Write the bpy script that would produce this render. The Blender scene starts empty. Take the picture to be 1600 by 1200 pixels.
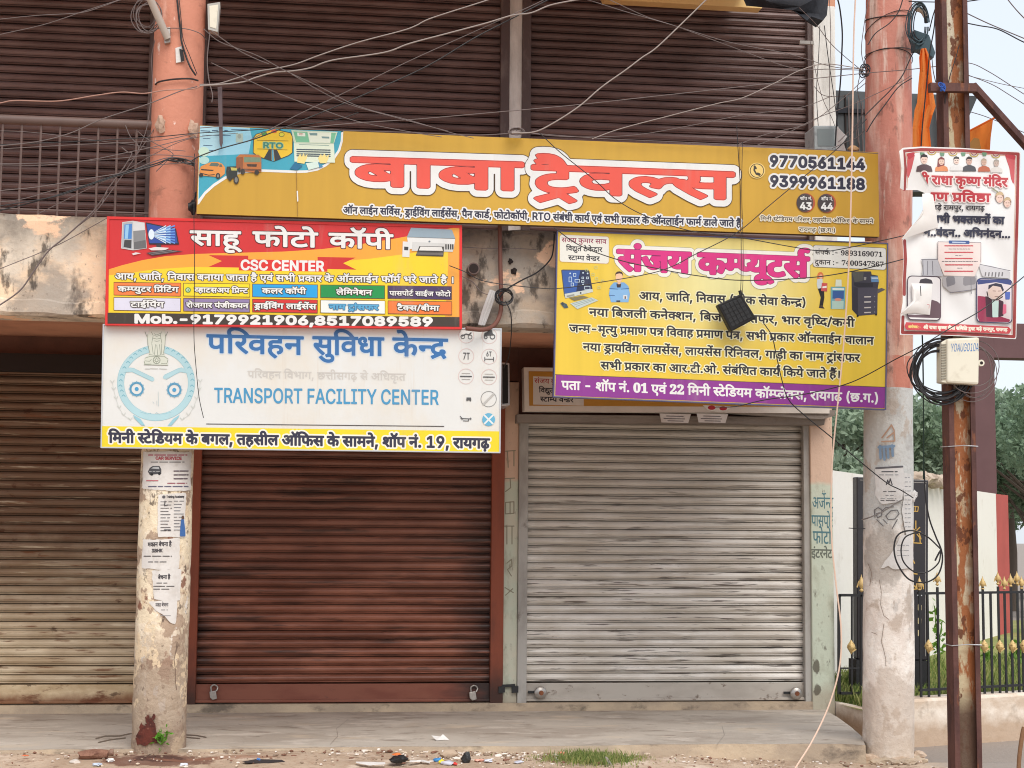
import bpy, bmesh, math, random
import numpy as np
from mathutils import Vector
random.seed(7); RNG = np.random.default_rng(7)
R = math.radians
scene = bpy.context.scene
COL = scene.collection

# ------------------------------------------------------------------ camera
FPX, YAW, PITCH, ROLL = 2450.0, R(7.1), R(5.43), 0.0085
CAM = np.array([0.0, -11.0, 1.6])
_F = np.array([math.sin(YAW)*math.cos(PITCH), math.cos(YAW)*math.cos(PITCH), math.sin(PITCH)])
_r = np.array([math.cos(YAW), -math.sin(YAW), 0.0]); _u = np.cross(_r, _F)
_X = _r*math.cos(ROLL) + _u*math.sin(ROLL); _Y = _u*math.cos(ROLL) - _r*math.sin(ROLL)
cd = bpy.data.cameras.new('camera'); cam = bpy.data.objects.new('camera', cd); COL.objects.link(cam)
cd.sensor_width = 36; cd.sensor_fit = 'HORIZONTAL'; cd.lens = FPX/1600*36
cd.clip_start = 0.1; cd.clip_end = 2000
from mathutils import Matrix
m = Matrix.Identity(4)
for i in range(3):
    m[i][0] = _X[i]; m[i][1] = _Y[i]; m[i][2] = -_F[i]; m[i][3] = CAM[i]
cam.matrix_world = m
scene.camera = cam

# ------------------------------------------------------------------ light: bright hazy overcast
SUN_EL, SUN_AZ = R(50), R(168)          # azimuth from north (+y) clockwise: veiled sun behind the photographer, a little right
world = bpy.data.worlds.new('World'); scene.world = world; world.use_nodes = True
wn = world.node_tree; wn.nodes.clear()
wo = wn.nodes.new('ShaderNodeOutputWorld'); wb = wn.nodes.new('ShaderNodeBackground')
sk = wn.nodes.new('ShaderNodeTexSky'); sk.sky_type = 'NISHITA'; sk.sun_disc = False
sk.sun_elevation = SUN_EL; sk.sun_rotation = SUN_AZ; sk.dust_density = 3.0; sk.air_density = 1.0; sk.ozone_density = 1.0
mx = wn.nodes.new('ShaderNodeMixRGB'); mx.inputs[0].default_value = 0.68; mx.inputs[2].default_value = (8.1, 8.6, 9.25, 1)
wn.links.new(sk.outputs[0], mx.inputs[1]); wn.links.new(mx.outputs[0], wb.inputs[0])
wb.inputs[1].default_value = 0.10
wn.links.new(wb.outputs[0], wo.inputs[0])
sd = bpy.data.lights.new('sun', 'SUN'); sun = bpy.data.objects.new('sun', sd); COL.objects.link(sun)
sd.energy = 1.55; sd.angle = R(40); sd.color = (1.0, 0.95, 0.87)
sv = Vector((math.sin(SUN_AZ)*math.cos(SUN_EL), math.cos(SUN_AZ)*math.cos(SUN_EL), math.sin(SUN_EL)))
sun.rotation_euler = sv.to_track_quat('Z', 'Y').to_euler()
scene.view_settings.view_transform = 'Standard'; scene.view_settings.look = 'None'
scene.view_settings.gamma = 1; scene.view_settings.use_curve_mapping = False
scene.view_settings.exposure = 0.5
scene.render.engine = 'CYCLES'
scene.cycles.use_denoising = True
scene.cycles.max_bounces = 6
scene.cycles.filter_width = 1.05

# ------------------------------------------------------------------ photo-ray helpers (place real things at real depth)
def P(px, py, y):
    d = FPX*_F + (px-800)*_X - (py-600)*_Y
    return CAM + d*((y-CAM[1])/d[1])
def PV(pts, y):
    """pixels (n,2) -> points on the vertical plane y (scalar or per-point)"""
    pts = np.asarray(pts, float)
    d = FPX*_F + (pts[:, :1]-800)*_X - (pts[:, 1:2]-600)*_Y
    return CAM + d*((np.asarray(y)-CAM[1])/d[:, 1])[:, None]
def G(px, py, z):
    d = FPX*_F + (px-800)*_X - (py-600)*_Y
    return CAM + d*((z-CAM[2])/d[2])

# ------------------------------------------------------------------ object helpers
def lin(c):
    r = []
    for v in c:
        v /= 255.0
        r.append(v/12.92 if v <= 0.04045 else ((v+0.055)/1.055)**2.4)
    return tuple(r)
def link(name, me, parent=None):
    o = bpy.data.objects.new(name, me); COL.objects.link(o)
    if parent is not None: o.parent = parent
    return o
def thing(name, label, cat, group=None, o=None):
    if o is None: o = bpy.data.objects.new(name, None); COL.objects.link(o); o.empty_display_size = .1
    o['label'] = label; o['category'] = cat
    if group: o['group'] = group
    return o
def at_loc(t, loc):
    """puts an Empty at its thing's base and keeps the children where they are"""
    t.location = Vector(loc)
def reparent(t):
    for c in t.children: c.matrix_parent_inverse = Matrix.Translation(-Vector(t.location))
class MB:
    """collects vertices and faces with material slots, links them as ONE mesh object"""
    def __init__(s): s.v = []; s.f = []; s.mi = []; s.mats = []; s.n = 0
    def slot(s, mat):
        if mat not in s.mats: s.mats.append(mat)
        return s.mats.index(mat)
    def add(s, verts, faces, mat):
        k = s.slot(mat)
        s.v.extend(tuple(map(float, p)) for p in verts)
        for f in faces: s.f.append(tuple(int(i)+s.n for i in f)); s.mi.append(k)
        s.n += len(verts)
    def box(s, lo, hi, mat):
        x0, y0, z0 = lo; x1, y1, z1 = hi
        v = [(x0,y0,z0),(x1,y0,z0),(x1,y1,z0),(x0,y1,z0),(x0,y0,z1),(x1,y0,z1),(x1,y1,z1),(x0,y1,z1)]
        s.add(v, [(0,3,2,1),(4,5,6,7),(0,1,5,4),(1,2,6,5),(2,3,7,6),(3,0,4,7)], mat)
    def slab(s, quad, depth, mat):
        """quad (front corners, 3d) pushed back by depth along +y"""
        q = [np.array(p) for p in quad]; n = len(q)
        v = q + [p+np.array((0, depth, 0)) for p in q]
        f = [tuple(range(n)), tuple(range(2*n-1, n-1, -1))] + [(i, i+n, (i+1) % n+n, (i+1) % n) for i in range(n)]
        s.add(v, f, mat)
    def beam(s, a, b, w, h, mat, up=(0,0,1)):
        a = Vector(a); b = Vector(b); d = (b-a).normalized(); upv = Vector(up)
        x = d.cross(upv)
        if x.length < 1e-4: x = d.cross(Vector((0,1,0)))
        x.normalize(); y = x.cross(d)
        v = []
        for p in (a, b):
            for i, j in ((-1,-1),(1,-1),(1,1),(-1,1)): v.append(p + x*(i*w/2) + y*(j*h/2))
        s.add(v, [(3,2,1,0),(4,5,6,7),(0,1,5,4),(1,2,6,5),(2,3,7,6),(3,0,4,7)], mat)
    def tube(s, pts, r, mat, sides=6, caps=True):
        pts = [Vector(p) for p in pts]; n = len(pts); base = None; V = []
        rr = r if hasattr(r, '__len__') else [r]*n
        up = Vector((0.12, 0.9, 0.35))
        for i, p in enumerate(pts):
            d = (pts[min(i+1, n-1)] - pts[max(i-1, 0)])
            if d.length < 1e-7: d = Vector((1,0,0))
            d.normalize(); x = up - d*up.dot(d)
            if x.length < 1e-3: x = Vector((0,0,1)) - d*d.z
            x.normalize(); up = x.copy(); y = d.cross(x)
            for k in range(sides):
                a = 2*math.pi*k/sides; V.append(p + (x*math.cos(a)+y*math.sin(a))*rr[i])
        F = []
        for i in range(n-1):
            for k in range(sides):
                k2 = (k+1) % sides
                F.append((i*sides+k, i*sides+k2, (i+1)*sides+k2, (i+1)*sides+k))
        if caps: F += [tuple(range(sides-1, -1, -1)), tuple(range((n-1)*sides, n*sides))]
        s.add(V, F, mat)
    def lathe(s, c, prof, mat, seg=32, axis='z'):
        V = []; n = len(prof)
        for r, z in prof:
            for k in range(seg):
                a = 2*math.pi*k/seg
                if axis == 'z': V.append((c[0]+r*math.cos(a), c[1]+r*math.sin(a), c[2]+z))
                else: V.append((c[0]+r*math.cos(a), c[1]+z, c[2]+r*math.sin(a)))
        F = []
        for i in range(n-1):
            for k in range(seg):
                k2 = (k+1) % seg; q = (i*seg+k, i*seg+k2, (i+1)*seg+k2, (i+1)*seg+k)
                F.append(q if axis == 'z' else q[::-1])
        F += [tuple(range(seg-1, -1, -1)), tuple(range((n-1)*seg, n*seg))]
        s.add(V, F, mat)
    def blob(s, c, rad, mat, seed=0, rough=.25, n=2):
        bm = bmesh.new(); bmesh.ops.create_icosphere(bm, subdivisions=n, radius=1)
        rg = random.Random(seed); ph = [rg.uniform(0, 6) for _ in range(6)]
        V = []
        for v in bm.verts:
            p = v.co; k = 1 + rough*(math.sin(3*p.x+ph[0])*math.sin(3*p.y+ph[1])+.6*math.sin(5*p.z+ph[2])*math.sin(4*p.x+ph[3]))
            V.append((c[0]+p.x*rad[0]*k, c[1]+p.y*rad[1]*k, c[2]+p.z*rad[2]*k))
        bm.verts.index_update()
        s.add(V, [tuple(v.index for v in f.verts) for f in bm.faces], mat); bm.free()
    def build(s, name, parent=None, smooth=False, bevel=0):
        me = bpy.data.meshes.new(name); me.from_pydata(s.v, [], s.f)
        for mt in s.mats: me.materials.append(mt)
        me.polygons.foreach_set('material_index', s.mi)
        me.update()
        if smooth:
            me.polygons.foreach_set('use_smooth', [True]*len(me.polygons)); me.set_sharp_from_angle(angle=R(48))
        o = link(name, me, parent)
        if bevel:
            b = o.modifiers.new('bevel', 'BEVEL'); b.width = bevel; b.segments = 2; b.limit_method = 'ANGLE'
        return o
def crom(pts, n=8):
    pts = [np.array(p, float) for p in pts]
    if len(pts) < 3:
        return [pts[0]+(pts[-1]-pts[0])*i/n for i in range(n+1)]
    q = [2*pts[0]-pts[1]]+pts+[2*pts[-1]-pts[-2]]; out = []
    for i in range(1, len(q)-2):
        a, b, c, d = q[i-1:i+3]
        for k in range(n):
            t = k/n
            out.append(.5*((2*b)+(c-a)*t+(2*a-5*b+4*c-d)*t*t+(3*b-a-3*c+d)*t**3))
    out.append(pts[-1]); return out

# ------------------------------------------------------------------ procedural materials
def mat(name, col, rough=.6, spec=.3, metal=0.0, layers=(), bump=0.0, bscale=30, bdetail=4, var=0.0, vscale=3, trans=0.0):
    """col sRGB 0-255; layers = (colour, (sx,sy,sz), lo, hi, detail, amount) noise stains, or ('z', colour, z0, z1, wobble, amount)"""
    mt = bpy.data.materials.new(name); mt.use_nodes = True
    N = mt.node_tree.nodes; L = mt.node_tree.links; b = N['Principled BSDF']
    b.inputs['Roughness'].default_value = rough; b.inputs['Specular IOR Level'].default_value = spec
    b.inputs['Metallic'].default_value = metal
    geo = N.new('ShaderNodeNewGeometry')
    rgb = N.new('ShaderNodeRGB'); rgb.outputs[0].default_value = (*lin(col), 1)
    cur = rgb.outputs[0]
    def noise(scale, detail=4, off=0):
        mp = N.new('ShaderNodeMapping'); L.new(geo.outputs['Position'], mp.inputs[0])
        mp.inputs['Scale'].default_value = scale if hasattr(scale, '__len__') else (scale,)*3
        mp.inputs['Location'].default_value = (off*3.7, off*1.3, off*2.1)
        nz = N.new('ShaderNodeTexNoise'); nz.inputs['Scale'].default_value = 1; nz.inputs['Detail'].default_value = detail
        nz.inputs['Roughness'].default_value = .62
        L.new(mp.outputs[0], nz.inputs['Vector']); return nz.outputs['Fac']
    def mixin(fac, c, amt):
        nonlocal cur
        m1 = N.new('ShaderNodeMath'); m1.operation = 'MULTIPLY'; m1.inputs[1].default_value = amt; L.new(fac, m1.inputs[0])
        mm = N.new('ShaderNodeMixRGB'); L.new(m1.outputs[0], mm.inputs[0]); L.new(cur, mm.inputs[1])
        mm.inputs[2].default_value = (*lin(c), 1); cur = mm.outputs[0]
    def mrange(src, lo, hi):
        mr = N.new('ShaderNodeMapRange'); mr.inputs[1].default_value = lo; mr.inputs[2].default_value = hi
        L.new(src, mr.inputs[0]); return mr.outputs[0]
    for i, ly in enumerate(layers):
        if ly[0] == 'z':
            _, c, z0, z1, wob, amt = ly
            sx = N.new('ShaderNodeSeparateXYZ'); L.new(geo.outputs['Position'], sx.inputs[0])
            nz = noise((6, 6, 5), 6, i+1)
            ma = N.new('ShaderNodeMath'); ma.operation = 'MULTIPLY_ADD'; ma.inputs[1].default_value = wob
            L.new(nz, ma.inputs[0]); L.new(sx.outputs['Z'], ma.inputs[2])
            mixin(mrange(ma.outputs[0], z0+wob*.5, z1+wob*.5), c, amt)
        elif ly[0] == 'x':
            _, c, z0, z1, wob, amt = ly
            sx = N.new('ShaderNodeSeparateXYZ'); L.new(geo.outputs['Position'], sx.inputs[0])
            nz = noise((3, 3, 14), 5, i+1)
            ma = N.new('ShaderNodeMath'); ma.operation = 'MULTIPLY_ADD'; ma.inputs[1].default_value = wob
            L.new(nz, ma.inputs[0]); L.new(sx.outputs['X'], ma.inputs[2])
            mixin(mrange(ma.outputs[0], z0+wob*.5, z1+wob*.5), c, amt)
        elif ly[0] == 'spot':
            _, c, ctr, rad, wob, amt = ly
            vs = N.new('ShaderNodeVectorMath'); vs.operation = 'SUBTRACT'; vs.inputs[1].default_value = ctr; L.new(geo.outputs['Position'], vs.inputs[0])
            vd = N.new('ShaderNodeVectorMath'); vd.operation = 'DIVIDE'; vd.inputs[1].default_value = rad; L.new(vs.outputs[0], vd.inputs[0])
            vl = N.new('ShaderNodeVectorMath'); vl.operation = 'LENGTH'; L.new(vd.outputs[0], vl.inputs[0])
            ma = N.new('ShaderNodeMath'); ma.operation = 'MULTIPLY_ADD'; ma.inputs[1].default_value = wob; L.new(noise((9, 9, 9), 8, i+1), ma.inputs[0]); L.new(vl.outputs['Value'], ma.inputs[2])
            mixin(mrange(ma.outputs[0], 1+wob*.5, .8+wob*.5), c, amt)
        elif ly[0] == 'slat':
            _, c, z0, pitch, lo, hi, amt = ly
            sx = N.new('ShaderNodeSeparateXYZ'); L.new(geo.outputs['Position'], sx.inputs[0])
            ma = N.new('ShaderNodeMath'); ma.operation = 'SUBTRACT'; ma.inputs[1].default_value = z0; L.new(sx.outputs['Z'], ma.inputs[0])
            md = N.new('ShaderNodeMath'); md.operation = 'DIVIDE'; md.inputs[1].default_value = pitch; L.new(ma.outputs[0], md.inputs[0])
            mf = N.new('ShaderNodeMath'); mf.operation = 'FLOOR'; L.new(md.outputs[0], mf.inputs[0])
            cx = N.new('ShaderNodeCombineXYZ'); L.new(mf.outputs[0], cx.inputs['Z'])
            mx_ = N.new('ShaderNodeMath'); mx_.operation = 'MULTIPLY'; mx_.inputs[1].default_value = 1.6; L.new(sx.outputs['X'], mx_.inputs[0]); L.new(mx_.outputs[0], cx.inputs['X'])
            mz = N.new('ShaderNodeVectorMath'); mz.operation = 'MULTIPLY'; mz.inputs[1].default_value = (1, 1, 7.31); L.new(cx.outputs[0], mz.inputs[0])
            nz = N.new('ShaderNodeTexNoise'); nz.inputs['Scale'].default_value = 1; nz.inputs['Detail'].default_value = 3; L.new(mz.outputs[0], nz.inputs['Vector'])
            mixin(mrange(nz.outputs['Fac'], lo, hi), c, amt)
        else:
            c, scl, lo, hi, det, amt = ly
            mixin(mrange(noise(scl, det, i+1), lo, hi), c, amt)
    if var:
        h = N.new('ShaderNodeHueSaturation'); L.new(cur, h.inputs['Color'])
        mr = N.new('ShaderNodeMapRange'); mr.inputs[1].default_value = .3; mr.inputs[2].default_value = .7
        mr.inputs[3].default_value = 1-var; mr.inputs[4].default_value = 1+var
        L.new(noise(vscale, 5, 9), mr.inputs[0]); L.new(mr.outputs[0], h.inputs['Value']); cur = h.outputs[0]
    L.new(cur, b.inputs['Base Color'])
    if bump:
        bp = N.new('ShaderNodeBump'); bp.inputs['Strength'].default_value = min(1, bump); bp.inputs['Distance'].default_value = .02
        L.new(noise(bscale, bdetail, 5), bp.inputs['Height']); L.new(bp.outputs[0], b.inputs['Normal'])
    if trans:
        tr = N.new('ShaderNodeBsdfTranslucent'); L.new(cur, tr.inputs[0])
        ms = N.new('ShaderNodeMixShader'); ms.inputs[0].default_value = trans
        L.new(b.outputs[0], ms.inputs[1]); L.new(tr.outputs[0], ms.inputs[2]); L.new(ms.outputs[0], N['Material Output'].inputs[0])
    return mt
_ink = {}
def ink(r, g, b):
    """printed colour on a flex sheet: slightly uneven and dusty"""
    k = (r, g, b)
    if k not in _ink:
        _ink[k] = mat('print_%02x%02x%02x' % k, tuple(v*.925+4 for v in k), rough=.4, spec=.4, var=.06, vscale=(2.2, 2.2, 1.2),
                      layers=[((170, 160, 148), (8, 8, .9), .56, .74, 7, .22), ((130, 118, 106), (40, 40, 30), .66, .74, 4, .25)], bump=.28, bscale=(4, 4, 1.1), bdetail=3)
    return _ink[k]

# ------------------------------------------------------------------ lettering: glyph outlines -> distance field -> flat printed shapes
_GD = [1,44,310,-10,-93,13,-49,20,-38,25,-46,54,-19,52,-4,30,95,0,8,-34,32,-43,40,-23,36,-9,68,-2,73,26,35,33,11,21,9,53,-8,49,-25,44,-19,17,-46,25,-53,10,-91,1,0,74,184,220,-313,0,0,82,435,0,0,-68,-229,-264,0,15,87,-3,50,-16,42,-25,33,-32,
28,-45,16,-55,2,-30,-2,-30,-17,-56,-43,-61,-38,-28,-45,-22,-50,-13,3,25,88,0,0,728,258,0,56,-5,49,-12,64,-40,30,-39,18,-46,6,-51,-7,-56,-9,-22,-27,-35,-45,-29,-31,-11,0,-7,46,-11,44,-29,35,-44,13,-29,7,-32,1,-63,-12,-49,-26,-44,-64,
-48,-76,-22,13,181,82,203,1,52,11,36,21,20,23,12,27,4,30,-4,35,-28,51,-39,31,-24,10,-57,8,-175,0,14,181,408,160,0,37,4,34,12,19,11,31,32,14,30,4,36,-3,30,-11,26,-18,24,-43,24,-61,9,-163,0,1,12,88,0,0,728,93,0,0,-315,381,0,0,315,93,
0,0,-728,-93,0,0,331,-381,0,0,-331,3,5,151,208,0,99,100,127,271,294,122,0,5,88,0,0,728,93,0,0,-249,0,-479,4,534,0,-263,370,58,72,315,-442,2,8,59,148,0,76,290,504,91,0,-283,-493,0,-6,432,0,0,-81,4,402,0,0,454,88,0,0,-454,2,31,324,-10,
-51,5,-47,15,-60,39,-31,36,-23,44,-14,48,-5,54,5,53,17,57,46,89,200,298,100,0,-243,-355,-9,0,29,37,43,27,27,7,60,1,58,-14,44,-24,32,-29,26,-36,20,-55,7,-63,-5,-52,-14,-47,-24,-42,-31,-35,-65,-41,-59,-15,20,324,70,52,9,22,11,37,33,24,
46,8,55,-8,56,-24,45,-37,33,-22,11,-52,8,-52,-8,-42,-25,-31,-39,-10,-24,-8,-55,8,-56,24,-47,37,-33,22,-11,1,8,48,646,0,82,550,0,0,-82,-228,0,0,-646,-93,0,0,646,1,7,139,0,323,646,-373,0,0,82,470,0,0,-87,-323,-641,2,31,324,737,51,-5,
47,-14,60,-40,31,-36,23,-43,14,-49,5,-53,-5,-54,-17,-56,-46,-90,-200,-297,-100,0,243,355,9,0,-29,-37,-20,-16,-50,-19,-60,-1,-58,14,-44,24,-32,30,-26,36,-20,54,-7,64,5,52,14,47,38,60,35,31,47,26,29,10,20,324,658,-51,-9,-43,-26,-31,-40,
-10,-24,-8,-55,8,-56,24,-46,17,-18,43,-25,51,-9,27,2,47,17,37,33,24,45,8,55,-2,29,-16,52,-31,40,-42,26,2,4,110,0,0,78,450,0,0,-78,8,396,728,0,-728,-91,0,0,642,-5,0,-176,-131,0,100,158,117,3,43,324,-10,-83,10,-47,16,-42,24,-33,31,-27,
41,-10,26,-8,55,8,59,25,51,17,22,42,35,50,18,-67,42,-31,44,-10,25,-7,55,1,27,15,50,28,43,63,48,54,19,62,6,60,-6,54,-19,45,-30,47,-61,15,-50,1,-27,-7,-55,-10,-25,-31,-44,-66,-42,49,-18,60,-57,24,-51,9,-59,-2,-28,-16,-53,-28,-41,-33,
-31,-65,-33,-50,-13,18,324,71,58,7,65,35,29,49,5,36,-9,50,-27,41,-41,30,-24,10,-56,7,-57,-7,-25,-10,-41,-30,-26,-41,-9,-50,4,-36,29,-49,65,-35,17,324,414,36,4,51,23,28,32,13,30,5,34,-17,64,-20,23,-59,30,-37,3,-38,-3,-59,-30,-20,-23,
-17,-64,5,-34,25,-48,34,-26,2,30,324,-10,-51,5,-46,15,-41,24,-50,54,-26,47,-20,55,-13,64,-8,109,8,110,13,63,20,56,27,47,50,54,40,25,46,14,51,5,51,-5,46,-14,41,-25,50,-54,37,-74,17,-60,13,-142,-13,-142,-27,-86,-26,-47,-50,-54,-41,-24,
-46,-15,24,324,71,26,2,45,18,34,30,24,37,25,75,12,130,-12,132,-25,74,-24,38,-34,30,-45,18,-26,2,-25,-2,-46,-18,-46,-48,-21,-42,-15,-52,-13,-132,13,-130,15,-52,21,-43,46,-47,46,-18,1,45,315,-10,-88,14,-72,41,-49,62,-19,77,90,0,7,-31,
15,-27,49,-40,32,-11,35,-3,55,9,45,27,33,41,11,25,8,57,-9,58,-11,26,-34,42,-47,28,-56,10,-69,-11,-31,-12,-25,-16,-87,11,43,361,383,0,0,-82,-305,0,-25,-212,61,30,35,9,69,1,60,-16,57,-35,31,-33,34,-60,15,-63,1,-62,-10,-51,-20,-46,-29,
-40,-37,-33,-43,-25,-49,-15,1,54,382,-10,-60,5,-81,27,-70,48,-38,43,-32,51,-23,60,-14,66,-3,111,9,70,19,63,27,56,35,47,42,39,48,30,81,26,60,5,54,-4,51,-12,68,-32,56,-49,29,-41,22,-47,14,-53,-93,0,-15,46,-40,53,-46,31,-65,20,-60,1,-71,
-20,-55,-37,-50,-72,-23,-72,-8,-86,3,-58,11,-53,28,-66,40,-51,54,-38,71,-20,60,2,65,20,46,30,40,54,15,46,93,0,-14,-53,-22,-47,-29,-40,-36,-35,-41,-27,-47,-20,-51,-13,2,11,25,0,265,728,107,0,268,-728,-98,0,-162,453,-62,201,-9,30,18,
0,-39,-133,-189,-551,4,158,203,0,81,374,0,0,-81,2,29,88,0,0,728,312,-5,77,-25,56,-42,25,-37,20,-55,7,-61,-7,-61,-20,-54,-25,-36,-35,-30,-44,-22,-84,-17,-230,-1,0,83,193,0,67,7,47,22,17,16,25,53,4,40,-7,53,-22,42,-17,17,-48,23,-31,6,
-187,2,0,-646,4,506,0,-176,328,105,0,178,-328,1,65,321,-13,-87,9,-50,17,-42,23,-34,30,-29,42,-11,25,-11,57,95,0,14,-48,31,-35,44,-24,52,-11,60,0,56,14,46,28,29,38,11,48,-5,32,-15,25,-23,20,-52,25,-166,50,-49,21,-59,41,-18,20,-23,45,
-8,54,8,57,40,68,34,30,41,24,48,16,52,8,55,0,52,-8,47,-16,41,-23,33,-29,27,-40,11,-24,9,-52,-91,0,-15,47,-35,35,-50,22,-90,6,-52,-14,-55,-42,-15,-29,-5,-32,6,-34,18,-27,36,-27,51,-21,166,-50,67,-36,53,-58,12,-25,9,-61,-17,-83,-28,-43,
-33,-31,-43,-26,-51,-18,1,12,88,0,0,728,443,0,0,-82,-350,0,0,-238,326,0,0,-82,-326,0,0,-244,355,0,0,-82,1,10,293,0,-268,728,98,0,194,-553,39,-131,-18,0,71,232,157,452,99,0,-265,-728,1,12,45,0,0,82,129,0,0,564,-129,0,0,82,351,0,0,-82,
-129,0,0,-564,129,0,0,-82,1,16,88,0,0,728,109,0,309,-486,89,-166,-13,0,-8,117,-1,535,93,0,0,-728,-111,0,-276,433,-124,216,17,0,7,-143,2,-506,1,21,88,0,0,728,132,0,186,-478,56,-183,-20,0,41,134,200,527,132,0,0,-728,-91,0,4,655,8,0,-74,
-220,-170,-435,-81,0,-165,416,-83,239,9,0,2,-59,2,-596,2,29,299,-12,-56,6,-51,17,-41,25,-32,30,-26,36,-22,46,-15,58,-5,64,3,54,18,73,47,78,32,30,41,25,51,17,56,6,57,-6,51,-17,41,-25,32,-30,38,-56,17,-45,14,-104,-5,-64,-15,-58,-49,-82,
-32,-30,-41,-25,-51,-17,18,299,67,65,12,43,31,36,60,17,100,-17,100,-36,60,-43,31,-65,13,-64,-13,-26,-15,-30,-33,-22,-42,-9,-32,-8,-69,17,-100,36,-60,42,-31,2,26,331,-12,-33,2,-51,16,-28,19,-47,59,-10,0,0,-84,-85,0,0,728,88,0,0,-270,
7,0,46,58,51,29,28,6,60,0,72,-20,41,-27,35,-37,38,-72,17,-90,-3,-99,-25,-85,-43,-66,-60,-45,-46,-16,20,317,67,61,12,25,15,30,33,29,66,10,79,-7,71,-31,73,-30,31,-25,15,-62,12,-60,-11,-24,-14,-30,-31,-29,-63,-10,-83,10,-82,29,-66,31,
-31,24,-14,1,16,136,-6,-25,4,-21,15,-15,21,-5,26,5,25,15,21,21,15,25,4,26,-4,21,-15,14,-21,5,-25,-5,-26,-14,-21,-21,-15,1,4,482,351,0,-81,-319,0,0,81,1,34,92,0,0,67,295,322,44,60,21,51,4,33,-5,36,-27,47,-35,26,-70,15,-39,-4,-52,-26,
-28,-34,-13,-34,-4,-38,-89,0,8,61,22,52,27,36,54,40,55,21,61,6,62,-6,53,-21,37,-24,42,-49,21,-48,7,-55,-14,-77,-33,-61,-59,-76,-217,-238,336,0,0,-82,1,4,53,-175,43,277,100,0,-76,-277,2,32,383,-10,-60,5,-56,15,-50,25,-66,55,-35,47,-38,
87,-14,66,-4,73,4,74,14,66,38,87,35,47,42,39,48,30,54,20,88,11,88,-11,53,-20,48,-30,42,-39,35,-47,38,-87,13,-66,5,-74,-5,-73,-13,-66,-38,-87,-35,-47,-65,-55,-51,-25,-55,-15,27,383,76,50,5,46,16,38,24,44,46,23,39,17,46,14,111,-14,112,
-40,86,-44,46,-38,23,-46,16,-50,5,-51,-5,-46,-16,-38,-24,-31,-29,-46,-78,-18,-77,-3,-59,3,-58,18,-76,46,-79,31,-29,38,-24,46,-16,1,27,88,0,0,728,312,-5,77,-26,56,-45,25,-39,20,-55,7,-62,-7,-62,-20,-56,-25,-38,-56,-46,-49,-20,-58,-10,
-209,-1,0,82,208,2,31,7,47,25,30,40,16,77,-16,77,-30,39,-21,14,-58,18,-187,2,0,-646,1,10,88,0,0,728,440,0,0,-82,-347,0,0,-250,314,0,0,-82,-314,0,0,-314,1,6,88,0,0,728,93,0,0,-646,337,0,0,-82,1,12,293,0,0,298,-268,430,108,0,197,-330,
29,-71,-37,0,52,116,172,285,107,0,-267,-430,0,-298,1,18,77,0,0,546,85,0,0,-84,6,0,36,53,45,28,29,8,67,2,9,-1,0,-88,-53,5,-37,-4,-52,-25,-29,-33,-14,-30,-4,-35,0,-342,2,40,230,-13,-33,2,-61,18,-54,39,-27,45,-8,30,-3,34,8,55,24,40,57,
38,85,22,145,20,19,7,11,12,3,20,-12,58,-38,36,-64,13,-36,-3,-56,-23,-20,-17,-26,-37,-84,27,39,63,42,32,82,30,57,5,62,-7,46,-14,42,-27,18,-19,24,-45,11,-51,1,-390,-86,0,0,74,-6,0,-30,-39,-23,-19,-53,-23,15,245,65,58,8,25,11,37,30,27,
51,4,108,-23,-12,-64,-12,-116,-21,-25,-11,-32,-38,-4,-28,4,-26,11,-21,40,-29,2,4,77,0,0,546,88,0,0,-546,15,122,635,-24,5,-19,12,-14,19,-4,22,4,23,14,19,19,12,24,4,23,-4,20,-12,14,-19,4,-23,-4,-22,-14,-19,1,28,165,327,0,-327,-88,0,0,
546,85,0,0,-132,-12,0,23,53,30,40,42,28,54,16,65,-1,62,-20,37,-28,27,-40,18,-52,6,-63,0,-347,-88,0,-2,369,-6,27,-25,42,-18,16,-45,17,-64,-2,-34,-12,-49,-50,-16,-50,2,42,298,-216,-81,9,-51,18,-46,29,-46,56,71,45,49,-52,49,-22,87,-4,
53,15,41,32,22,49,2,141,-8,0,-47,-57,-28,-18,-51,-14,-65,0,-58,15,-47,27,-35,34,-28,43,-25,81,-4,97,18,88,23,50,31,41,39,32,44,21,50,11,59,0,28,-6,51,-28,47,-59,9,0,0,88,85,0,0,-560,-8,-64,-24,-51,-46,-45,-67,-30,20,296,87,59,10,46,
30,31,48,15,65,2,37,-7,72,-32,70,-30,30,-24,14,-60,11,-62,-12,-25,-14,-30,-32,-31,-70,-8,-69,8,-69,23,-56,18,-23,46,-31,1,42,299,-12,-56,6,-74,29,-50,43,-26,36,-31,74,-10,61,2,87,18,73,47,78,50,43,48,22,82,13,39,-3,59,-15,60,-36,31,
-33,33,-64,-85,-24,-7,20,-25,35,-34,25,-45,14,-60,-1,-56,-25,-30,-33,-22,-42,-17,-101,8,-69,19,-53,42,-53,26,-16,30,-9,61,-1,24,5,40,21,30,32,18,40,84,-23,-32,-66,-50,-48,-65,-31,2,25,282,-12,-76,13,-64,37,-49,59,-32,79,-10,95,10,96,
32,78,31,42,38,32,68,28,85,4,52,-16,27,-19,46,-58,7,0,0,270,88,0,0,-728,-85,0,0,84,-10,0,-47,-59,-28,-19,-23,-10,19,295,67,59,12,41,28,36,59,16,77,-3,86,-23,71,-42,49,-52,22,-65,0,-28,-9,-41,-29,-36,-58,-15,-66,2,-91,13,-49,22,-42,
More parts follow.
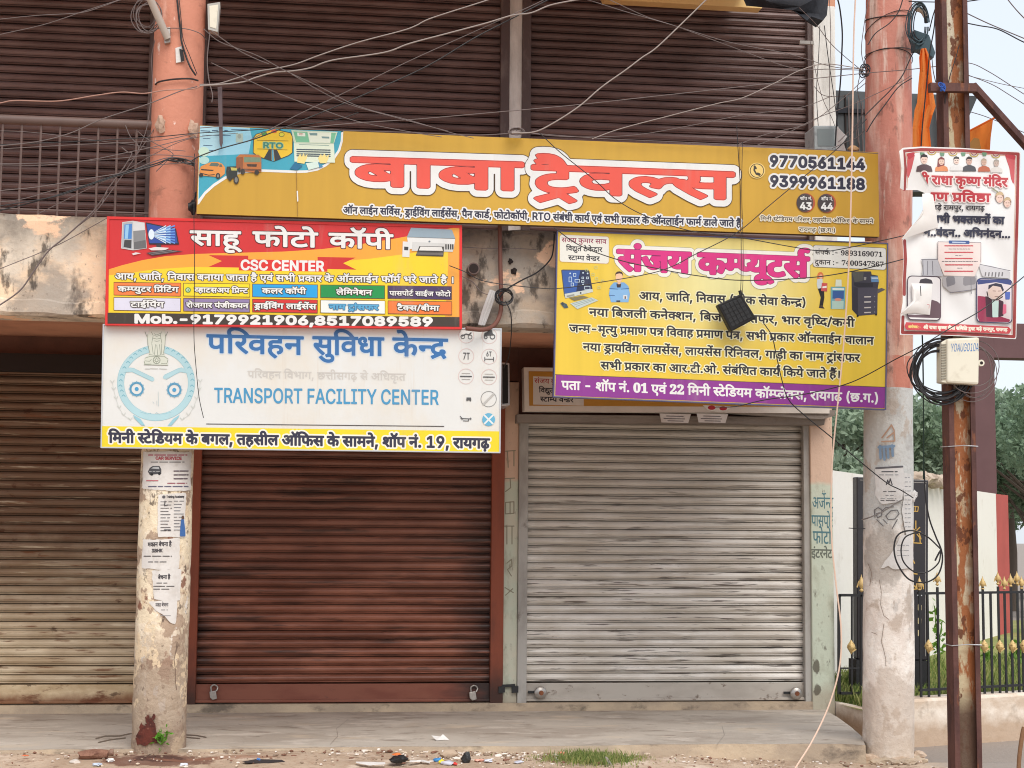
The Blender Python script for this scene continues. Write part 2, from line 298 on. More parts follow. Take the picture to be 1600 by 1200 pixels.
30,-33,25,-15,1,48,307,-12,-60,6,-77,29,-51,43,-26,35,-31,74,-10,61,0,65,18,89,34,66,45,48,41,26,50,17,56,6,86,-15,40,-18,53,-45,28,-42,20,-53,10,-64,1,-73,-424,0,0,74,377,0,-41,-27,-8,66,-22,55,-37,40,-24,13,-59,11,-31,-3,-28,-8,-47,
-31,-18,-21,-24,-51,-8,-106,11,-81,21,-42,47,-44,56,-19,63,0,52,18,38,38,12,25,85,-23,-24,-50,-52,-50,-73,-31,1,47,77,0,0,546,86,0,0,-122,-7,0,21,52,32,39,39,26,68,15,54,-9,42,-28,31,-42,10,-26,7,-28,-12,0,20,50,16,21,39,33,49,22,55,
7,59,-9,46,-23,31,-31,23,-42,11,-52,2,-399,-88,0,-4,401,-11,29,-18,20,-49,23,-28,3,-35,-4,-29,-12,-41,-42,-10,-29,-4,-389,-88,0,-3,403,-27,45,-22,15,-55,13,-60,-15,-25,-19,-20,-25,-13,-33,-4,-384,1,19,68,-198,23,76,58,-6,21,7,35,39,
30,79,-209,549,97,0,133,-374,41,-147,-32,0,7,24,42,148,126,349,96,0,-252,-655,-44,-61,-38,-25,-69,-13,1,29,373,-12,-105,15,-46,19,-57,40,-29,33,-26,43,-16,52,-6,58,0,480,93,0,0,-473,10,-65,26,-47,33,-33,43,-23,80,-13,55,6,47,18,38,
27,28,37,20,59,2,34,0,473,93,0,0,-480,-12,-84,-35,-69,-66,-61,-66,-31,1,52,385,-10,-91,12,-79,34,-65,55,-49,74,-23,59,-14,66,-3,111,17,102,37,87,54,67,70,49,52,20,58,10,86,-3,76,-22,85,-56,58,-81,24,-74,-95,0,-43,80,-31,30,-58,31,-71,
10,-61,-8,-72,-36,-43,-46,-33,-62,-18,-77,0,-117,18,-76,33,-62,44,-46,39,-24,47,-16,81,-3,79,24,41,32,32,43,19,52,7,61,28,-5,-217,0,0,81,280,0,-1,-109,-9,-55,-17,-50,-41,-64,-35,-34,-65,-39,-75,-21,1,73,296,-12,82,21,-36,64,-55,-5,
-85,10,-78,34,-32,28,-24,36,-20,60,-2,36,7,53,9,23,24,37,33,29,41,22,48,13,87,7,0,95,-295,0,0,71,534,0,0,-71,-158,0,0,-166,-116,-3,-59,-13,-28,-14,-35,-38,-9,-25,-1,-55,20,-44,35,-31,73,-21,56,0,-6,35,5,30,16,20,46,14,48,-11,17,-13,
17,-26,6,-28,-4,-28,-11,-22,-36,-26,49,-81,45,-18,34,-29,16,-26,12,-61,-3,-29,-23,-50,-20,-21,-44,-25,-89,-14,-62,5,-56,15,-49,26,-46,34,-85,88,61,43,92,-93,37,-23,47,-17,61,-6,59,8,35,25,12,41,-6,29,-19,20,-26,12,-55,3,-65,-21,1,55,
777,551,-325,0,0,-202,20,18,45,24,52,8,31,-3,53,-20,22,-18,26,-39,15,-80,-7,-64,-23,-75,-35,-61,-72,41,41,74,16,83,-5,41,-15,29,-23,17,-31,6,-54,-18,-56,-54,0,-258,-81,0,0,174,-37,-26,-48,-22,-60,-8,-60,8,-66,35,-40,54,-14,75,14,72,
41,55,63,35,80,12,95,-10,-6,-73,-84,10,-66,-12,-24,-14,-18,-20,-14,-53,3,-32,11,-26,38,-35,23,-8,54,-1,50,19,65,51,0,291,-371,0,0,71,777,0,1,8,170,551,0,-551,-81,0,0,551,-89,0,0,71,273,0,0,-71,1,22,0,622,569,0,0,-71,-103,0,0,-551,-81,
0,0,298,-181,0,0,-54,-14,-42,-37,-14,-25,5,-43,31,-29,36,-19,58,3,21,10,16,19,11,29,3,287,0,0,182,-385,0,0,2,16,136,-6,-25,4,-21,15,-15,21,-5,26,5,25,15,21,21,15,25,4,26,-4,21,-15,14,-21,5,-25,-5,-26,-14,-21,-21,-15,16,136,389,-25,
4,-21,15,-15,21,-5,26,5,25,15,21,21,15,25,5,26,-5,21,-15,14,-21,5,-25,-5,-26,-14,-21,-21,-15,1,11,165,0,266,605,-263,0,-30,-6,-19,-17,-15,-78,-60,0,5,210,477,0,0,-49,-276,-665,2,20,180,0,0,53,60,3,26,10,18,21,6,99,-277,0,0,61,284,467,
139,0,0,-462,104,0,0,-66,-104,0,0,-61,6,-38,18,-21,26,-10,45,-3,0,-53,4,83,252,207,0,7,367,-62,-116,2,32,280,-10,-57,5,-48,15,-40,26,-33,35,-36,67,-16,55,-10,62,-6,104,6,104,10,61,16,54,36,67,33,34,40,25,49,15,57,5,79,-11,43,-20,36,
-30,29,-38,23,-47,17,-55,11,-61,6,-104,-6,-104,-11,-61,-17,-55,-23,-47,-47,-55,-40,-26,-47,-15,19,280,55,39,13,26,38,17,89,8,117,-4,173,-13,95,-20,51,-32,25,-20,3,-21,-3,-33,-25,-20,-51,-13,-95,-5,-127,5,-127,13,-96,20,-51,32,-26,1,
49,245,-10,-67,4,-80,26,-38,32,-15,29,-5,30,6,31,16,21,26,13,32,4,10,-56,14,-26,21,-20,28,-14,37,-4,32,4,29,10,32,29,13,21,15,58,0,73,-7,30,-26,47,-20,15,-50,19,-66,1,-76,-17,-46,18,32,346,378,0,5,-182,-57,0,-13,50,-21,20,-228,2,-16,
-185,79,14,68,0,97,-23,52,-30,39,-41,23,-54,6,-31,-4,-94,-18,-49,-27,-40,-35,-31,-61,-31,-54,-14,2,47,293,-10,-82,13,-48,23,-50,47,-37,65,-23,86,-8,106,6,95,19,87,32,75,44,62,58,45,46,19,52,10,103,-6,29,-9,42,-24,27,-42,4,-28,-7,-29,
-20,-25,-22,-14,-71,-10,-13,87,-12,23,-17,14,-24,5,-43,-11,-19,-14,-32,-44,-20,-52,-14,-65,-7,-78,54,25,52,11,61,-1,53,-12,64,-40,30,-42,18,-50,6,-61,-6,-67,-20,-58,-32,-49,-46,-37,-27,-13,-30,-10,18,296,56,24,4,20,14,16,22,17,51,6,
74,-6,70,-19,49,-40,33,-27,4,-28,-4,-56,-27,-17,-17,1,-46,14,-111,17,-52,36,-48,20,-12,2,16,479,551,0,-551,-81,0,0,191,-63,-32,-51,-12,-68,2,-64,26,-24,19,-28,40,-16,51,-5,266,-79,0,0,71,583,0,0,-71,9,398,551,-238,0,3,-247,17,-52,28,
-25,55,-10,51,8,46,24,38,31,1,27,481,551,0,-551,-81,0,0,328,-177,-3,-51,-12,-22,-14,-18,-25,-6,-37,9,-48,41,-62,95,-87,-54,-52,-69,64,-52,57,-41,71,-10,62,13,63,35,46,70,37,77,10,160,1,0,152,-400,0,0,71,584,0,0,-71,2,52,122,189,-32,
4,-26,13,-18,21,-6,28,4,25,14,19,20,11,26,4,38,-8,49,-30,45,23,37,36,24,49,8,59,-3,35,-10,30,-38,43,-26,11,-56,1,-19,-11,-11,-15,-4,-21,10,-32,14,-17,24,-13,84,-14,-17,-70,-57,8,-47,16,-37,24,-34,45,-12,54,4,32,12,28,20,23,43,24,59,
8,60,-10,48,-24,33,-32,25,-42,12,-53,-4,-85,-28,-74,-42,-52,-54,-39,70,-68,90,-110,-64,-44,-92,119,-79,76,8,591,551,0,-551,-81,0,0,551,-89,0,0,71,274,0,0,-71,2,8,170,551,0,-551,-81,0,0,551,-89,0,0,71,273,0,0,-71,19,298,863,-19,-60,
-41,-66,-63,-42,-54,-13,-85,5,-49,21,-56,52,-29,46,-25,57,71,24,34,-71,43,-48,44,-17,52,0,23,7,34,28,25,44,19,59,1,16,-185,772,4,22,13,19,17,13,21,4,21,-4,18,-13,12,-19,4,-22,-4,-22,-12,-19,-18,-13,-21,-4,-21,4,-17,13,-13,19,1,22,97,
0,0,53,105,3,15,11,9,20,3,532,-69,-75,-30,-22,-30,-7,-22,5,-19,15,-13,23,-4,31,68,24,40,21,116,84,112,0,2,-628,8,-20,15,-13,107,-4,0,-53,1,37,568,551,-94,0,-2,-217,-16,-63,-15,-25,-37,-32,-50,-18,-31,-4,-16,74,52,16,29,40,5,229,-233,
0,1,-240,2,-33,13,-48,12,-18,42,-33,164,-95,53,-41,27,-37,12,-59,-7,-51,-40,-80,-72,42,25,42,11,45,-8,33,-12,16,-205,128,-58,49,-25,41,-12,44,-4,295,-79,0,0,71,568,0,1,35,571,551,-104,0,0,-551,-80,0,0,165,-90,-41,-99,-4,-61,19,-38,
25,-29,34,-13,26,-11,62,6,53,34,63,60,42,50,15,74,5,84,-10,-5,-73,-90,10,-78,-15,-38,-33,-12,-25,-4,-31,14,-56,17,-19,23,-13,54,-11,63,10,50,28,39,34,0,291,-387,0,0,71,571,0,1,43,35,0,0,103,186,191,57,71,38,70,20,84,-1,69,-7,27,-12,
21,-25,20,-32,7,-31,-5,-23,-14,-17,-24,-14,-42,-7,-88,-66,10,-27,12,-19,19,-12,25,-1,56,8,23,27,36,60,35,55,13,67,5,69,-5,57,-15,45,-24,32,-34,20,-40,6,-48,-12,-68,-24,-47,-30,-41,-84,-92,-208,-200,262,4,24,14,18,22,20,60,59,0,-5,-210,
1,34,89,551,-89,0,0,71,80,0,-25,73,4,78,20,41,32,35,68,35,87,12,90,-8,43,-11,41,-15,76,-42,102,-90,86,-115,-84,0,-52,64,-53,52,-56,41,-57,29,-59,17,-93,4,-55,-15,-39,-29,-12,-18,-8,-22,0,-52,29,-64,108,0,0,-71,-103,0,0,-551,-81,0,2,
19,509,551,0,-551,-81,0,0,250,-221,0,-4,-65,-11,-19,-33,-15,-40,13,-55,52,-22,42,0,37,29,23,55,3,0,230,-126,0,0,71,612,0,0,-71,4,428,551,-221,0,0,-230,221,0,1,33,-185,615,-33,99,-2,34,10,59,14,25,36,37,21,12,49,13,84,-5,61,-34,28,-33,
25,-44,46,-125,9,-31,110,0,0,-71,-103,0,0,-551,-81,0,0,551,-89,0,0,71,87,0,-48,135,-27,40,-20,16,-49,12,-35,-6,-26,-19,-16,-29,-5,-38,10,-61,24,-57,1,33,369,322,109,10,8,-72,-134,-8,-60,6,-80,19,-45,-24,78,-89,135,-122,-54,-54,-89,
82,-91,96,-91,118,-15,56,15,36,20,13,29,4,44,-11,33,-32,18,22,16,56,1,58,-9,48,-6,17,-201,0,0,71,403,0,0,-71,-122,0,16,-65,-1,-67,-19,-63,-15,-23,1,34,519,551,-148,0,0,-202,-99,-2,-66,-16,-45,-29,-26,-39,-9,-48,10,-57,28,-42,42,-27,
50,-13,61,-1,58,11,80,35,27,-74,-94,-33,-67,-12,-100,4,-59,20,-39,24,-33,32,-24,39,-19,72,7,87,26,50,31,32,37,25,50,20,92,13,0,131,-290,0,0,71,519,0,1,14,-169,615,-41,125,-46,64,-27,14,-32,5,-70,-14,-24,73,27,8,64,6,66,-11,43,-26,29,
-32,37,-65,49,-147,1,52,358,222,-58,-7,-52,-18,-23,15,-39,33,-31,38,-16,44,1,51,7,22,27,33,54,25,173,7,0,86,-401,0,0,71,592,0,0,-71,-110,0,0,-157,-210,-1,-30,-6,-21,-21,-1,-41,41,-48,65,15,65,0,73,-22,39,-30,23,-38,6,-23,0,-51,-16,
-46,-13,-20,-36,-32,-43,-19,-55,-10,-95,4,-86,26,-76,45,-87,82,61,49,58,-59,58,-42,77,-27,93,-3,52,18,16,15,10,19,3,24,-6,31,-19,21,-29,14,2,19,595,622,0,-71,-104,0,0,-551,-81,0,0,179,-94,-41,-92,-4,-76,25,-58,55,-28,49,-24,90,75,25,
34,29,10,23,0,54,-34,67,-123,0,0,71,14,129,301,36,-60,37,-27,26,-8,63,-1,29,7,71,44,19,18,0,277,-199,0,27,-79,-1,-61,-9,-30,-37,-48,2,33,507,551,1,-219,6,-50,13,-30,28,-25,55,-10,27,2,49,18,61,45,36,-68,-81,-48,-73,-19,-66,2,-64,26,
-39,36,-20,39,-233,0,-4,-65,-11,-19,-15,-11,-37,-1,-41,24,-49,59,-11,41,3,17,10,13,19,10,55,3,0,230,-126,0,0,71,669,0,0,-71,5,207,321,220,0,-1,37,0,193,-219,0,1,44,0,551,0,71,693,0,0,-71,-104,0,0,-551,-81,0,0,355,-38,-2,-25,-9,-32,
-25,-38,-57,-19,-54,-77,24,32,81,-24,16,-49,21,-29,3,-35,-6,-26,-17,-17,-26,-5,-33,10,-49,38,-59,98,-92,37,-31,-54,-52,-90,80,-66,70,-26,38,-21,48,-7,51,11,62,31,45,21,16,60,24,36,4,55,-6,49,-20,46,-30,65,42,25,8,64,6,0,125,1,45,618,
551,-166,0,0,-217,23,14,56,18,100,2,0,-71,-92,-3,-31,-7,-56,-34,0,-253,-81,0,0,174,-59,-38,-54,-16,-32,-2,-60,8,-28,11,-53,39,-33,62,-6,52,6,50,32,60,57,43,48,16,55,5,95,-10,-6,-73,-64,9,-56,-2,-54,-23,-18,-20,-10,-24,-1,-61,11,-26,
17,-20,44,-23,54,-1,26,7,47,27,42,36,0,291,-371,0,0,71,618,0,2,30,587,551,0,-551,-81,0,0,266,-58,-12,-96,-2,-60,6,-80,19,-45,-24,78,-89,135,-122,-54,-54,-106,99,-147,169,-27,49,-6,35,15,36,20,13,52,1,21,-8,33,-32,18,22,11,26,7,60,-5,
54,-11,39,-201,0,0,71,691,0,0,-71,9,369,322,71,4,66,13,0,212,-225,0,12,-40,3,-92,-19,-63,-15,-23,1,31,395,42,-54,-54,-111,99,-92,94,-63,75,-29,49,-6,35,4,18,11,18,20,13,52,1,21,-8,33,-33,24,14,33,36,14,32,4,37,-5,46,-12,37,-239,0,0,
71,424,0,0,-71,-104,0,14,-57,0,-71,-8,-31,-24,-45,-48,-47,-87,-46,124,-126,1,22,208,551,0,-317,-12,-41,-16,-11,-20,-4,-26,5,-45,31,-29,36,-14,30,-2,49,10,16,19,11,54,3,0,192,-127,0,0,71,578,0,0,-71,-104,0,0,-551,-81,0,0,551,3,48,307,
0,-59,4,-53,14,-47,21,-39,30,-30,37,-21,45,-12,80,13,76,23,41,32,35,40,27,47,19,104,17,0,105,-305,0,0,71,577,0,0,-71,-192,0,0,-176,-111,-4,-59,-15,-27,-15,-34,-30,-12,-19,-12,-33,-2,-66,6,-25,24,-42,38,-31,25,-12,27,-8,-15,82,4,33,
13,31,29,35,43,24,27,6,62,0,49,-16,35,-30,24,-50,4,-33,-9,-52,-28,-43,-20,-18,-69,-33,15,306,140,4,-36,13,-34,34,3,56,21,19,17,12,21,4,25,-4,27,-14,20,-20,13,-25,4,-32,-5,-25,-16,-16,-26,16,221,-134,4,22,13,19,17,13,21,4,21,-4,18,-13,
12,-19,4,-22,-4,-23,-12,-19,-18,-12,-21,-4,-21,4,-17,12,-13,19,1,18,125,296,7,110,28,143,45,134,45,89,86,0,-46,-105,-28,-82,-39,-168,-9,-121,13,-131,31,-116,78,-185,-86,0,-38,71,-44,108,-21,73,-19,109,1,82,296,70,59,5,55,15,65,35,34,
29,41,55,18,48,6,53,-10,56,-30,39,-22,11,-54,-2,-20,-13,-14,-43,7,-30,19,-28,35,-22,50,-17,-33,-63,-49,17,-69,47,-28,45,-9,49,12,58,15,24,34,28,47,15,0,70,-455,0,0,71,715,0,0,-71,-180,0,0,-74,47,-20,38,-35,25,-50,8,-64,-6,-57,-30,-78,
-43,-59,-69,-58,-61,-30,-55,-17,-61,-8,-63,0,-77,17,-38,24,-31,36,-10,21,-8,48,7,43,24,41,-48,32,-31,43,-10,53,3,28,22,46,39,30,45,15,73,4,63,-9,-6,-69,-70,11,-56,-10,-18,-13,-14,-42,6,-26,16,-19,25,-14,31,-10,64,9,42,-3,-6,-70,-60,
-2,-26,-8,-19,-14,-11,-20,-4,-25,3,-24,28,-35,23,-11,1,20,55,-136,61,138,36,112,18,87,7,95,-10,121,-16,86,-40,137,-56,132,85,0,35,-65,30,-76,33,-111,21,-114,7,-83,-3,-99,-19,-110,-35,-109,-31,-71,-38,-70,1,20,-190,615,-36,73,-14,74,
11,59,14,23,43,33,55,17,63,0,53,-12,22,-10,-22,-66,-36,15,-41,6,-35,-6,-26,-17,-16,-25,-5,-32,3,-33,21,-53,28,-46,2,43,227,-10,-69,7,-27,9,-39,27,-25,43,-1,47,9,17,37,20,25,-54,38,-39,26,-11,31,-3,40,8,33,24,27,41,20,56,14,72,7,89,
-57,-49,-53,-17,-32,-2,-78,13,-63,40,-31,41,-18,51,-4,30,2,87,23,71,42,57,59,39,73,19,84,-5,50,-16,58,-41,42,-57,30,-78,13,-100,-5,-133,-17,-88,-30,-76,-44,-62,-37,-33,-69,-33,17,274,347,32,5,28,14,39,48,-8,110,-21,76,-32,43,-42,14,
-26,-5,-23,-14,-17,-24,-16,-40,-8,-86,10,-78,14,-28,18,-19,23,-12,3,40,273,-10,-89,9,-48,17,-47,30,-44,62,-9,23,-6,51,10,59,30,47,47,38,60,35,-62,45,-44,57,-16,51,-2,28,10,60,25,48,36,34,70,31,58,8,98,-4,53,-17,41,-28,35,-43,17,-53,
0,-57,-7,-26,-12,-22,-31,-33,-83,-53,77,-44,51,-46,29,-51,9,-57,-7,-58,-10,-26,-13,-23,-37,-40,-24,-16,-57,-23,16,302,421,22,15,32,36,9,22,7,57,-10,55,-14,24,-41,32,-28,4,-46,-14,-17,-18,-20,-50,1,-62,9,-27,16,-21,34,-28,17,278,47,
32,4,27,12,23,19,22,40,8,50,-15,58,-19,24,-83,53,-29,14,-40,-35,-29,-46,-10,-62,8,-53,23,-41,23,-21,27,-12,1,72,243,-10,-68,4,-55,13,-28,13,-42,32,-16,28,-6,30,6,34,20,24,27,15,32,5,2,-30,17,-48,15,-18,39,-24,50,-8,32,3,46,21,28,34,
15,54,-1,62,-7,25,-30,42,-38,24,-23,7,-116,6,0,62,96,3,26,7,40,30,23,47,6,29,0,64,-7,29,-28,40,-21,11,-25,3,-32,-6,-22,-17,-16,-25,-10,-33,-6,-74,-38,2,-58,20,-19,17,-11,22,-4,28,14,49,18,22,24,19,43,21,55,12,67,4,96,-11,73,-31,34,
-33,21,-40,5,-74,-5,-24,-21,-43,-55,-52,-70,-35,54,-15,47,-22,49,-44,21,-42,5,-24,1,-57,-12,-52,-36,-59,-54,-41,-67,-24,1,62,470,218,-11,-61,-15,-24,-44,-34,-56,-17,-87,5,-75,37,-45,44,-66,99,-42,89,71,26,60,-122,33,-46,42,-39,46,-20,
24,-2,35,4,27,13,18,23,6,34,-5,35,-16,31,-52,54,-58,-6,-5,70,80,14,17,10,21,26,7,33,-6,31,-18,21,-25,12,-64,2,-96,-35,-25,69,19,9,45,17,56,11,62,-1,50,-12,40,-25,18,-21,13,-23,10,-54,-7,-48,-10,-21,-13,-19,-37,-32,20,-20,131,-2,51,
10,0,188,-73,0,0,71,258,0,0,-71,-104,0,0,-551,-81,0,0,290,-71,-10,-68,2,1,38,653,551,0,-551,-81,0,0,370,-194,3,46,-51,24,-46,8,-29,0,-58,-18,-48,-16,-19,-38,-27,-36,-11,-38,-4,-52,8,-65,34,-61,67,-58,105,-43,107,71,25,63,-150,53,-79,
43,-33,22,-8,52,1,23,13,16,23,2,63,-11,27,-33,46,-59,48,29,64,270,0,0,110,-572,0,0,71,757,0,0,-71,1,25,-169,615,-41,125,-30,48,-43,30,-32,5,-70,-14,-24,73,58,12,64,0,48,-15,20,-14,38,-46,10,24,34,34,50,17,91,-4,47,-18,-22,-66,-36,15,
-41,6,-35,-6,-26,-17,-16,-25,-5,-43,36,-121,2,4,0,622,373,0,0,-71,-373,0,15,204,298,-4,-78,-10,-18,-16,-10,-21,-4,-25,5,-26,16,-32,32,-28,49,-5,28,3,21,10,16,19,11,316,3,0,-71,1,62,470,218,-11,-61,-35,-43,-50,-26,-62,-8,-55,7,-75,37,
-45,44,-44,61,-64,127,71,26,60,-122,33,-46,42,-39,46,-20,59,2,27,13,18,23,6,34,-5,35,-16,31,-52,54,-58,-6,-5,70,58,7,39,17,21,26,7,33,-6,31,-18,21,-25,12,-64,2,-96,-35,-25,69,91,33,61,5,57,-6,63,-33,31,-44,10,-54,-2,-25,-15,-44,-13,
-19,-37,-32,20,-20,131,-2,51,10,0,188,-73,0,0,71,517,0,0,-71,-104,0,0,-551,-81,0,0,551,-178,0,0,-551,-81,0,0,290,-71,-10,-68,2,2,8,170,551,0,-551,-81,0,0,551,-89,0,0,71,273,0,0,-71,15,90,615,-42,125,-14,27,-31,37,-27,14,-32,5,-70,-14,
-24,73,27,8,64,6,66,-11,43,-26,29,-32,37,-65,49,-147,1,43,42,4,171,77,-82,31,-34,27,-27,35,-23,70,1,56,14,48,40,53,58,35,74,17,61,3,0,95,-295,0,0,71,534,0,0,-71,-158,0,0,-166,-116,-3,-59,-13,-48,-31,-24,-46,-1,-55,20,-44,35,-31,45,
-16,84,-5,-6,35,5,30,16,20,22,10,50,1,39,-21,17,-26,6,-28,-4,-28,-11,-22,-36,-26,70,-110,-67,-34,-71,131,-260,-139,2,28,585,551,-103,0,0,-551,-81,0,0,165,-93,-41,-94,-5,-74,20,-55,41,-28,44,-8,30,-1,60,13,48,27,40,18,16,45,26,82,19,
47,1,89,-10,-6,-69,-70,9,-63,-2,135,-168,36,32,0,295,-401,0,0,71,585,0,10,127,287,4,-32,11,-26,18,-19,24,-15,28,-8,48,-2,48,10,-140,175,-31,-35,1,52,321,69,59,29,17,22,6,28,-7,34,-22,26,-55,19,-39,2,-61,-7,-24,-9,-41,-34,-12,-25,-4,
-30,12,-60,46,-64,106,-89,-54,-53,-123,112,-45,64,-21,71,3,61,12,32,41,50,-33,44,-13,60,10,48,27,33,25,15,60,15,170,2,0,86,-361,0,0,71,546,0,0,-71,-104,0,0,-157,-238,-1,-30,-6,-21,-21,-1,-38,31,-44,66,14,98,-3,76,-31,37,-40,19,-46,
0,-53,-17,-48,-15,-20,-32,-27,-67,-28,1,26,-179,615,-49,59,-44,24,-68,4,-62,-20,-26,69,74,21,57,-1,51,-19,42,-36,17,-24,4,2,-13,32,-26,48,-20,25,-45,25,-51,2,-48,-13,-23,69,58,12,67,-1,60,-23,30,-26,28,-37,23,-45,49,-147,1,49,174,632,
66,-10,51,-36,16,-23,13,-30,11,-58,1,-154,201,0,0,230,-131,0,0,71,315,0,0,-71,-103,0,0,-551,-81,0,0,250,-201,0,-4,-65,-10,-19,-16,-11,-38,-1,-41,24,-48,59,-11,41,3,17,11,13,18,10,57,3,-1,147,-10,52,-10,18,-16,17,-21,10,-50,0,-17,-10,
-14,-34,6,-25,18,-18,19,-9,61,-9,-8,-71,-79,16,-41,21,-33,38,-11,56,10,51,28,35,57,23,2,17,45,53,169,100,-69,26,-32,34,-13,21,-16,51,-5,73,0,193,-79,0,0,71,583,0,0,-71,-104,0,0,-551,-81,0,0,193,-306,-206,9,398,551,-238,0,3,-247,17,
-52,28,-25,54,-10,51,8,47,24,38,31,2,62,470,218,-11,-61,-35,-43,-50,-26,-62,-8,-55,7,-75,37,-45,44,-44,61,-64,127,71,26,60,-122,33,-46,42,-39,46,-20,59,2,27,13,18,23,6,34,-5,35,-16,31,-52,54,-58,-6,-5,70,58,7,39,17,21,26,7,33,-6,31,
-18,21,-25,12,-64,2,-96,-35,-25,69,91,33,61,5,57,-6,63,-33,31,-44,10,-54,-2,-25,-15,-44,-13,-19,-37,-32,20,-20,131,-2,51,10,0,188,-73,0,0,71,517,0,0,-71,-104,0,0,-551,-81,0,0,551,-178,0,0,-551,-81,0,0,290,-71,-10,-68,2,19,1063,863,
-19,-60,-41,-66,-63,-42,-54,-13,-85,5,-49,21,-56,52,-29,46,-25,57,71,24,34,-71,43,-48,44,-17,52,0,23,7,35,28,24,44,19,59,2,60,271,222,-58,-7,-52,-18,-23,15,-39,33,-31,38,-16,44,0,51,8,22,27,33,54,25,173,7,0,86,-314,0,0,71,505,0,0,-71,
-110,0,0,-157,-228,-3,-22,-10,-11,-15,-4,-19,14,-41,30,-29,65,15,36,2,55,-6,47,-18,39,-30,23,-38,6,-23,-1,-56,-20,-51,-18,-20,-39,-26,-78,-22,126,-44,-33,-70,-109,54,-97,57,-68,9,-26,8,-25,19,-9,28,3,20,11,17,16,10,23,4,41,-10,52,-36,
13,-2,74,5,47,15,21,17,13,21,4,27,-6,29,-18,22,-30,14,20,293,615,-35,73,-15,74,11,59,14,23,43,33,55,17,63,0,53,-12,22,-10,-22,-66,-36,15,-41,6,-35,-6,-26,-17,-16,-25,-5,-32,3,-33,10,-32,39,-67,2,39,460,551,0,-202,35,27,49,20,65,0,28,
-7,47,-31,26,-39,8,-24,7,-56,-7,-64,-15,-55,-30,-61,-13,-20,-72,41,29,47,21,55,7,55,-9,52,-11,18,-24,17,-49,4,-36,-16,-56,-55,0,-257,-81,0,0,193,-56,-33,-75,-14,-72,14,-29,17,-37,40,-20,45,-10,56,-1,233,-79,0,0,71,786,0,0,-71,9,160,
551,0,-191,6,-79,22,-41,25,-17,35,-6,73,17,58,44,0,273,1,4,194,622,81,0,0,-622,-81,0,1,60,271,222,-58,-7,-52,-18,-23,15,-39,33,-31,38,-16,44,0,51,8,22,27,33,54,25,173,7,0,86,-314,0,0,71,505,0,0,-71,-110,0,0,-157,-228,-3,-22,-10,-11,
-15,-4,-19,14,-41,30,-29,65,15,36,2,55,-6,47,-18,39,-30,23,-38,6,-23,-1,-56,-20,-51,-18,-20,-39,-26,-78,-22,126,-44,-33,-70,-109,54,-97,57,-68,9,-26,8,-25,19,-9,28,3,20,11,17,16,10,23,4,41,-10,52,-36,13,-2,74,5,47,15,21,17,13,21,4,
27,-6,29,-18,22,-30,14,2,52,358,222,-58,-7,-52,-18,-23,15,-39,33,-31,38,-16,44,1,51,7,22,27,33,54,25,173,7,0,86,-401,0,0,71,592,0,0,-71,-110,0,0,-157,-210,-1,-30,-6,-21,-21,-1,-41,41,-48,65,15,65,0,73,-22,39,-30,23,-38,6,-23,0,-51,
-16,-46,-13,-20,-36,-32,-43,-19,-55,-10,-95,4,-86,26,-76,45,-87,82,61,49,58,-59,58,-42,77,-27,93,-3,52,18,16,15,10,19,3,24,-6,31,-19,21,-29,14,7,78,-165,248,153,40,0,146,-180,-59,-38,-117,145,-211,-145,2,14,-169,615,-41,125,-46,64,
-27,14,-32,5,-70,-14,-24,73,27,8,64,6,66,-11,43,-26,29,-32,37,-65,49,-147,16,-113,821,4,22,13,19,17,13,21,4,21,-4,19,-13,12,-19,4,-22,-4,-22,-12,-19,-19,-13,-21,-4,-21,4,-17,13,-13,19,1,64,630,551,-104,0,0,-551,-81,0,0,150,-44,-24,
-50,-17,-98,-4,-27,4,-47,20,-21,15,-30,36,-15,45,0,53,7,25,28,45,-43,22,-46,51,-10,21,-7,51,10,55,31,44,47,30,57,10,63,-12,26,-16,19,-21,12,-24,4,-28,-10,-45,-30,-43,-61,39,16,22,4,22,-2,15,-22,24,-22,3,-26,-6,-22,-16,-15,-25,-5,-32,
4,-29,29,-39,23,-12,51,-12,65,8,45,-3,-7,-70,-59,-1,-26,-7,-21,-12,-22,-24,-7,-34,7,-36,22,-25,44,-18,62,0,30,8,49,27,40,35,0,306,-62,0,0,71,247,0,1,31,-248,-12,55,17,57,6,55,-6,44,-19,36,-34,20,-51,0,-59,-23,-50,-20,-21,-44,-25,-56,
-12,-65,-1,-58,11,-53,20,-48,30,-44,38,-63,68,61,43,74,-79,74,-46,57,-12,64,0,27,6,35,25,12,41,-6,29,-19,20,-26,12,-55,3,-65,-21,1,32,-63,-245,-53,-17,-57,-6,-55,6,-44,19,-37,36,-21,51,0,57,23,49,20,21,42,26,53,12,59,1,54,-9,48,-18,
81,-56,51,-55,44,-61,-62,-39,-36,51,-55,60,-67,44,-52,14,-60,0,-46,-17,-19,-23,-7,-29,6,-32,19,-21,26,-11,56,-3,64,20,1,23,27,-233,-59,-24,-74,-11,-55,6,-44,19,-19,15,-31,45,-11,57,11,52,33,46,20,15,50,21,63,10,7,-66,-35,-6,-49,-23,
-20,-25,-6,-30,6,-29,19,-21,56,-15,55,7,58,26,2,4,0,622,363,0,0,-71,-363,0,20,45,242,3,33,26,55,19,21,44,27,74,18,169,3,0,-71,-157,-3,-51,-12,-22,-14,-18,-25,-4,-61,7,-24,28,-47,108,-102,-54,-52,-85,80,-51,62,-26,50,2,20,634,551,0,
-551,-81,0,0,551,-133,0,-2,-269,-17,-60,-31,-39,-39,-23,-50,-12,-60,0,-72,24,-35,33,-15,26,-19,87,-1,233,-79,0,0,71,737,0,0,-71,10,249,217,55,14,17,18,15,39,3,263,-179,0,4,-260,14,-40,12,-14,35,-18,1,23,127,65,-47,67,246,149,-72,77,
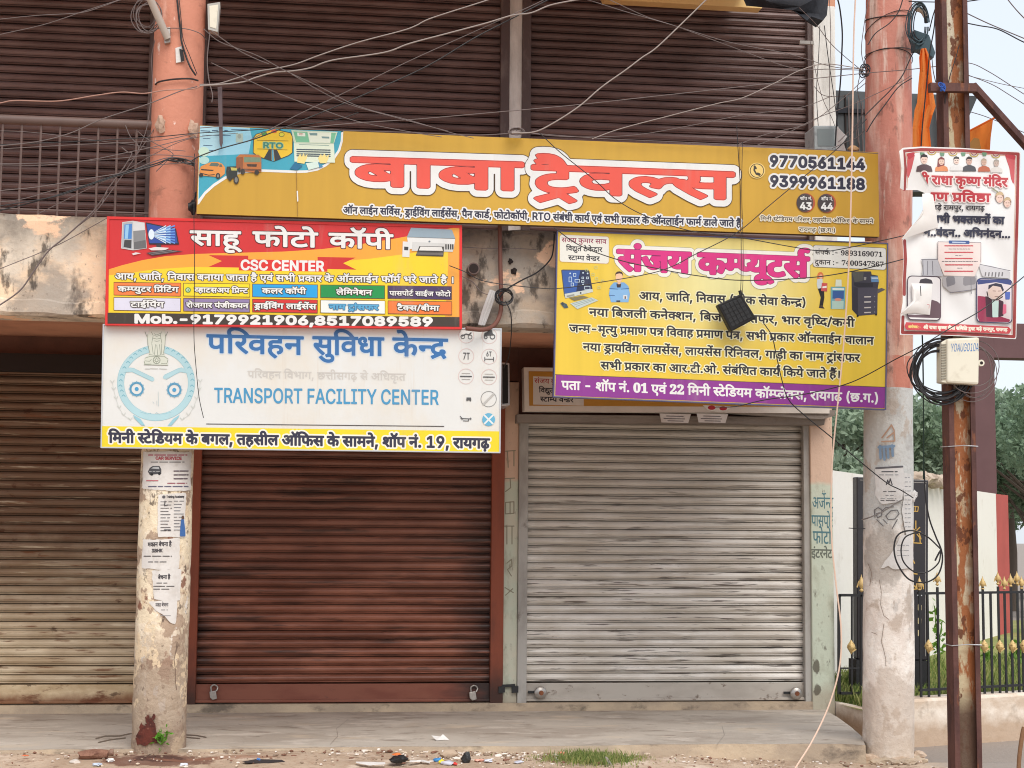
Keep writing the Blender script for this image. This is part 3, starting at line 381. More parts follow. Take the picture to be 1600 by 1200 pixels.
-46,20,-84,-6,-69,-29,-28,74,71,27,52,11,67,-2,55,-20,58,-46,52,-61,0,225,-382,0,0,71,566,0,0,-71,-103,0,0,-551,-81,0,0,234,1,35,649,551,-104,0,0,-551,-80,0,0,165,-62,-32,-86,-15,-83,15,-44,28,-31,39,-10,23,-8,52,13,55,31,41,-147,-2,
0,72,293,0,58,-1,-7,-70,-68,-3,-31,-8,-27,-13,-19,-19,-12,-24,-1,-55,10,-22,47,-33,36,-5,60,10,48,27,40,35,0,291,-465,0,0,71,649,0,1,4,338,762,-234,-871,-82,0,235,871,2,34,519,551,-148,0,0,-202,-99,-2,-66,-16,-45,-29,-26,-39,-9,-48,
10,-57,28,-42,42,-27,50,-13,61,-1,58,11,80,35,27,-74,-94,-33,-67,-12,-100,4,-59,20,-39,24,-33,32,-24,39,-19,72,7,87,26,50,31,32,37,25,50,20,92,13,0,131,-290,0,0,71,519,0,7,31,-165,248,153,40,0,146,-180,-59,-38,-117,145,-211,-145,2,
4,0,622,515,0,0,-71,-515,0,35,537,349,-43,7,-24,-3,-41,-19,-43,-51,-30,-75,-77,24,32,81,-23,16,-50,21,-29,3,-35,-6,-26,-17,-17,-26,-5,-33,2,-25,20,-48,62,-72,99,-86,-54,-52,-19,17,-122,115,-53,79,-14,50,1,59,8,29,31,45,43,28,74,16,
80,-14,70,-42,66,42,25,8,69,6,42,-9,2,52,358,222,-58,-7,-52,-18,-23,15,-39,33,-31,38,-16,44,1,51,7,22,27,33,54,25,173,7,0,86,-401,0,0,71,592,0,0,-71,-110,0,0,-157,-210,-1,-30,-6,-21,-21,-1,-41,41,-48,65,15,65,0,73,-22,39,-30,23,-38,
6,-23,0,-51,-16,-46,-13,-20,-36,-32,-43,-19,-55,-10,-95,4,-86,26,-76,45,-87,82,61,49,58,-59,58,-42,77,-27,93,-3,52,18,16,15,10,19,3,24,-6,31,-19,21,-29,14,16,257,-134,4,22,13,19,17,13,21,4,21,-4,18,-13,12,-19,4,-22,-4,-23,-12,-19,-18,
-12,-21,-4,-21,4,-17,12,-13,19,2,93,668,189,-32,4,-26,13,-18,21,-6,28,4,24,11,18,-93,-10,-56,-34,0,-253,-81,0,0,174,-59,-38,-54,-16,-63,0,-29,6,-48,22,-47,46,-19,44,-4,78,22,66,50,49,69,28,55,5,95,-10,-6,-73,-84,10,-66,-12,-24,-14,
-18,-20,-14,-53,3,-32,11,-26,38,-35,23,-8,54,-1,50,19,65,51,0,291,-371,0,0,71,562,0,0,-71,-110,0,0,-217,23,14,56,18,85,2,0,-61,52,5,42,-17,27,-19,45,23,37,36,14,23,16,54,-1,66,-10,30,-38,43,-26,11,-56,1,-19,-11,-11,-15,-4,-21,10,-32,
14,-17,24,-13,84,-14,-17,-70,-57,8,-47,16,-37,24,-34,45,-12,54,4,32,12,28,39,37,51,16,32,2,60,-10,65,-38,29,-38,20,-47,6,-59,-6,-54,-16,-50,-38,-60,-70,-55,70,-68,90,-110,-64,-44,-92,119,-79,76,8,1137,551,0,-551,-81,0,0,551,-89,0,0,
71,274,0,0,-71,1,55,482,178,-39,-29,-68,-34,-92,-12,-57,6,-25,9,-43,26,-30,36,-15,45,0,53,7,25,28,45,-43,22,-46,51,-10,21,-7,51,10,55,31,44,47,30,57,10,63,-12,26,-16,31,-45,1,-51,-20,-44,-17,-21,-61,39,16,22,4,22,-2,15,-22,24,-22,3,
-26,-6,-22,-16,-15,-25,-5,-32,4,-29,29,-39,23,-12,51,-12,65,8,45,-3,-7,-70,-59,-1,-26,-7,-21,-12,-22,-24,-7,-34,7,-36,22,-25,20,-11,24,-7,62,0,56,20,63,50,1,45,413,-58,-71,131,-83,-4,-57,9,-53,20,-41,27,-29,32,-23,47,-8,32,-2,36,7,
53,33,60,33,29,41,22,74,17,61,3,0,95,-295,0,0,71,534,0,0,-71,-158,0,0,-166,-116,-3,-59,-13,-28,-14,-35,-38,-12,-55,10,-48,30,-40,38,-22,52,-11,56,0,-6,35,5,30,16,20,22,10,50,1,39,-21,17,-26,6,-28,-4,-28,-11,-22,-36,-26,70,-110,1,28,
341,-12,-104,100,-31,42,-26,50,-10,62,3,27,9,23,28,37,-172,-2,0,72,473,0,0,152,-511,0,0,71,696,0,0,-71,-104,0,0,-551,-81,0,0,328,-159,-2,-32,-4,-46,-23,-17,-25,-6,-37,9,-48,28,-47,107,-102,1,22,160,551,1,-219,6,-50,13,-30,28,-25,55,
-10,27,2,50,18,60,45,36,-68,-61,-38,-66,-25,-93,-2,-64,26,-24,19,-28,40,-20,84,-1,233,-79,0,0,71,322,0,0,-71,4,28,300,0,-54,4,-78,23,-61,45,-25,43,-9,55,4,38,25,53,34,31,-27,34,-19,42,-6,55,0,128,-84,0,0,71,604,0,0,-71,-109,0,0,-217,
-40,-35,44,-36,30,-45,11,-57,-2,-27,-15,-46,-30,-36,-42,-26,-54,-17,3,414,356,0,195,-195,0,8,164,437,2,-40,8,-31,14,-24,20,-19,27,6,111,8,-182,185,20,305,71,64,5,49,17,24,18,13,23,5,30,-4,29,-30,43,-22,16,-50,20,-33,0,-67,-5,-53,-17,
-35,-31,-10,-21,-3,-27,5,-33,16,-26,24,-19,32,-13,2,29,264,-11,-63,6,-51,20,-40,31,-25,41,-6,23,0,52,15,47,14,21,-47,52,-14,32,-5,38,10,48,27,33,25,15,59,15,107,2,0,86,-270,0,0,71,699,0,0,-71,-104,0,0,-563,-81,0,0,113,-58,-50,-59,-35,
-47,-17,26,514,551,-163,0,0,-157,-192,-3,-22,-10,-11,-15,-1,-40,23,-35,18,-14,80,22,46,1,81,-10,-6,-72,-40,6,-83,1,-31,-8,-41,-30,-11,-21,0,-51,10,-20,17,-16,47,-18,80,3,68,24,59,44,72,79,2,30,600,551,-229,0,0,-137,49,-23,42,-29,49,
-58,26,-77,0,-62,-6,-30,-11,-27,-28,-40,-34,-27,-40,-21,-89,-19,-102,5,-88,33,-24,17,-38,43,-23,53,-6,31,0,65,6,30,26,50,49,47,69,32,92,13,0,131,-290,0,0,71,600,0,19,293,72,65,8,53,22,35,40,12,58,-13,60,-32,45,-20,16,-50,28,-70,-2,
-61,-14,-50,-32,-20,-25,-12,-30,-4,-36,2,-27,15,-44,31,-33,65,-29,2,4,0,622,406,0,0,-71,-406,0,31,425,193,-40,-29,-69,-34,-83,-12,-35,2,-61,19,-38,25,-29,34,-13,26,-11,62,6,53,20,44,32,35,42,26,50,15,59,5,99,-10,-5,-73,-67,9,-52,-1,
-49,-13,-19,-12,-19,-21,-12,-25,-4,-31,14,-56,17,-19,48,-21,62,0,56,19,63,49,2,35,243,40,-48,67,252,151,-105,26,-85,30,-181,-112,-48,68,155,84,-61,56,-24,42,-7,25,1,52,8,23,32,42,18,14,43,18,54,6,60,-9,49,-27,32,-43,8,-25,1,-56,-21,
-50,-57,-61,104,-31,114,-20,0,241,-76,0,0,71,261,0,0,-71,-104,0,0,-551,-81,0,0,234,15,168,497,4,-25,13,-26,36,-36,27,-17,38,32,27,45,5,30,-5,30,-15,20,-24,12,-30,4,-28,-4,-24,-13,-18,-21,2,15,409,286,37,-69,-106,-59,-54,-11,-70,2,-64,
26,-24,19,-28,40,-16,51,-5,266,-79,0,0,71,391,0,0,-71,-186,0,8,262,217,51,8,47,20,-201,262,1,-175,6,-50,23,-42,18,-13,2,62,470,218,-11,-61,-35,-43,-50,-26,-62,-8,-55,7,-75,37,-45,44,-44,61,-64,127,71,26,60,-122,33,-46,42,-39,46,-20,
59,2,27,13,18,23,6,34,-5,35,-16,31,-52,54,-58,-6,-5,70,58,7,39,17,21,26,7,33,-6,31,-18,21,-25,12,-64,2,-96,-35,-25,69,91,33,61,5,57,-6,63,-33,31,-44,10,-54,-2,-25,-15,-44,-13,-19,-37,-32,20,-20,131,-2,51,10,0,188,-73,0,0,71,517,0,0,
-71,-104,0,0,-551,-81,0,0,551,-178,0,0,-551,-81,0,0,290,-71,-10,-68,2,15,854,615,-42,125,-14,27,-31,37,-27,14,-32,5,-70,-14,-24,73,27,8,64,6,66,-11,43,-26,29,-32,37,-65,49,-147,2,26,-179,615,-49,59,-44,24,-68,4,-62,-20,-26,69,74,21,
57,-1,51,-19,42,-36,17,-24,4,2,-13,32,-26,48,-20,25,-45,25,-51,2,-48,-13,-23,69,58,12,67,-1,60,-23,30,-26,28,-37,23,-45,49,-147,16,-113,816,4,22,13,19,17,13,21,4,21,-4,19,-13,12,-19,4,-22,-4,-22,-12,-19,-19,-13,-21,-4,-21,4,-17,13,
-13,19,3,8,170,551,0,-551,-81,0,0,551,-89,0,0,71,273,0,0,-71,15,90,615,-42,125,-14,27,-31,37,-27,14,-32,5,-70,-14,-24,73,27,8,64,6,66,-11,43,-26,29,-32,37,-65,49,-147,16,146,821,4,22,12,19,18,13,21,4,21,-4,18,-13,13,-19,4,-22,-4,-22,
-13,-19,-18,-13,-21,-4,-21,4,-18,13,-12,19,1,82,284,300,91,-11,50,-24,21,-17,16,-20,14,-33,5,-35,-3,-33,-11,-29,-34,-41,-73,-39,-27,67,51,27,15,20,5,25,-7,30,-21,23,-24,11,-70,8,-91,-15,-38,-31,-15,-48,10,-49,44,-54,52,-37,49,-26,61,
-12,74,-34,69,-60,71,-92,-61,-39,-55,73,-37,38,-66,43,-53,14,-60,0,-26,-6,-20,-11,-19,-22,-6,-29,6,-32,19,-21,26,-11,55,-3,65,20,25,-70,-83,-21,-82,4,-44,19,-18,15,-32,45,-11,57,10,49,30,42,46,29,-79,70,-33,64,-7,49,4,33,28,57,23,22,
-31,43,-10,28,0,58,7,22,27,33,52,25,71,7,132,0,0,86,-361,0,0,71,546,0,0,-71,-104,0,0,-157,-238,-1,-40,-12,-11,-15,-2,-37,7,-17,24,-27,3,28,826,551,0,-551,-81,0,0,191,-41,-23,-46,-16,-57,-6,-38,3,-35,11,-53,34,-35,56,-233,0,-4,-65,-11,
-19,-33,-15,-40,13,-39,32,-30,41,-11,41,3,17,10,13,19,10,55,3,0,230,-126,0,0,71,930,0,0,-71,5,207,321,220,0,-1,37,0,193,-219,0,9,745,551,-238,0,3,-247,17,-52,28,-25,55,-10,51,8,46,24,38,31,1,65,153,234,-25,5,-26,16,-46,51,-19,58,3,
21,10,16,19,11,29,3,280,0,43,33,29,10,173,7,0,86,-623,0,0,71,814,0,0,-71,-110,0,0,-157,-210,-1,-30,-6,-21,-21,-1,-41,41,-48,65,15,65,0,73,-22,39,-30,23,-38,6,-23,0,-51,-6,-24,-23,-42,-36,-32,-43,-19,-55,-10,-64,0,-61,10,-56,20,-52,
28,-70,55,-41,44,61,49,38,-41,59,-48,44,-23,52,-16,58,-5,64,9,23,11,26,34,3,24,-6,31,-19,21,-29,14,-70,2,-81,-23,-22,14,-38,32,-34,42,-17,59,-154,0,-4,-78,-11,-18,]
_LD = [50441,2718,8,0,0,1,648,2,655,3,743,8390,1297,4,4,0,0,648,8391,1297,4,4,0,4,648,8485,1294,4,5,0,6,648,8516,1294,4,7,0,6,648,35174,6484,20,8,0,0,648,8,649,8,648,8,649,5,648,9,649,9,648,10,649,10,648,93293,6484,20,8,0,7,648,7,649,11,648,
12,649,5,648,9,649,9,648,4,649,4,648,22966,6673,20,13,0,14,730,15,690,16,904,17,642,15,601,18,643,19,690,13,441,17,731,74044,6338,18,13,0,16,730,13,642,13,991,17,730,20,601,6,754,17,645,15,601,47474,16270,52,21,0,22,903,23,600,24,612,
25,269,8,648,9,649,7,648,8,649,8,648,26,648,9,649,8,648,11,649,5,648,27,649,10,268,12,649,9,648,7,648,11,649,10,648,8,649,12,648,10,649,8,648,90040,2054,6,15,0,6,644,28,645,59208,15344,46,6,0,15,646,14,643,20,690,16,753,29,642,28,639,
15,764,6,644,30,905,14,591,13,690,19,730,31,441,19,565,6,441,32,646,13,939,17,730,20,601,6,754,17,645,15,601,24284,8579,30,6,0,33,646,34,376,35,561,36,243,35,591,36,242,37,591,14,873,38,690,34,571,39,562,40,612,41,583,42,876,44078,
6375,18,32,0,28,679,14,764,43,690,44,744,28,747,9,764,11,649,14,648,17958,9123,34,45,0,46,520,47,762,48,259,49,555,50,260,25,269,51,908,52,559,53,559,53,559,54,559,52,559,51,559,54,559,55,559,51,559,89326,24017,106,56,0,57,568,47,570,
49,259,25,260,58,908,59,680,56,259,49,568,48,260,60,555,24,0,53,529,61,559,62,819,63,553,60,556,49,0,64,260,64,559,65,819,66,259,48,598,67,555,49,259,68,260,69,389,70,460,65,44,71,259,72,577,66,580,49,598,46,260,59,762,73,259,74,655,
70,678,75,0,76,603,27,676,77,529,47,409,72,259,78,580,79,563,49,563,80,260,81,390,24,701,78,269,24,563,82,268,9464,9033,36,76,0,60,676,56,0,46,568,83,541,49,221,50,260,25,269,84,908,85,559,84,559,86,559,61,559,55,559,84,559,53,559,
51,559,61,559,44225,2368,10,87,0,88,764,89,742,90,0,69,358,81779,13186,58,91,0,72,1023,27,580,88,529,47,742,65,259,57,259,27,570,65,528,48,259,63,555,47,556,76,259,49,676,80,260,74,391,92,678,46,259,49,762,76,260,70,676,63,0,47,556,
49,259,46,260,70,541,90,221,93,358,82,520,3680,29049,138,91,0,72,1023,27,580,88,529,47,742,65,259,57,259,27,570,65,528,48,259,63,555,47,556,76,259,49,676,94,260,48,571,47,555,72,259,47,580,49,259,88,260,47,742,57,259,47,570,49,259,
95,260,96,531,49,0,62,260,63,553,60,556,49,0,76,260,97,676,67,703,49,259,98,260,46,568,47,762,77,259,49,409,46,260,70,541,49,221,99,260,48,1023,74,555,47,678,100,259,48,491,49,555,101,260,59,771,66,259,83,598,49,0,97,260,77,703,70,
409,49,0,88,260,47,742,57,259,70,570,49,0,95,260,96,531,49,0,102,260,1653,4543,16,91,0,72,1023,92,580,88,259,46,742,49,762,50,260,25,269,32135,2463,14,103,0,60,484,69,7,77,504,48,409,70,555,69,0,53901,43677,204,99,0,48,1023,49,555,
74,260,47,678,100,259,48,491,49,555,76,260,65,676,63,259,83,556,76,0,27,676,104,529,47,577,100,259,65,491,63,259,60,556,78,0,49,563,74,260,47,678,100,259,76,491,105,676,76,0,27,676,56,528,96,568,48,0,49,555,46,260,47,762,71,259,83,
571,27,6,101,529,92,771,69,259,92,504,46,259,59,762,56,259,67,568,27,259,15,528,6,644,28,645,76,1025,60,676,94,0,60,571,106,0,67,615,49,259,46,260,47,762,72,259,83,580,49,0,62,260,63,553,60,556,49,0,76,260,97,676,67,703,49,259,98,260,
46,568,47,762,77,259,49,409,46,260,70,541,49,221,99,260,48,1023,74,555,47,678,100,259,48,491,49,555,101,260,47,771,66,259,83,598,49,0,71,260,47,577,74,259,70,678,49,0,88,260,47,742,57,259,70,570,49,0,95,260,96,531,76914,5323,28,46,
0,73,762,72,655,107,580,69,0,77,504,49,409,65,260,98,259,60,568,65,0,69,259,60,460,78,44,70371,3177,14,46,0,73,762,72,655,108,580,69,0,76,504,83,676,90240,3957,16,46,0,74,762,77,678,49,409,46,260,59,762,56,259,67,568,65978,1640,8,46,
0,70,541,90,221,93,358,95133,1848,8,46,0,59,762,56,259,67,568,14501,24761,106,88,0,90,742,66,358,25,598,66,648,109,598,110,0,72,349,107,580,49,0,98,260,66,568,47,598,111,259,49,723,56,260,112,568,49,552,65,260,63,259,63,556,47,556,
95,259,49,531,98,260,66,568,47,598,111,259,49,723,56,260,112,568,27,552,76,529,97,676,67,703,49,259,98,260,46,568,47,762,77,259,49,409,99,260,48,1023,74,555,47,678,100,259,48,491,49,555,113,260,47,634,74,259,47,678,48,259,39631,2644,
14,69,0,47,504,100,259,65,491,56,259,60,568,78,0,32573,3830,18,69,0,96,460,75,44,76,603,114,676,94,360,67,571,66,259,47,598,11591,2236,10,115,0,96,460,63,44,116,556,76,500,29811,5745,28,104,0,47,577,100,259,65,491,63,259,60,556,78,
0,49,563,74,260,47,678,100,259,76,491,105,676,76,0,36364,21969,102,48,0,72,555,47,580,49,259,104,260,47,577,72,259,65,580,63,259,60,556,78,0,49,563,74,260,47,678,72,259,76,580,105,676,76,0,27,676,74,529,47,678,72,259,76,580,105,676,
76,0,49,676,65,260,77,259,65,409,48,259,63,555,74,556,27,678,78,528,47,563,117,259,67,577,49,259,46,260,47,762,49,259,48,260,47,555,66,259,49,598,115,260,47,504,60,259,76,0,101,676,77,771,12178,19273,84,48,0,72,555,47,580,49,259,65,
260,94,259,88,571,74,742,67,678,49,259,46,260,48,762,70,555,118,0,48,1226,27,555,65,529,94,259,88,571,74,742,67,678,49,259,115,260,47,504,60,259,76,0,101,676,77,771,27,409,97,528,47,703,77,259,49,409,63,260,109,556,65,0,119,259,120,
362,114,520,46,360,66,762,67,598,79890,4291,20,48,0,47,555,66,259,49,598,115,260,47,504,60,259,76,0,101,676,77,771,97852,2878,12,56,0,65,568,77,259,63,409,95,556,48,531,58554,13616,58,56,0,65,568,77,259,63,409,95,556,48,531,49,555,
65,260,63,259,97,556,47,703,78,259,27,563,81,529,121,701,67,681,76,259,78,676,79,563,49,563,76,260,70,676,49,0,87,260,65,764,106,259,46,615,109,541,57,221,52508,2834,14,56,0,47,568,76,259,56,676,92,568,69,259,83,460,77605,7315,34,56,
0,47,568,76,259,56,676,92,568,69,259,83,460,49,44,76,260,47,676,100,259,88,491,49,742,101,260,92,771,69,259,92,504,81834,308,2,122,0,27959,4055,18,98,0,47,568,111,259,49,723,98,260,65,568,57,259,123,570,47,589,52190,1793,8,101,0,92,
771,69,259,92,504,62936,6554,32,94,0,117,571,70,571,49,6,77,260,47,409,66,259,56,598,107,568,77,0,27,409,77,529,47,409,72,259,78,580,79,563,69878,1660,8,94,0,47,571,94,259,47,571,68855,2810,16,94,0,70,571,113,0,48,634,47,555,49,259,
95,260,96,531,27111,3898,18,66,0,46,598,47,762,49,259,94,260,70,571,113,0,48,634,47,555,96465,5244,26,66,0,46,598,47,762,48,259,49,555,94,260,70,571,113,0,48,634,47,555,49,259,95,260,96,531,1027,25112,110,65,0,66,259,48,598,67,555,
49,259,68,260,69,389,70,460,65,44,71,259,72,577,66,580,49,598,46,260,70,541,49,221,94,260,78,571,74,563,27,678,57,529,95,570,76,531,67,676,74,259,49,678,99,260,65,1023,101,259,76,771,49,676,46,260,70,541,49,221,76,260,47,676,66,259,
48,598,70,555,27,0,58,528,59,680,56,259,49,568,48,260,60,555,24,0,9,529,8,648,27,649,77,528,47,409,72,259,78,580,79,563,40351,17021,76,65,0,66,259,48,598,67,555,49,259,68,260,69,389,70,460,65,44,71,259,72,577,66,580,49,598,56,260,65,
568,77,259,76,409,77,676,27,409,57,529,95,570,76,531,67,676,74,259,49,678,99,260,65,1023,101,259,76,771,49,676,46,260,70,541,49,221,76,260,47,676,66,259,48,598,70,555,18296,5216,24,77,0,47,409,72,259,78,580,79,563,49,563,80,260,81,
391,24,701,78,268,24,563,82,269,40291,6367,28,77,0,92,409,88,259,78,742,47,563,77,259,49,409,56,260,60,568,88,0,67,742,46,259,72,762,48,580,85360,3325,16,74,0,70,678,65,0,66,259,48,598,70,555,58,0,48,680,17803,8758,44,63,0,60,556,120,
0,48,520,24,555,24,269,63,268,60,556,120,0,48,520,24,555,24,269,87,528,65,764,97,259,48,703,60,555,120,0,48,520,24,555,24,269,24,268,81639,4864,26,65,0,63,259,124,556,107,684,57,0,49,570,125,260,70,460,46,125,70,541,120,221,47,520,
77,259,93046,5643,24,126,0,95,392,47,531,69,259,76,504,87,676,56,764,49,568,65,260,98,259,90,568,69,358,46173,2591,14,58,0,59,680,56,259,49,568,48,260,60,555,24,0,81304,6935,36,127,0,67,707,49,259,77,260,47,409,106,259,47,615,49,259,
46,260,109,541,128,221,111,376,49,723,66,260,60,598,65,0,120,259,77,520,22516,17733,88,127,0,67,707,49,259,77,260,47,409,106,259,47,615,49,259,46,260,109,541,128,221,111,376,49,723,76,260,70,676,63,0,47,556,49,259,76,260,65,676,66,
259,65,598,57,259,49,570,115,260,68,504,69,389,49,504,94,260,117,571,70,571,49,6,77,260,47,409,66,259,56,598,107,568,77,0,27,409,77,529,47,409,72,259,78,580,79,563,69226,1998,8,76,0,60,676,88,0,72,742,14444,6037,28,76,0,60,676,88,0,
72,742,49,580,46,260,107,541,66,221,47,598,77,259,49,409,76,260,47,676,63,259,9005,19135,92,76,0,97,676,67,703,49,259,98,260,46,568,47,762,77,259,49,409,46,260,47,762,49,259,91,260,77,1023,24,409,69,269,67,504,24,259,129,268,24,1023,
76,529,60,676,94,0,60,571,65,0,106,259,57,615,49,570,46,260,47,762,72,259,83,580,49,0,65,260,46,259,72,762,70,580,49,0,88,260,47,742,57,259,70,570,49,0,95,260,130,531,102,0,86311,6611,26,76,0,97,676,67,703,49,259,97,260,75,703,57,603,
88,570,48,742,131,555,49,259,46,260,47,762,27813,1466,6,76,0,47,676,132,259,54454,2365,12,76,0,107,676,65,0,63,259,106,556,47,615,94328,4091,18,68,0,69,389,47,504,133,259,49,915,63,260,70,556,134,0,77,799,]
def _unpack():
    gc = []; i = 0
    while i < len(_GD):
        n = _GD[i]; i += 1; cs = []
        for _ in range(n):
            k = _GD[i]; cs.append(np.cumsum(np.array(_GD[i+1:i+1+2*k], float).reshape(-1, 2), axis=0)); i += 1+2*k
        gc.append(cs)
    ln = {}; i = 0
    while i < len(_LD):
        k, w, n = _LD[i:i+3]; e = _LD[i+3:i+3+n]; i += 3+n; out = []; x = 0; j = 0
        while j < n:
            g = e[j]; x += e[j+1]
            if g < 0: out += [-1-g, x, e[j+2]]; j += 3
            else: out += [g, x, 0]; j += 2
        ln[k] = (w, out)
    return gc, ln
_GC, _LN = _unpack()
def textkey(t):
    h = 7
    for c in t: h = (h*31+ord(c)) % 99991
    return h
def seg_dist(px, py, A, B):
    ab = B-A; L2 = (ab**2).sum(1); L2[L2 < 1e-12] = 1e-12
    dx = px[..., None]-A[:, 0]; dy = py[..., None]-A[:, 1]
    t = np.clip((dx*ab[:, 0]+dy*ab[:, 1])/L2, 0, 1)
    return np.sqrt(((dx-t*ab[:, 0])**2+(dy-t*ab[:, 1])**2).min(-1))
class Field:
    def __init__(s, x0, y0, x1, y1, c):
        s.x0, s.y0, s.c = x0, y0, c
        s.nx = int((x1-x0)/c)+2; s.ny = int((y1-y0)/c)+2
        s.d = np.full((s.ny, s.nx), 1e3)
    def window(s, P0, P1):
        i0 = max(0, int((P0[0]-s.x0)/s.c)); i1 = min(s.nx, int((P1[0]-s.x0)/s.c)+2)
        j0 = max(0, int((P0[1]-s.y0)/s.c)); j1 = min(s.ny, int((P1[1]-s.y0)/s.c)+2)
        return i0, i1, j0, j1
    def shape(s, cons, m):
        allp = np.vstack(cons); i0, i1, j0, j1 = s.window(allp.min(0)-m, allp.max(0)+m)
        if i1 <= i0 or j1 <= j0: return
        X, Y = np.meshgrid(s.x0+np.arange(i0, i1)*s.c, s.y0+np.arange(j0, j1)*s.c)
        A = np.vstack(cons); B = np.vstack([np.roll(c, -1, 0) for c in cons])
        d = seg_dist(X, Y, A, B)
        w = np.zeros(X.shape, int)
        for (ax, ay), (bx, by) in zip(A, B):
            if ay == by: continue
            m1 = (Y >= min(ay, by)) & (Y < max(ay, by))
            xc = ax+(Y-ay)*(bx-ax)/(by-ay)
            w += np.where(m1 & (X > xc), 1 if by > ay else -1, 0)
        d = np.where(w != 0, -d, d)
        s.d[j0:j1, i0:i1] = np.minimum(s.d[j0:j1, i0:i1], d)
    def stroke(s, pts, w):
        pts = np.asarray(pts, float)
        i0, i1, j0, j1 = s.window(pts.min(0)-w-2*s.c, pts.max(0)+w+2*s.c)
        if i1 <= i0 or j1 <= j0: return
        X, Y = np.meshgrid(s.x0+np.arange(i0, i1)*s.c, s.y0+np.arange(j0, j1)*s.c)
        d = seg_dist(X, Y, pts[:-1], pts[1:])-w/2
        s.d[j0:j1, i0:i1] = np.minimum(s.d[j0:j1, i0:i1], d)
    def polys(s, level, merge=True):
        """filled cells of d < level as pixel polygons"""
        D = s.d-level; I = D < 0
        a = I[:-1, :-1]; b = I[:-1, 1:]; c = I[1:, 1:]; d = I[1:, :-1]
        n = a.astype(int)+b+c+d
        V = []; Fc = []
        full = n == 4
        for j in np.where(full.any(1))[0]:
            r = np.concatenate(([0], full[j].astype(int), [0])); df = np.diff(r)
            runs = list(zip(np.where(df == 1)[0], np.where(df == -1)[0]))
            if not merge: runs = [(q, q+1) for a0, a1 in runs for q in range(a0, a1)]
            for i0, i1 in runs:
                k = len(V); V += [(i0, j), (i1, j), (i1, j+1), (i0, j+1)]; Fc.append((k, k+1, k+2, k+3))
        cs = ((0, 0), (1, 0), (1, 1), (0, 1))
        for j, i in zip(*np.where((n > 0) & (n < 4))):
            k = len(V); cnt = 0
            for q in range(4):
                u = cs[q]; v = cs[(q+1) % 4]
                du = D[j+u[1], i+u[0]]; dv = D[j+v[1], i+v[0]]
                if du < 0: V.append((i+u[0], j+u[1])); cnt += 1
                if (du < 0) != (dv < 0):
                    t = du/(du-dv); V.append((i+u[0]+t*(v[0]-u[0]), j+u[1]+t*(v[1]-u[1]))); cnt += 1
            if cnt >= 3: Fc.append(tuple(range(k, k+cnt)))
            else: del V[k:]
        if not V: return None, None
        V = np.array(V, float)*s.c+np.array((s.x0, s.y0)); return V, Fc
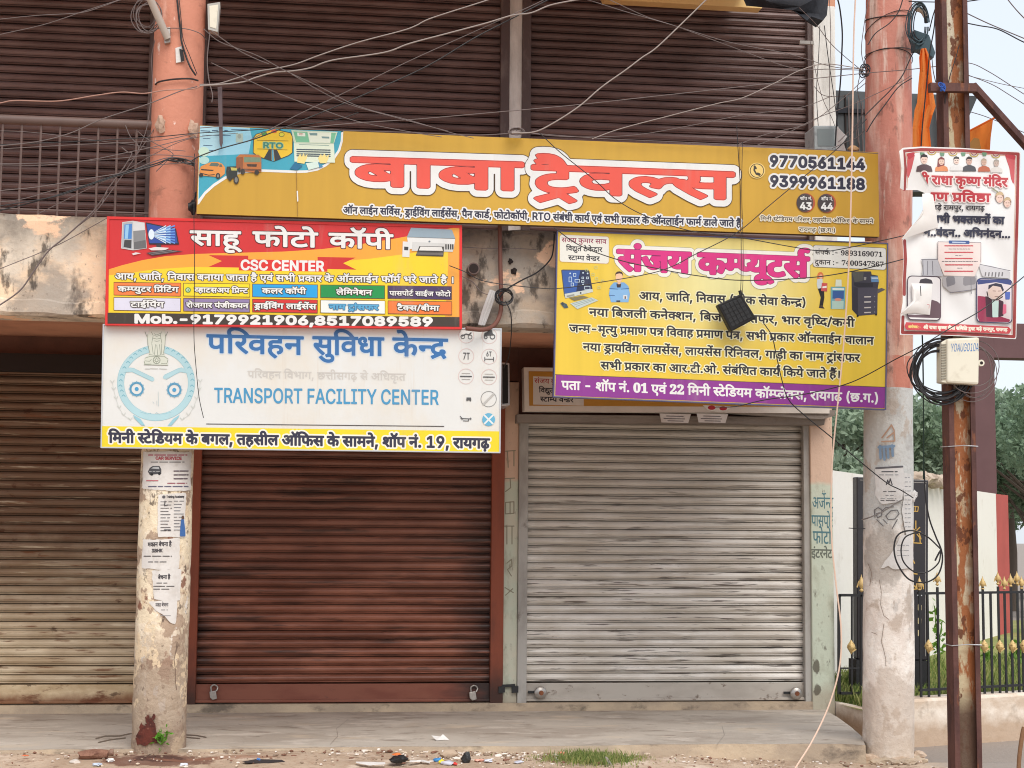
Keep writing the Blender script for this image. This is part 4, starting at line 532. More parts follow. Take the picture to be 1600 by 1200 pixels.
class Print:
    """flat prints on a board: each call lies 0.12 mm in front of the one before"""
    STEP = 0.00012
    def __init__(s, proj, start=0.0012, merge=True): s.proj = proj; s.off = start; s.mb = MB(); s.merge = merge
    def area(s, pts, col, c=2.5, hole=None):
        A = np.asarray(pts, float); f = Field(*(A.min(0)-2*c), *(A.max(0)+2*c), c); f.shape([A]+([np.asarray(hole, float)] if hole else []), 2*c)
        V, F = f.polys(0, False); s.put(V, F, col); s.up()
    def put(s, V, F, col):
        V = np.asarray(V, float)
        s.mb.add(s.proj(V, s.off), F, ink(*col) if isinstance(col, tuple) else col)
    def up(s, k=1): s.off += s.STEP*k
    def poly(s, pts, col): s.put(pts, [tuple(range(len(pts)))], col); s.up()
    def rect(s, x0, y0, x1, y1, col, skew=0.0):
        k = skew*(x1-x0); s.poly([(x0, y0), (x1, y0+k), (x1, y1+k), (x0, y1)], col)
    def ell(s, cx, cy, rx, ry, col, n=24, a0=0, a1=2*math.pi):
        s.poly([(cx+rx*math.cos(a0+(a1-a0)*k/n), cy+ry*math.sin(a0+(a1-a0)*k/n)) for k in range(n if a1-a0 > 6.2 else n+1)], col)
    def strokes(s, lines, w, col, cell=None):
        A = np.vstack([np.asarray(l, float) for l in lines]); c = cell or max(.3, w/4)
        f = Field(A[:, 0].min()-w-2*c, A[:, 1].min()-w-2*c, A[:, 0].max()+w+2*c, A[:, 1].max()+w+2*c, c)
        for l in lines: f.stroke(l, w)
        V, Fc = f.polys(0, s.merge)
        if V is not None: s.put(V, Fc, col)
        s.up()
    def ring(s, cx, cy, r, w, col, ry=None, a0=0, a1=2*math.pi):
        ry = ry or r
        s.strokes([[(cx+r*math.cos(a0+(a1-a0)*k/40), cy+ry*math.sin(a0+(a1-a0)*k/40)) for k in range(41)]], w, col)
    def text(s, key, x0, y0, x1, y1, h, fill, bold=0.0, outs=(), shear=0.0, cell=None, clip=None, ax=1.0):
        """baseline (x0,y0)-(x1,y1) in pixels, h = height of the head line; outs = ((extra, colour), ...) outer first"""
        W, gl = _LN[textkey(key)]
        dev = any(0x900 <= ord(ch) < 0x980 for ch in key)
        x0, x1 = x0*ax, x1*ax; sx = (x1-x0)/W; sy = h/(622 if dev else 727); sl = (y1-y0)/(x1-x0)
        mg = bold+max([o[0] for o in outs] or [0])+1.2
        c = cell or max(.42, h/30)
        hi = 1.62*h if dev else 1.25*h; lo = .62*h if dev else .35*h
        f = Field(x0-mg-2, min(y0, y1)-hi-mg, x1+mg+2, max(y0, y1)+lo+mg, c)
        for i in range(0, len(gl), 3):
            g, gx, gy = gl[i:i+3]
            cons = []
            for cn in _GC[g]:
                ex = (cn[:, 0]+gx)*sx; ey = (cn[:, 1]+gy)*sy
                cons.append(np.stack((x0+ex+shear*ey, y0+sl*ex-ey), 1))
            if cons: f.shape(cons, mg+2*c)
        if clip is not None:
            X, Y = np.meshgrid(f.x0+np.arange(f.nx)*c, f.y0+np.arange(f.ny)*c); f.d = np.where(clip(X, Y), f.d, 1e3)
        for ex, colr in list(outs)+[(0, fill)]:
            V, Fc = f.polys(bold+ex, s.merge)
            if V is not None: V[:, 0] /= ax; s.put(V, Fc, colr)
            s.up()
    def build(s, name, parent): return s.mb.build(name, parent)
def plane(y): return lambda V, off: PV(V, y-off)
class Cyl:
    """ray -> surface of a vertical round column"""
    def __init__(s, cx, cy, r): s.c = (cx, cy); s.r = r
    def __call__(s, V, off):
        r = s.r+off; out = []
        for px, py in V:
            d = FPX*_F + (px-800)*_X - (py-600)*_Y
            ox, oy = CAM[0]-s.c[0], CAM[1]-s.c[1]
            a = d[0]**2+d[1]**2; b = ox*d[0]+oy*d[1]; cc = ox*ox+oy*oy-r*r
            q = b*b-a*cc; t = (-b-math.sqrt(max(q, 0)))/a
            out.append(CAM+d*t)
        return out
# ------------------------------------------------------------------ materials of the place
m_salmon = mat('salmon_paint', (210,142,118), .7, layers=[((194,126,104),(1.2,1.2,1.5),.45,.7,6,.6),((236,184,164),(9,9,2),.62,.72,6,.6),((150,104,86),(5,5,9),.64,.72,7,.6),((246,226,214),(16,16,7),.66,.7,8,.75),((170,110,92),(7,7,2),.6,.68,9,.6),((228,170,146),(3,3,.8),.55,.66,8,.6)], bump=.35, bscale=14)
m_peel = mat('peeling_column_plaster', (222,204,180), .88, layers=[((240,236,230),(8,8,5),.56,.58,9,.8),
    ((236,220,192),(2.3,2.3,1.7),.47,.5,9,.95),((176,152,132),(5,5,4),.52,.545,10,.95),((238,224,202),(6.5,6.5,5.5),.56,.58,10,.9),
    ((134,84,66),(6,6,4),.6,.625,9,.85),((92,78,68),(15,15,10),.6,.64,9,.8),('z',(160,140,122),.95,.7,.6,.8),((226,204,172),(5,5,4.2),.57,.59,10,.8),((110,94,82),(24,24,18),.6,.65,9,.6),('z',(146,124,108),.45,.2,.45,.6)], bump=1, bscale=12, bdetail=12)
m_rcol = mat('whitewashed_column_plaster', (242,232,222), .88, layers=[
    ((226,210,198),(3,3,2.2),.48,.58,9,.7),((200,184,170),(30,30,24),.6,.68,8,.5),((250,244,236),(6,6,5),.55,.63,8,.6),
    ('z',(206,206,202),1.55,1.75,.35,.9),((172,168,164),(5,5,3.5),.58,.63,9,.45),('spot',(150,140,130),(4.05,-.15,1.45),(.16,.2,.25),1.2,.6),('spot',(190,172,156),(4.1,-.15,.35),(.3,.3,.35),1.6,.6),((186,166,148),(5,5,3.6),.57,.61,9,.6),
    ((150,124,108),(10,10,7),.66,.7,9,.6),('z',(200,182,162),.3,.05,.3,.6)], bump=.9, bscale=12, bdetail=12)
m_rcolup = mat('faded_pink_column_paint', (208,136,116), .85, layers=[('z',(224,184,162),2.9,2.905,.04,1),('z',(206,140,124),3.5,3.9,.6,1),
    ((184,112,98),(3,3,1.6),.48,.62,8,.7),((226,190,174),(7,7,1.1),.5,.62,8,.8),((240,222,208),(14,14,1.6),.58,.67,8,.75),((120,90,80),(8,8,4),.61,.68,9,.65),((104,84,76),(16,16,2.4),.62,.7,8,.6)], bump=.5, bscale=12, bdetail=9)
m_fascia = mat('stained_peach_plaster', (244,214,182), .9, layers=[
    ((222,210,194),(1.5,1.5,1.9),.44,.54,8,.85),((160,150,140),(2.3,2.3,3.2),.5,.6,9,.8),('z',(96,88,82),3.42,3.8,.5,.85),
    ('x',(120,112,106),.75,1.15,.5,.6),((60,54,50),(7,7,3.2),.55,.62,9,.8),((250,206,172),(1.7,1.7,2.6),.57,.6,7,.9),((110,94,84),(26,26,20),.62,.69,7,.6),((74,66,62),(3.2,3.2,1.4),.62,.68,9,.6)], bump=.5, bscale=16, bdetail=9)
m_soffit = mat('brown_soffit_paint', (206,150,122), .85, layers=[((160,114,96),(1.4,1.4,1.4),.45,.65,6,.6)], bump=.15)
m_pier = mat('green_pink_pier', (198,204,186), .85, layers=[((206,200,182),(3,3,1.6),.5,.6,8,.8),((196,204,186),(2,2,2),.45,.6,6,.8),((150,150,128),(6,6,3),.55,.7,7,.6),
    ('z',(216,184,162),2.02,2.06,.1,.95),((120,110,92),(10,10,6),.62,.72,7,.6),((84,74,62),(22,22,9),.62,.7,8,.7),((150,140,122),(4,4,1.6),.56,.66,8,.7),('z',(172,160,142),.4,.25,.2,.7),('spot',(80,70,58),(4.235,2.0,.5),(.03,.3,.07),2.2,.8),('spot',(80,70,58),(4.24,2.0,.3),(.035,.3,.05),2,.8)], bump=.3, bscale=15)
m_white_pier = mat('offwhite_pier', (228,226,220), .8, layers=[((170,166,158),(5,5,1.2),.5,.7,6,.7),((120,112,104),(14,14,5),.66,.75,6,.6)], bump=.15)
m_wallbrown = mat('old_brown_wall', (120,84,72), .85, layers=[((80,60,54),(2,2,2),.45,.65,6,.7)], bump=.2)
m_up = mat('dark_maroon_shutter_paint', (126,104,100), .5, spec=.5, layers=[((86,70,68),(1.1,1.1,9),.45,.65,6,.7),((134,118,114),(2.5,2.5,40),.58,.72,5,.5),((70,56,52),(.8,.8,1.2),.5,.66,5,.5),('slat',(92,70,66),3.73,.0705,.42,.62,.6),((170,156,146),(5,5,60),.7,.76,4,.6)])
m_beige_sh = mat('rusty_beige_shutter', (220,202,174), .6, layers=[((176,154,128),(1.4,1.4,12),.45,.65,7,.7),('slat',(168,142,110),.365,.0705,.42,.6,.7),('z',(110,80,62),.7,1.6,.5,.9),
    ((116,72,46),(3.2,3.2,26),.57,.66,7,.8),((230,216,188),(2,2,30),.6,.7,6,.7),((84,44,28),(7,7,11),.64,.7,7,.75),((70,50,40),(2.5,2.5,60),.64,.7,5,.6)])
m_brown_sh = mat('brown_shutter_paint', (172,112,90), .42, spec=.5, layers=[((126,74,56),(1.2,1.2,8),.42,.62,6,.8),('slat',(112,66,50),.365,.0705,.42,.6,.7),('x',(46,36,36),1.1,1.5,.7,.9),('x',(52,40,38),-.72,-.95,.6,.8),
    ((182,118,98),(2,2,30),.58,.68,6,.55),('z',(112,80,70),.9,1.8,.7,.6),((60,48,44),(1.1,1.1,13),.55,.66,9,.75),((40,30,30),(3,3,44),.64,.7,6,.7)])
m_beige_bar = mat('rusty_beige_bar', (214,192,158), .6, layers=[((176,148,112),(2.5,2.5,5),.46,.6,8,.7),('z',(120,70,42),.30,.24,.12,.85),((104,56,34),(3.5,3.5,9),.54,.62,9,.85),((70,42,30),(9,9,14),.62,.68,8,.7)], bump=.2)
m_brown_bar = mat('brown_shutter_bar', (138,82,64), .5, spec=.4, layers=[((120,62,48),(2,2,6),.45,.62,6,.7),('x',(50,38,36),1.05,1.4,.6,.95),((80,50,44),(5,5,9),.62,.72,7,.6)])
m_orange_rail = mat('orange_brown_rail', (142,74,52), .55, layers=[((110,60,46),(6,6,2),.45,.65,6,.7),('z',(52,40,36),.55,.25,.4,.85)])
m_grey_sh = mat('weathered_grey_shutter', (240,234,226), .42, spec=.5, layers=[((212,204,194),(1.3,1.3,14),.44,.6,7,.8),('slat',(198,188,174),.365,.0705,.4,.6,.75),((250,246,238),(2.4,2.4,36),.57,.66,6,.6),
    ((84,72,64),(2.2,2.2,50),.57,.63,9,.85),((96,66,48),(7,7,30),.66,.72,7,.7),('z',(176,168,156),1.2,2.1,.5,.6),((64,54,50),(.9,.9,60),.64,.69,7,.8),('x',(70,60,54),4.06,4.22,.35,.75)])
m_grey_bar = mat('grey_shutter_bar', (190,182,172), .55, layers=[((160,150,140),(2,2,4),.45,.65,6,.7),((92,68,52),(9,9,14),.6,.68,7,.85)])
m_grey_rail = mat('grey_guide_rail', (176,172,166), .55, layers=[((140,134,128),(6,6,2),.45,.65,6,.7),((90,80,72),(12,12,8),.62,.72,6,.6)])
m_conc = mat('walkway_concrete', (188,178,166), .85, layers=[((162,150,138),(1.1,1.8,2),.44,.58,9,.8),((208,198,186),(2.2,3.4,3),.54,.64,9,.7),((128,114,102),(3.2,6,6),.58,.66,10,.6),((110,98,90),(14,16,9),.64,.7,9,.5),((214,194,168),(1.5,3,5),.58,.7,8,.5)], bump=.3, bscale=22, bdetail=10)
m_concedge = mat('walkway_edge', (176,158,138), .9, layers=[((200,180,154),(2.4,2.4,5),.45,.6,7,.8),((106,96,86),(3.5,3.5,6),.55,.66,7,.8)], bump=.5, bscale=18, bdetail=7)
m_ground = mat('dusty_street', (196,174,152), .95, layers=[((172,148,126),(1.3,1.3,1),.44,.56,9,.8),((216,198,180),(3.5,3.5,1),.54,.62,9,.7),((132,106,88),(7,7,1),.58,.66,9,.7),((160,128,106),(22,22,8),.55,.64,8,.7),
    ('spot',(112,76,62),(-1.0,-.42,.05),(.42,.22,.5),1.4,.85),('spot',(76,50,44),(-.98,-.36,.05),(.2,.12,.4),1.6,.8),('spot',(150,104,82),(-.55,-.38,.05),(.5,.06,.4),1.2,.6),('x',(150,140,132),4.25,4.6,.8,.95),((96,86,78),(30,30,8),.66,.74,5,.6)], bump=.5, bscale=30, bdetail=8)
m_dark = mat('plain_dark', (48,40,38), .9)
m_rust = mat('rusty_steel', (120,70,48), .7, layers=[((150,92,60),(6,6,3),.45,.6,7,.7),((82,50,38),(9,9,5),.52,.66,7,.7)], bump=.3, bscale=40)
m_poleweb = mat('flaking_cream_paint_on_rust', (196,180,148), .7, layers=[((212,204,186),(9,9,1.6),.48,.62,6,.7),('x',(156,112,80),4.12,4.2,.16,.8),((154,90,50),(12,12,3.4),.47,.52,9,.95),((104,60,40),(15,15,9),.56,.6,8,.95),((176,110,66),(22,22,5),.6,.66,7,.8),('z',(92,70,58),.62,.48,.12,.95)], bump=.3, bscale=30)
m_poleflange = mat('dark_oxide_flange', (96,64,58), .7, layers=[((70,46,44),(9,9,2.5),.45,.6,7,.8),((140,86,56),(14,14,4),.6,.68,7,.6)], bump=.2, bscale=30)
m_black = mat('black_plastic', (34,34,36), .45, var=.12)
m_blackmetal = mat('black_painted_iron', (38,38,40), .5, spec=.4)
m_gold = mat('gold_paint', (206,176,118), .45, spec=.5, metal=.1, var=.15, vscale=20)
m_white = mat('dusty_white_wall', (240,235,228), .85, layers=[((226,218,208),(.8,.8,.8),.45,.65,6,.5),((200,188,172),(3,3,3),.62,.72,8,.4)], bump=.1)
m_redwall = mat('red_wall_end', (182,88,82), .8, var=.08)
m_kerb = mat('whitewashed_kerb', (236,224,210), .88, layers=[((196,172,148),(2,2,3),.45,.62,7,.8),((150,132,114),(5,5,5),.58,.7,7,.6),('z',(178,150,124),.16,.04,.2,.8)], bump=.4, bscale=16)
m_maroon = mat('maroon_gate_paint', (106,78,80), .7, var=.07)
m_cable = mat('black_cable', (40,38,40), .5, spec=.4)
m_cableg = mat('dusty_grey_cable', (112,100,98), .6)
m_cablel = mat('pale_cable', (150,138,132), .6)
m_copper = mat('pinkish_cable', (170,130,116), .6)
m_rope = mat('cream_rope', (228,198,178), .7)
m_paper = mat('white_paper', (226,222,218), .8, layers=[((198,190,182),(9,9,7),.5,.66,6,.6)], bump=.2, bscale=24, trans=.1)
m_flexback = mat('white_flex_back', (236,232,228), .6, var=.03, trans=.15)
m_junction = mat('cream_plastic_box', (224,218,200), .5, layers=[((196,186,166),(9,9,9),.55,.7,6,.5)])
m_alu = mat('aluminium_frame', (196,198,202), .35, spec=.5, metal=.6)
m_steel = mat('worn_steel', (176,170,164), .38, spec=.5, metal=.7, var=.15, vscale=40)
m_teal = mat('teal_grey_plastic', (64,84,92), .5, var=.1)
m_orange = mat('orange_flag_cloth', (248,146,66), .8, layers=[((214,96,30),(6,6,3),.5,.66,5,.6)], trans=.3)
m_orangeprint = mat('orange_flag_print', (150,110,60), .8, trans=.2)
m_tarp = mat('dark_tarp', (40,42,48), .8, layers=[((62,64,70),(3,3,3),.5,.66,6,.7)], bump=.4, bscale=8)
m_hoard = mat('dark_grey_sheet', (86,90,92), .8, layers=[((60,62,64),(1.5,1.5,1),.45,.6,6,.7)])
m_wood = mat('grey_weathered_wood', (142,132,124), .85, layers=[((110,100,92),(1.5,1.5,20),.45,.62,6,.8)], bump=.3, bscale=30)
m_leaf = [mat('leaf_green_%d' % i, c, .6, trans=.3, var=.25, vscale=.8) for i, c in enumerate([(128,150,122),(150,168,144),(138,158,146)])]
m_leafbright = mat('bright_leaf', (110,150,60), .5, trans=.3)
m_bark = mat('grey_bark', (98,86,76), .9, bump=.4)
m_grass = [mat('grass_blade_%d' % i, c, .7, trans=.35) for i, c in enumerate([(138,152,84),(170,172,110),(112,134,72)])]
m_lawn = mat('lawn_soil', (120,128,70), .95, layers=[((160,150,96),(.6,.6,1),.45,.62,6,.7)])
m_stone = mat('coping_stone', (196,178,160), .9, layers=[((150,132,118),(7,7,7),.5,.62,6,.7)], bump=.5, bscale=20)
m_brick = mat('broken_brick', (142,104,86), .9, layers=[((96,62,52),(12,12,12),.5,.62,6,.7)], bump=.5, bscale=40)
m_stain = mat('betel_spit_stain', (104,52,42), .8, layers=[((70,38,34),(16,16,16),.46,.6,7,.8),((168,120,100),(30,30,24),.62,.7,6,.6)], bump=.3, bscale=40)
m_soil = mat('damp_reddish_soil', (118,80,66), .95, layers=[((86,56,48),(6,6,6),.45,.6,8,.8),((160,126,104),(12,12,12),.58,.68,7,.6)], bump=.5, bscale=40)

def setkind(o, k='structure'): o['kind'] = k; return o
# ------------------------------------------------------------------ ground, walkway, lawn
def lines(parts):
    out = []
    for a, b, n in parts: out += list(np.linspace(a, b, n, endpoint=False))
    return out+[parts[-1][1]]
gx = lines([(-300,-30,10),(-30,-4,20),(-4,8,110),(8,40,24),(40,300,10)])
gy = lines([(-300,-20,10),(-20,-2.6,20),(-2.6,.1,60),(.1,6,8),(6,40,10),(40,400,10)])
def smooth(a, b, x): t = min(1, max(0, (x-a)/(b-a))); return t*t*(3-2*t)
def gz(x, y):
    if not (-14 < x < 9 and -9 < y < .5): return 0.0
    e = .128-.05*smooth(.0, 2.4, x)-.066*smooth(2.2, 3.9, x)
    k = smooth(-9, -1.6, y); f = 1-.45*smooth(-.1, -1.5, y)
    return e*f*k*(1-smooth(4.4, 8, x)*.9)
V = []
for y in gy:
    for x in gx:
        z = 0.0
        if -2.7 < y < .2 and -4.5 < x < 8.5:
            rough = .012 if x < 4.0 else .004
            z = rough*(math.sin(5.1*x+1.3*y)*math.sin(4.3*y+.6)+.6*math.sin(11*x-3*y)*math.sin(13*y)+.5*RNG.random()-.3)
            if y > -.14: z -= .02
        V.append((x, y, z-.004+(gz(x, y) if y < -.08 else gz(x, -.1)-.1*smooth(-.08, .0, y))))
nx = len(gx)
F = [(j*nx+i, j*nx+i+1, (j+1)*nx+i+1, (j+1)*nx+i) for j in range(len(gy)-1) for i in range(nx-1)]
b = MB(); b.add(V, F, m_ground); setkind(b.build('street_ground', smooth=True))

ZP = 0.14
def GG(px, py, dz=0.0):
    z = .06
    for _ in range(12): c = G(px, py, z+dz); z = gz(c[0], c[1])
    return G(px, py, z+dz)
edge = [(-9, -.1), (-4, -.1)]
for k in range(60):
    x = -3.9+k*(7.75/60); edge.append((x, -.1+.02*math.sin(3*x)+.012*math.sin(11*x+1)+.012*(RNG.random()-.5)))
rt = [G(px, py, ZP)[:2] for px, py in ((1352,1164),(1346,1150),(1330,1136),(1308,1120),(1292,1111))]
poly = edge+[tuple(p) for p in rt]+[(4.42, 2.4), (-9, 2.4)]
b = MB(); n = len(poly)
b.add([(x, y, ZP) for x, y in poly], [tuple(range(n))], m_conc)
b.add([(x, y, ZP-.02+.008*math.sin(7*x)) if False else (x, y-.004, ZP) for x, y in poly]+[(x, y-.03, -.1) for x, y in poly], [(i, i+n, (i+1) % n+n, (i+1) % n) for i in range(n-1)], m_concedge)
setkind(b.build('walkway_platform'))

pc = Print(lambda V, off: np.array([G(x, y, ZP+off) for x, y in V]), .0008, merge=False); ck = (112,100,90)
pc.strokes([[(150,1154),(165,1150),(186,1150),(205,1146)],[(154,1160),(172,1156),(196,1153)],[(288,1148),(306,1149),(322,1152)],[(290,1152),(312,1154)]], 2, ck, cell=.7)
pc.strokes([[(516,1163),(528,1150),(526,1138),(544,1124)],[(1120,1164),(1132,1148),(1128,1134)]], .6, (138,126,116), cell=.35)
setkind(pc.build('walkway_cracks', None))
# ------------------------------------------------------------------ the shop building
bld = thing('shop_building', 'two storey shop building with rolled down shutters, salmon round columns and stained plaster beam', 'building')
YS = 2.1
def X2(px, py=900): return float(P(px, py, YS)[0])
def Z2(py, px=800): return float(P(px, py, YS)[2])
ZSOF = 3.045; YF = -.12
ZTOP = float(P(100, 336, YF)[2])
XR = float(P(1374, 450, YF)[0])
ZC2 = 6.25
# beam with plaster, ragged lower lip
b = MB(); xs = np.linspace(-9, XR, 150); Vf = []; Ff = []
zs = [ZSOF, ZSOF+.035, ZSOF+.1, ZSOF+.11, ZTOP-.25, ZTOP-.03, ZTOP]
for x in xs:
    wob = .012*math.sin(5*x)+.01*math.sin(17*x+2)+.008*(RNG.random()-.5)
    ys = [YF+.02, YF-.004, YF-.004+wob*.3, YF+.012, YF+.008+wob*.4, YF+.01, YF+.03+wob]
    zz = [ZSOF, ZSOF+.02+wob*.6, ZSOF+.1+wob, ZSOF+.112+wob, ZTOP-.25, ZTOP-.05+wob, ZTOP+wob*.6]
    Vf += [(x, y, z) for y, z in zip(ys, zz)]
k = len(zs)
for i in range(len(xs)-1):
    for j in range(k-1): Ff.append((i*k+j, (i+1)*k+j, (i+1)*k+j+1, i*k+j+1))
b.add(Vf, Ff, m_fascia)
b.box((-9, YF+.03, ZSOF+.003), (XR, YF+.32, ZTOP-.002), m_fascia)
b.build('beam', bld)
b = MB(); b.box((-9, YF+.32, ZSOF+.12), (XR-.05, YS+.1, ZTOP-.02), m_soffit); b.build('balcony_slab', bld)
b = MB(); b.box((-9, -.35, ZC2), (float(P(1284,0,-.35)[0]), YS-.02, ZC2+.3), m_soffit); b.box((-9, YS-.017, ZC2+.004), (X2(1305,100), YS+.3, ZC2+.29), m_soffit); b.build('upper_ceiling', bld)
b = MB(); b.box((-9, YS+.12, -.1), (X2(1300,100)-.01, YS+6, 7.4), m_wallbrown); b.build('rear_block', bld)  # unseen body behind the shutters, closed to block light from behind
# lintel wall above the ground floor shutters
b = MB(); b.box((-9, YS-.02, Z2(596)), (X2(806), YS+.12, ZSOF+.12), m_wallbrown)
b.box((-9, YS-.16, Z2(598)+.003), (X2(240), YS-.022, Z2(572)), m_dark)  # shutter box band, with the lintel's shade put into its dark colour
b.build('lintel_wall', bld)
b = MB(); b.box((X2(806)+.002, YS-.015, Z2(655)), (X2(1300)-.01, YS+.118, ZSOF+.118), m_wallbrown); b.build('lintel_wall', bld)

from mathutils import noise as mnoise
def col_mesh(cx, cy, z0, z1, r0, r1, amp, mt, name, seed, label=None, lean=0.0, mt2=None, zs=9, flake=.004, thr=.2):
    b = MB(); rg = np.random.default_rng(seed); nz = int((z1-z0)/.03); seg = 88; V = []
    ph = rg.uniform(0, 6, 8)
    for i in range(nz+1):
        z = z0+(z1-z0)*i/nz; r = r0+(r1-r0)*i/nz
        for kk in range(seg):
            a = 2*math.pi*kk/seg
            d = amp*(math.sin(3*a+2.1*z+ph[0])*.5+math.sin(7*a-5*z+ph[1])*.35+math.sin(5*z+2*a+ph[2])*.5+math.sin(13*z+5*a+ph[3])*.3+rg.normal()*.12)
            q = Vector((math.cos(a)*1.3+seed*7, math.sin(a)*1.3, z*4.4)); f = mnoise.noise(q)+.55*mnoise.noise(q*2.7)+.3*mnoise.noise(q*6.1)
            d += flake*(.35*f-(1 if f > thr+.12*max(0, z-.5) else 0))
            V.append((cx+lean*(z-z0)+(r+d)*math.cos(a), cy+(r+d)*math.sin(a), z))
    ns = min(nz, max(0, int((zs-z0)/(z1-z0)*nz)))
    quad = lambda i, q: (i*seg+q, i*seg+(q+1) % seg, (i+1)*seg+(q+1) % seg, (i+1)*seg+q)
    if mt2: b.slot(mt); b.slot(mt2)
    b.add(V, [quad(i, q) for i in range(ns) for q in range(seg)], mt)
    if mt2:
        b.n -= len(V); b.f += [quad(i, q) for i in range(ns, nz) for q in range(seg)]; b.mi += [1]*((nz-ns)*seg)
    o = b.build(name, bld, smooth=True)
    if label: o['label'] = label
    return o
LCX, LCR = -1.016, .176
col_mesh(LCX, 0, -.05, ZSOF+.05, .182, .176, .0022, m_peel, 'column', 1, 'lower column of peeling plaster pasted with paper notices')
col_mesh(LCX, 0, ZTOP-.05, 7.2, .1765, .1745, .0012, m_salmon, 'column', 3, 'salmon painted upper column', flake=.0016, thr=.45)
RCX = 4.105
col_mesh(RCX, 0, -.06, 7.2, .183, .163, .003, m_rcol, 'column', 2, 'tall right column, whitewashed below and faded pink above', lean=.0155, mt2=m_rcolup, zs=2.67)
def RC(z): return Cyl(RCX+.0155*(z+.06), 0, .183-.02*(z+.06)/7.26)

# piers
def pier(px0, px1, z0, z1, y0, mt, ref=900, label=None, yb=YS+.115):
    b = MB(); x0 = float(P(px0, ref, y0)[0]); x1 = float(P(px1, ref, y0)[0])
    b.box((x0, y0, z0), (x1, yb, z1), mt); o = b.build('pier', bld, bevel=.008)
    if label: o['label'] = label
    return o
pier(226, 297, ZP-.05, Z2(598)+.002, YS-.06, m_pier)
pier(784, 809, ZP-.05, Z2(598)+.002, YS-.05, m_pier)
pr = pier(1268, 1303, ZP-.05, ZSOF+.12, YS-.1, m_pier, label='end pier, pink above and pale green below with hand painted blue lettering')
pier(789, 816, ZTOP-.02, ZC2, YS-.06, m_white_pier, ref=110, label='off white upper pier')
pier(1271, 1306, ZTOP-.02, ZC2, YS-.1, m_white_pier, ref=110, label='off white upper end pier')
pier(236, 322, ZTOP-.02, ZC2, YS-.05, m_white_pier, ref=110)
# threshold strip under the shutters
b = MB(); b.box((-9, YS-.095, ZP-.02), (float(P(1268,900,YS-.1)[0])+.03, YS+.1, .205), m_concedge); b.build('threshold', bld)

def shutter(xl, xr, z0, z1, mt, barmt, railmt, label, bar=.16, pitch=.0705, railw=.065, seed=0, raill=True, railr=True, y=YS):
    rg = random.Random(seed); b = MB(); V = []; Fq = []
    n = int((z1-z0-bar)/pitch)+1; prof = [(0,.05),(.10,.05),(.105,-.008),(.17,-.014),(.235,-.010),(.24,.014),(.285,.014),(.29,-.008),(.4,-.015),(.58,-.021),(.76,-.018),(.92,-.007),(.995,.0)]
    xs = np.linspace(xl, xr, 9)
    for i in range(n):
        zz = z0+bar+i*pitch; tl = rg.uniform(-.0025, .0025); dy = rg.uniform(-.0025, .0025); dent = rg.uniform(-.003, .003); dx = rg.randint(1, 7)
        for t, d in prof:
            for q, x in enumerate(xs):
                V.append((x, y+d+dy+(dent if q == dx else 0), min(z1, zz+t*pitch+tl*(q/8-.5)*2)))
    m_ = len(xs); rows = n*len(prof)
    for r in range(rows-1):
        for q in range(m_-1): Fq.append((r*m_+q, r*m_+q+1, (r+1)*m_+q+1, (r+1)*m_+q))
    b.add(V, Fq, mt); o = b.build('shutter', bld); o['label'] = label
    if barmt:
        b = MB(); b.box((xl, y-.03, z0), (xr, y+.004, z0+bar-.004), barmt)
        b.box((xl, y-.05, z0-.001), (xr, y-.031, z0+.022), barmt); b.build('bottom_bar', o, bevel=.004)
    for on, x in ((raill, xl), (railr, xr)):
        if not on: continue
        s_ = -1 if x == xl else 1
        b = MB(); xa, xb = sorted((x-s_*.012, x+s_*railw))
        b.box((xa, y-.075, z0-.02), (xb, y+.05, z1), railmt); b.build('guide_rail', o, bevel=.005)
    return o
ZB = .215
shutter(-9, X2(227), ZB, Z2(598), m_beige_sh, m_beige_bar, m_orange_rail, 'rusty beige ground floor shutter', bar=.15, seed=1)
shutter(X2(309), X2(768), ZB, Z2(598), m_brown_sh, m_brown_bar, m_orange_rail, 'brown ground floor shutter with sooty patches', bar=.15, seed=2, railw=.095)
shutter(X2(820), X2(1255), ZB, Z2(655), m_grey_sh, m_grey_bar, m_grey_rail, 'weathered grey ground floor shutter', bar=.15, seed=3)
m_uprail = mat('dark_upper_rail', (92,78,76), .6, layers=[((130,118,112),(9,9,3),.5,.66,6,.6)])
shutter(-9, X2(236,110), ZTOP-.01, ZC2, m_up, None, m_uprail, 'dark maroon upper shutter behind the balcony railing', seed=4, bar=.0)
shutter(X2(322,110), X2(783,110), ZTOP-.01, ZC2, m_up, None, m_uprail, 'dark maroon upper shutter left of the white pier', seed=5, bar=.0)
shutter(X2(826,110), X2(1260,110), ZTOP-.01, ZC2, m_up, None, m_uprail, 'dark maroon upper shutter right of the white pier', seed=6, bar=.0)

# balcony railing at the left
m_railpipe = mat('brown_rail_pipe', (104,84,78), .5, spec=.4, var=.12, vscale=5)
rl = thing  # (kept short)
b = MB(); zr = float(P(120, 191, -.02)[2]); b.tube([(-9, -.02, zr), (LCX-.1, -.02, zr)], .034, m_railpipe, 14)
rail = b.build('railing', bld, smooth=True)
for px in range(-58, 232, 30):
    x = float(P(px, 260, -.02)[0]); b = MB(); b.tube([(x, -.02, ZTOP-.02), (x, -.02, zr-.02)], .0085, m_railpipe, 6)
    b.build('bar', rail)
b = MB(); b.tube([(-9, -.02, ZTOP+.05), (LCX-.16, -.02, ZTOP+.05)], .008, m_railpipe, 6); b.build('lower_rail', rail)
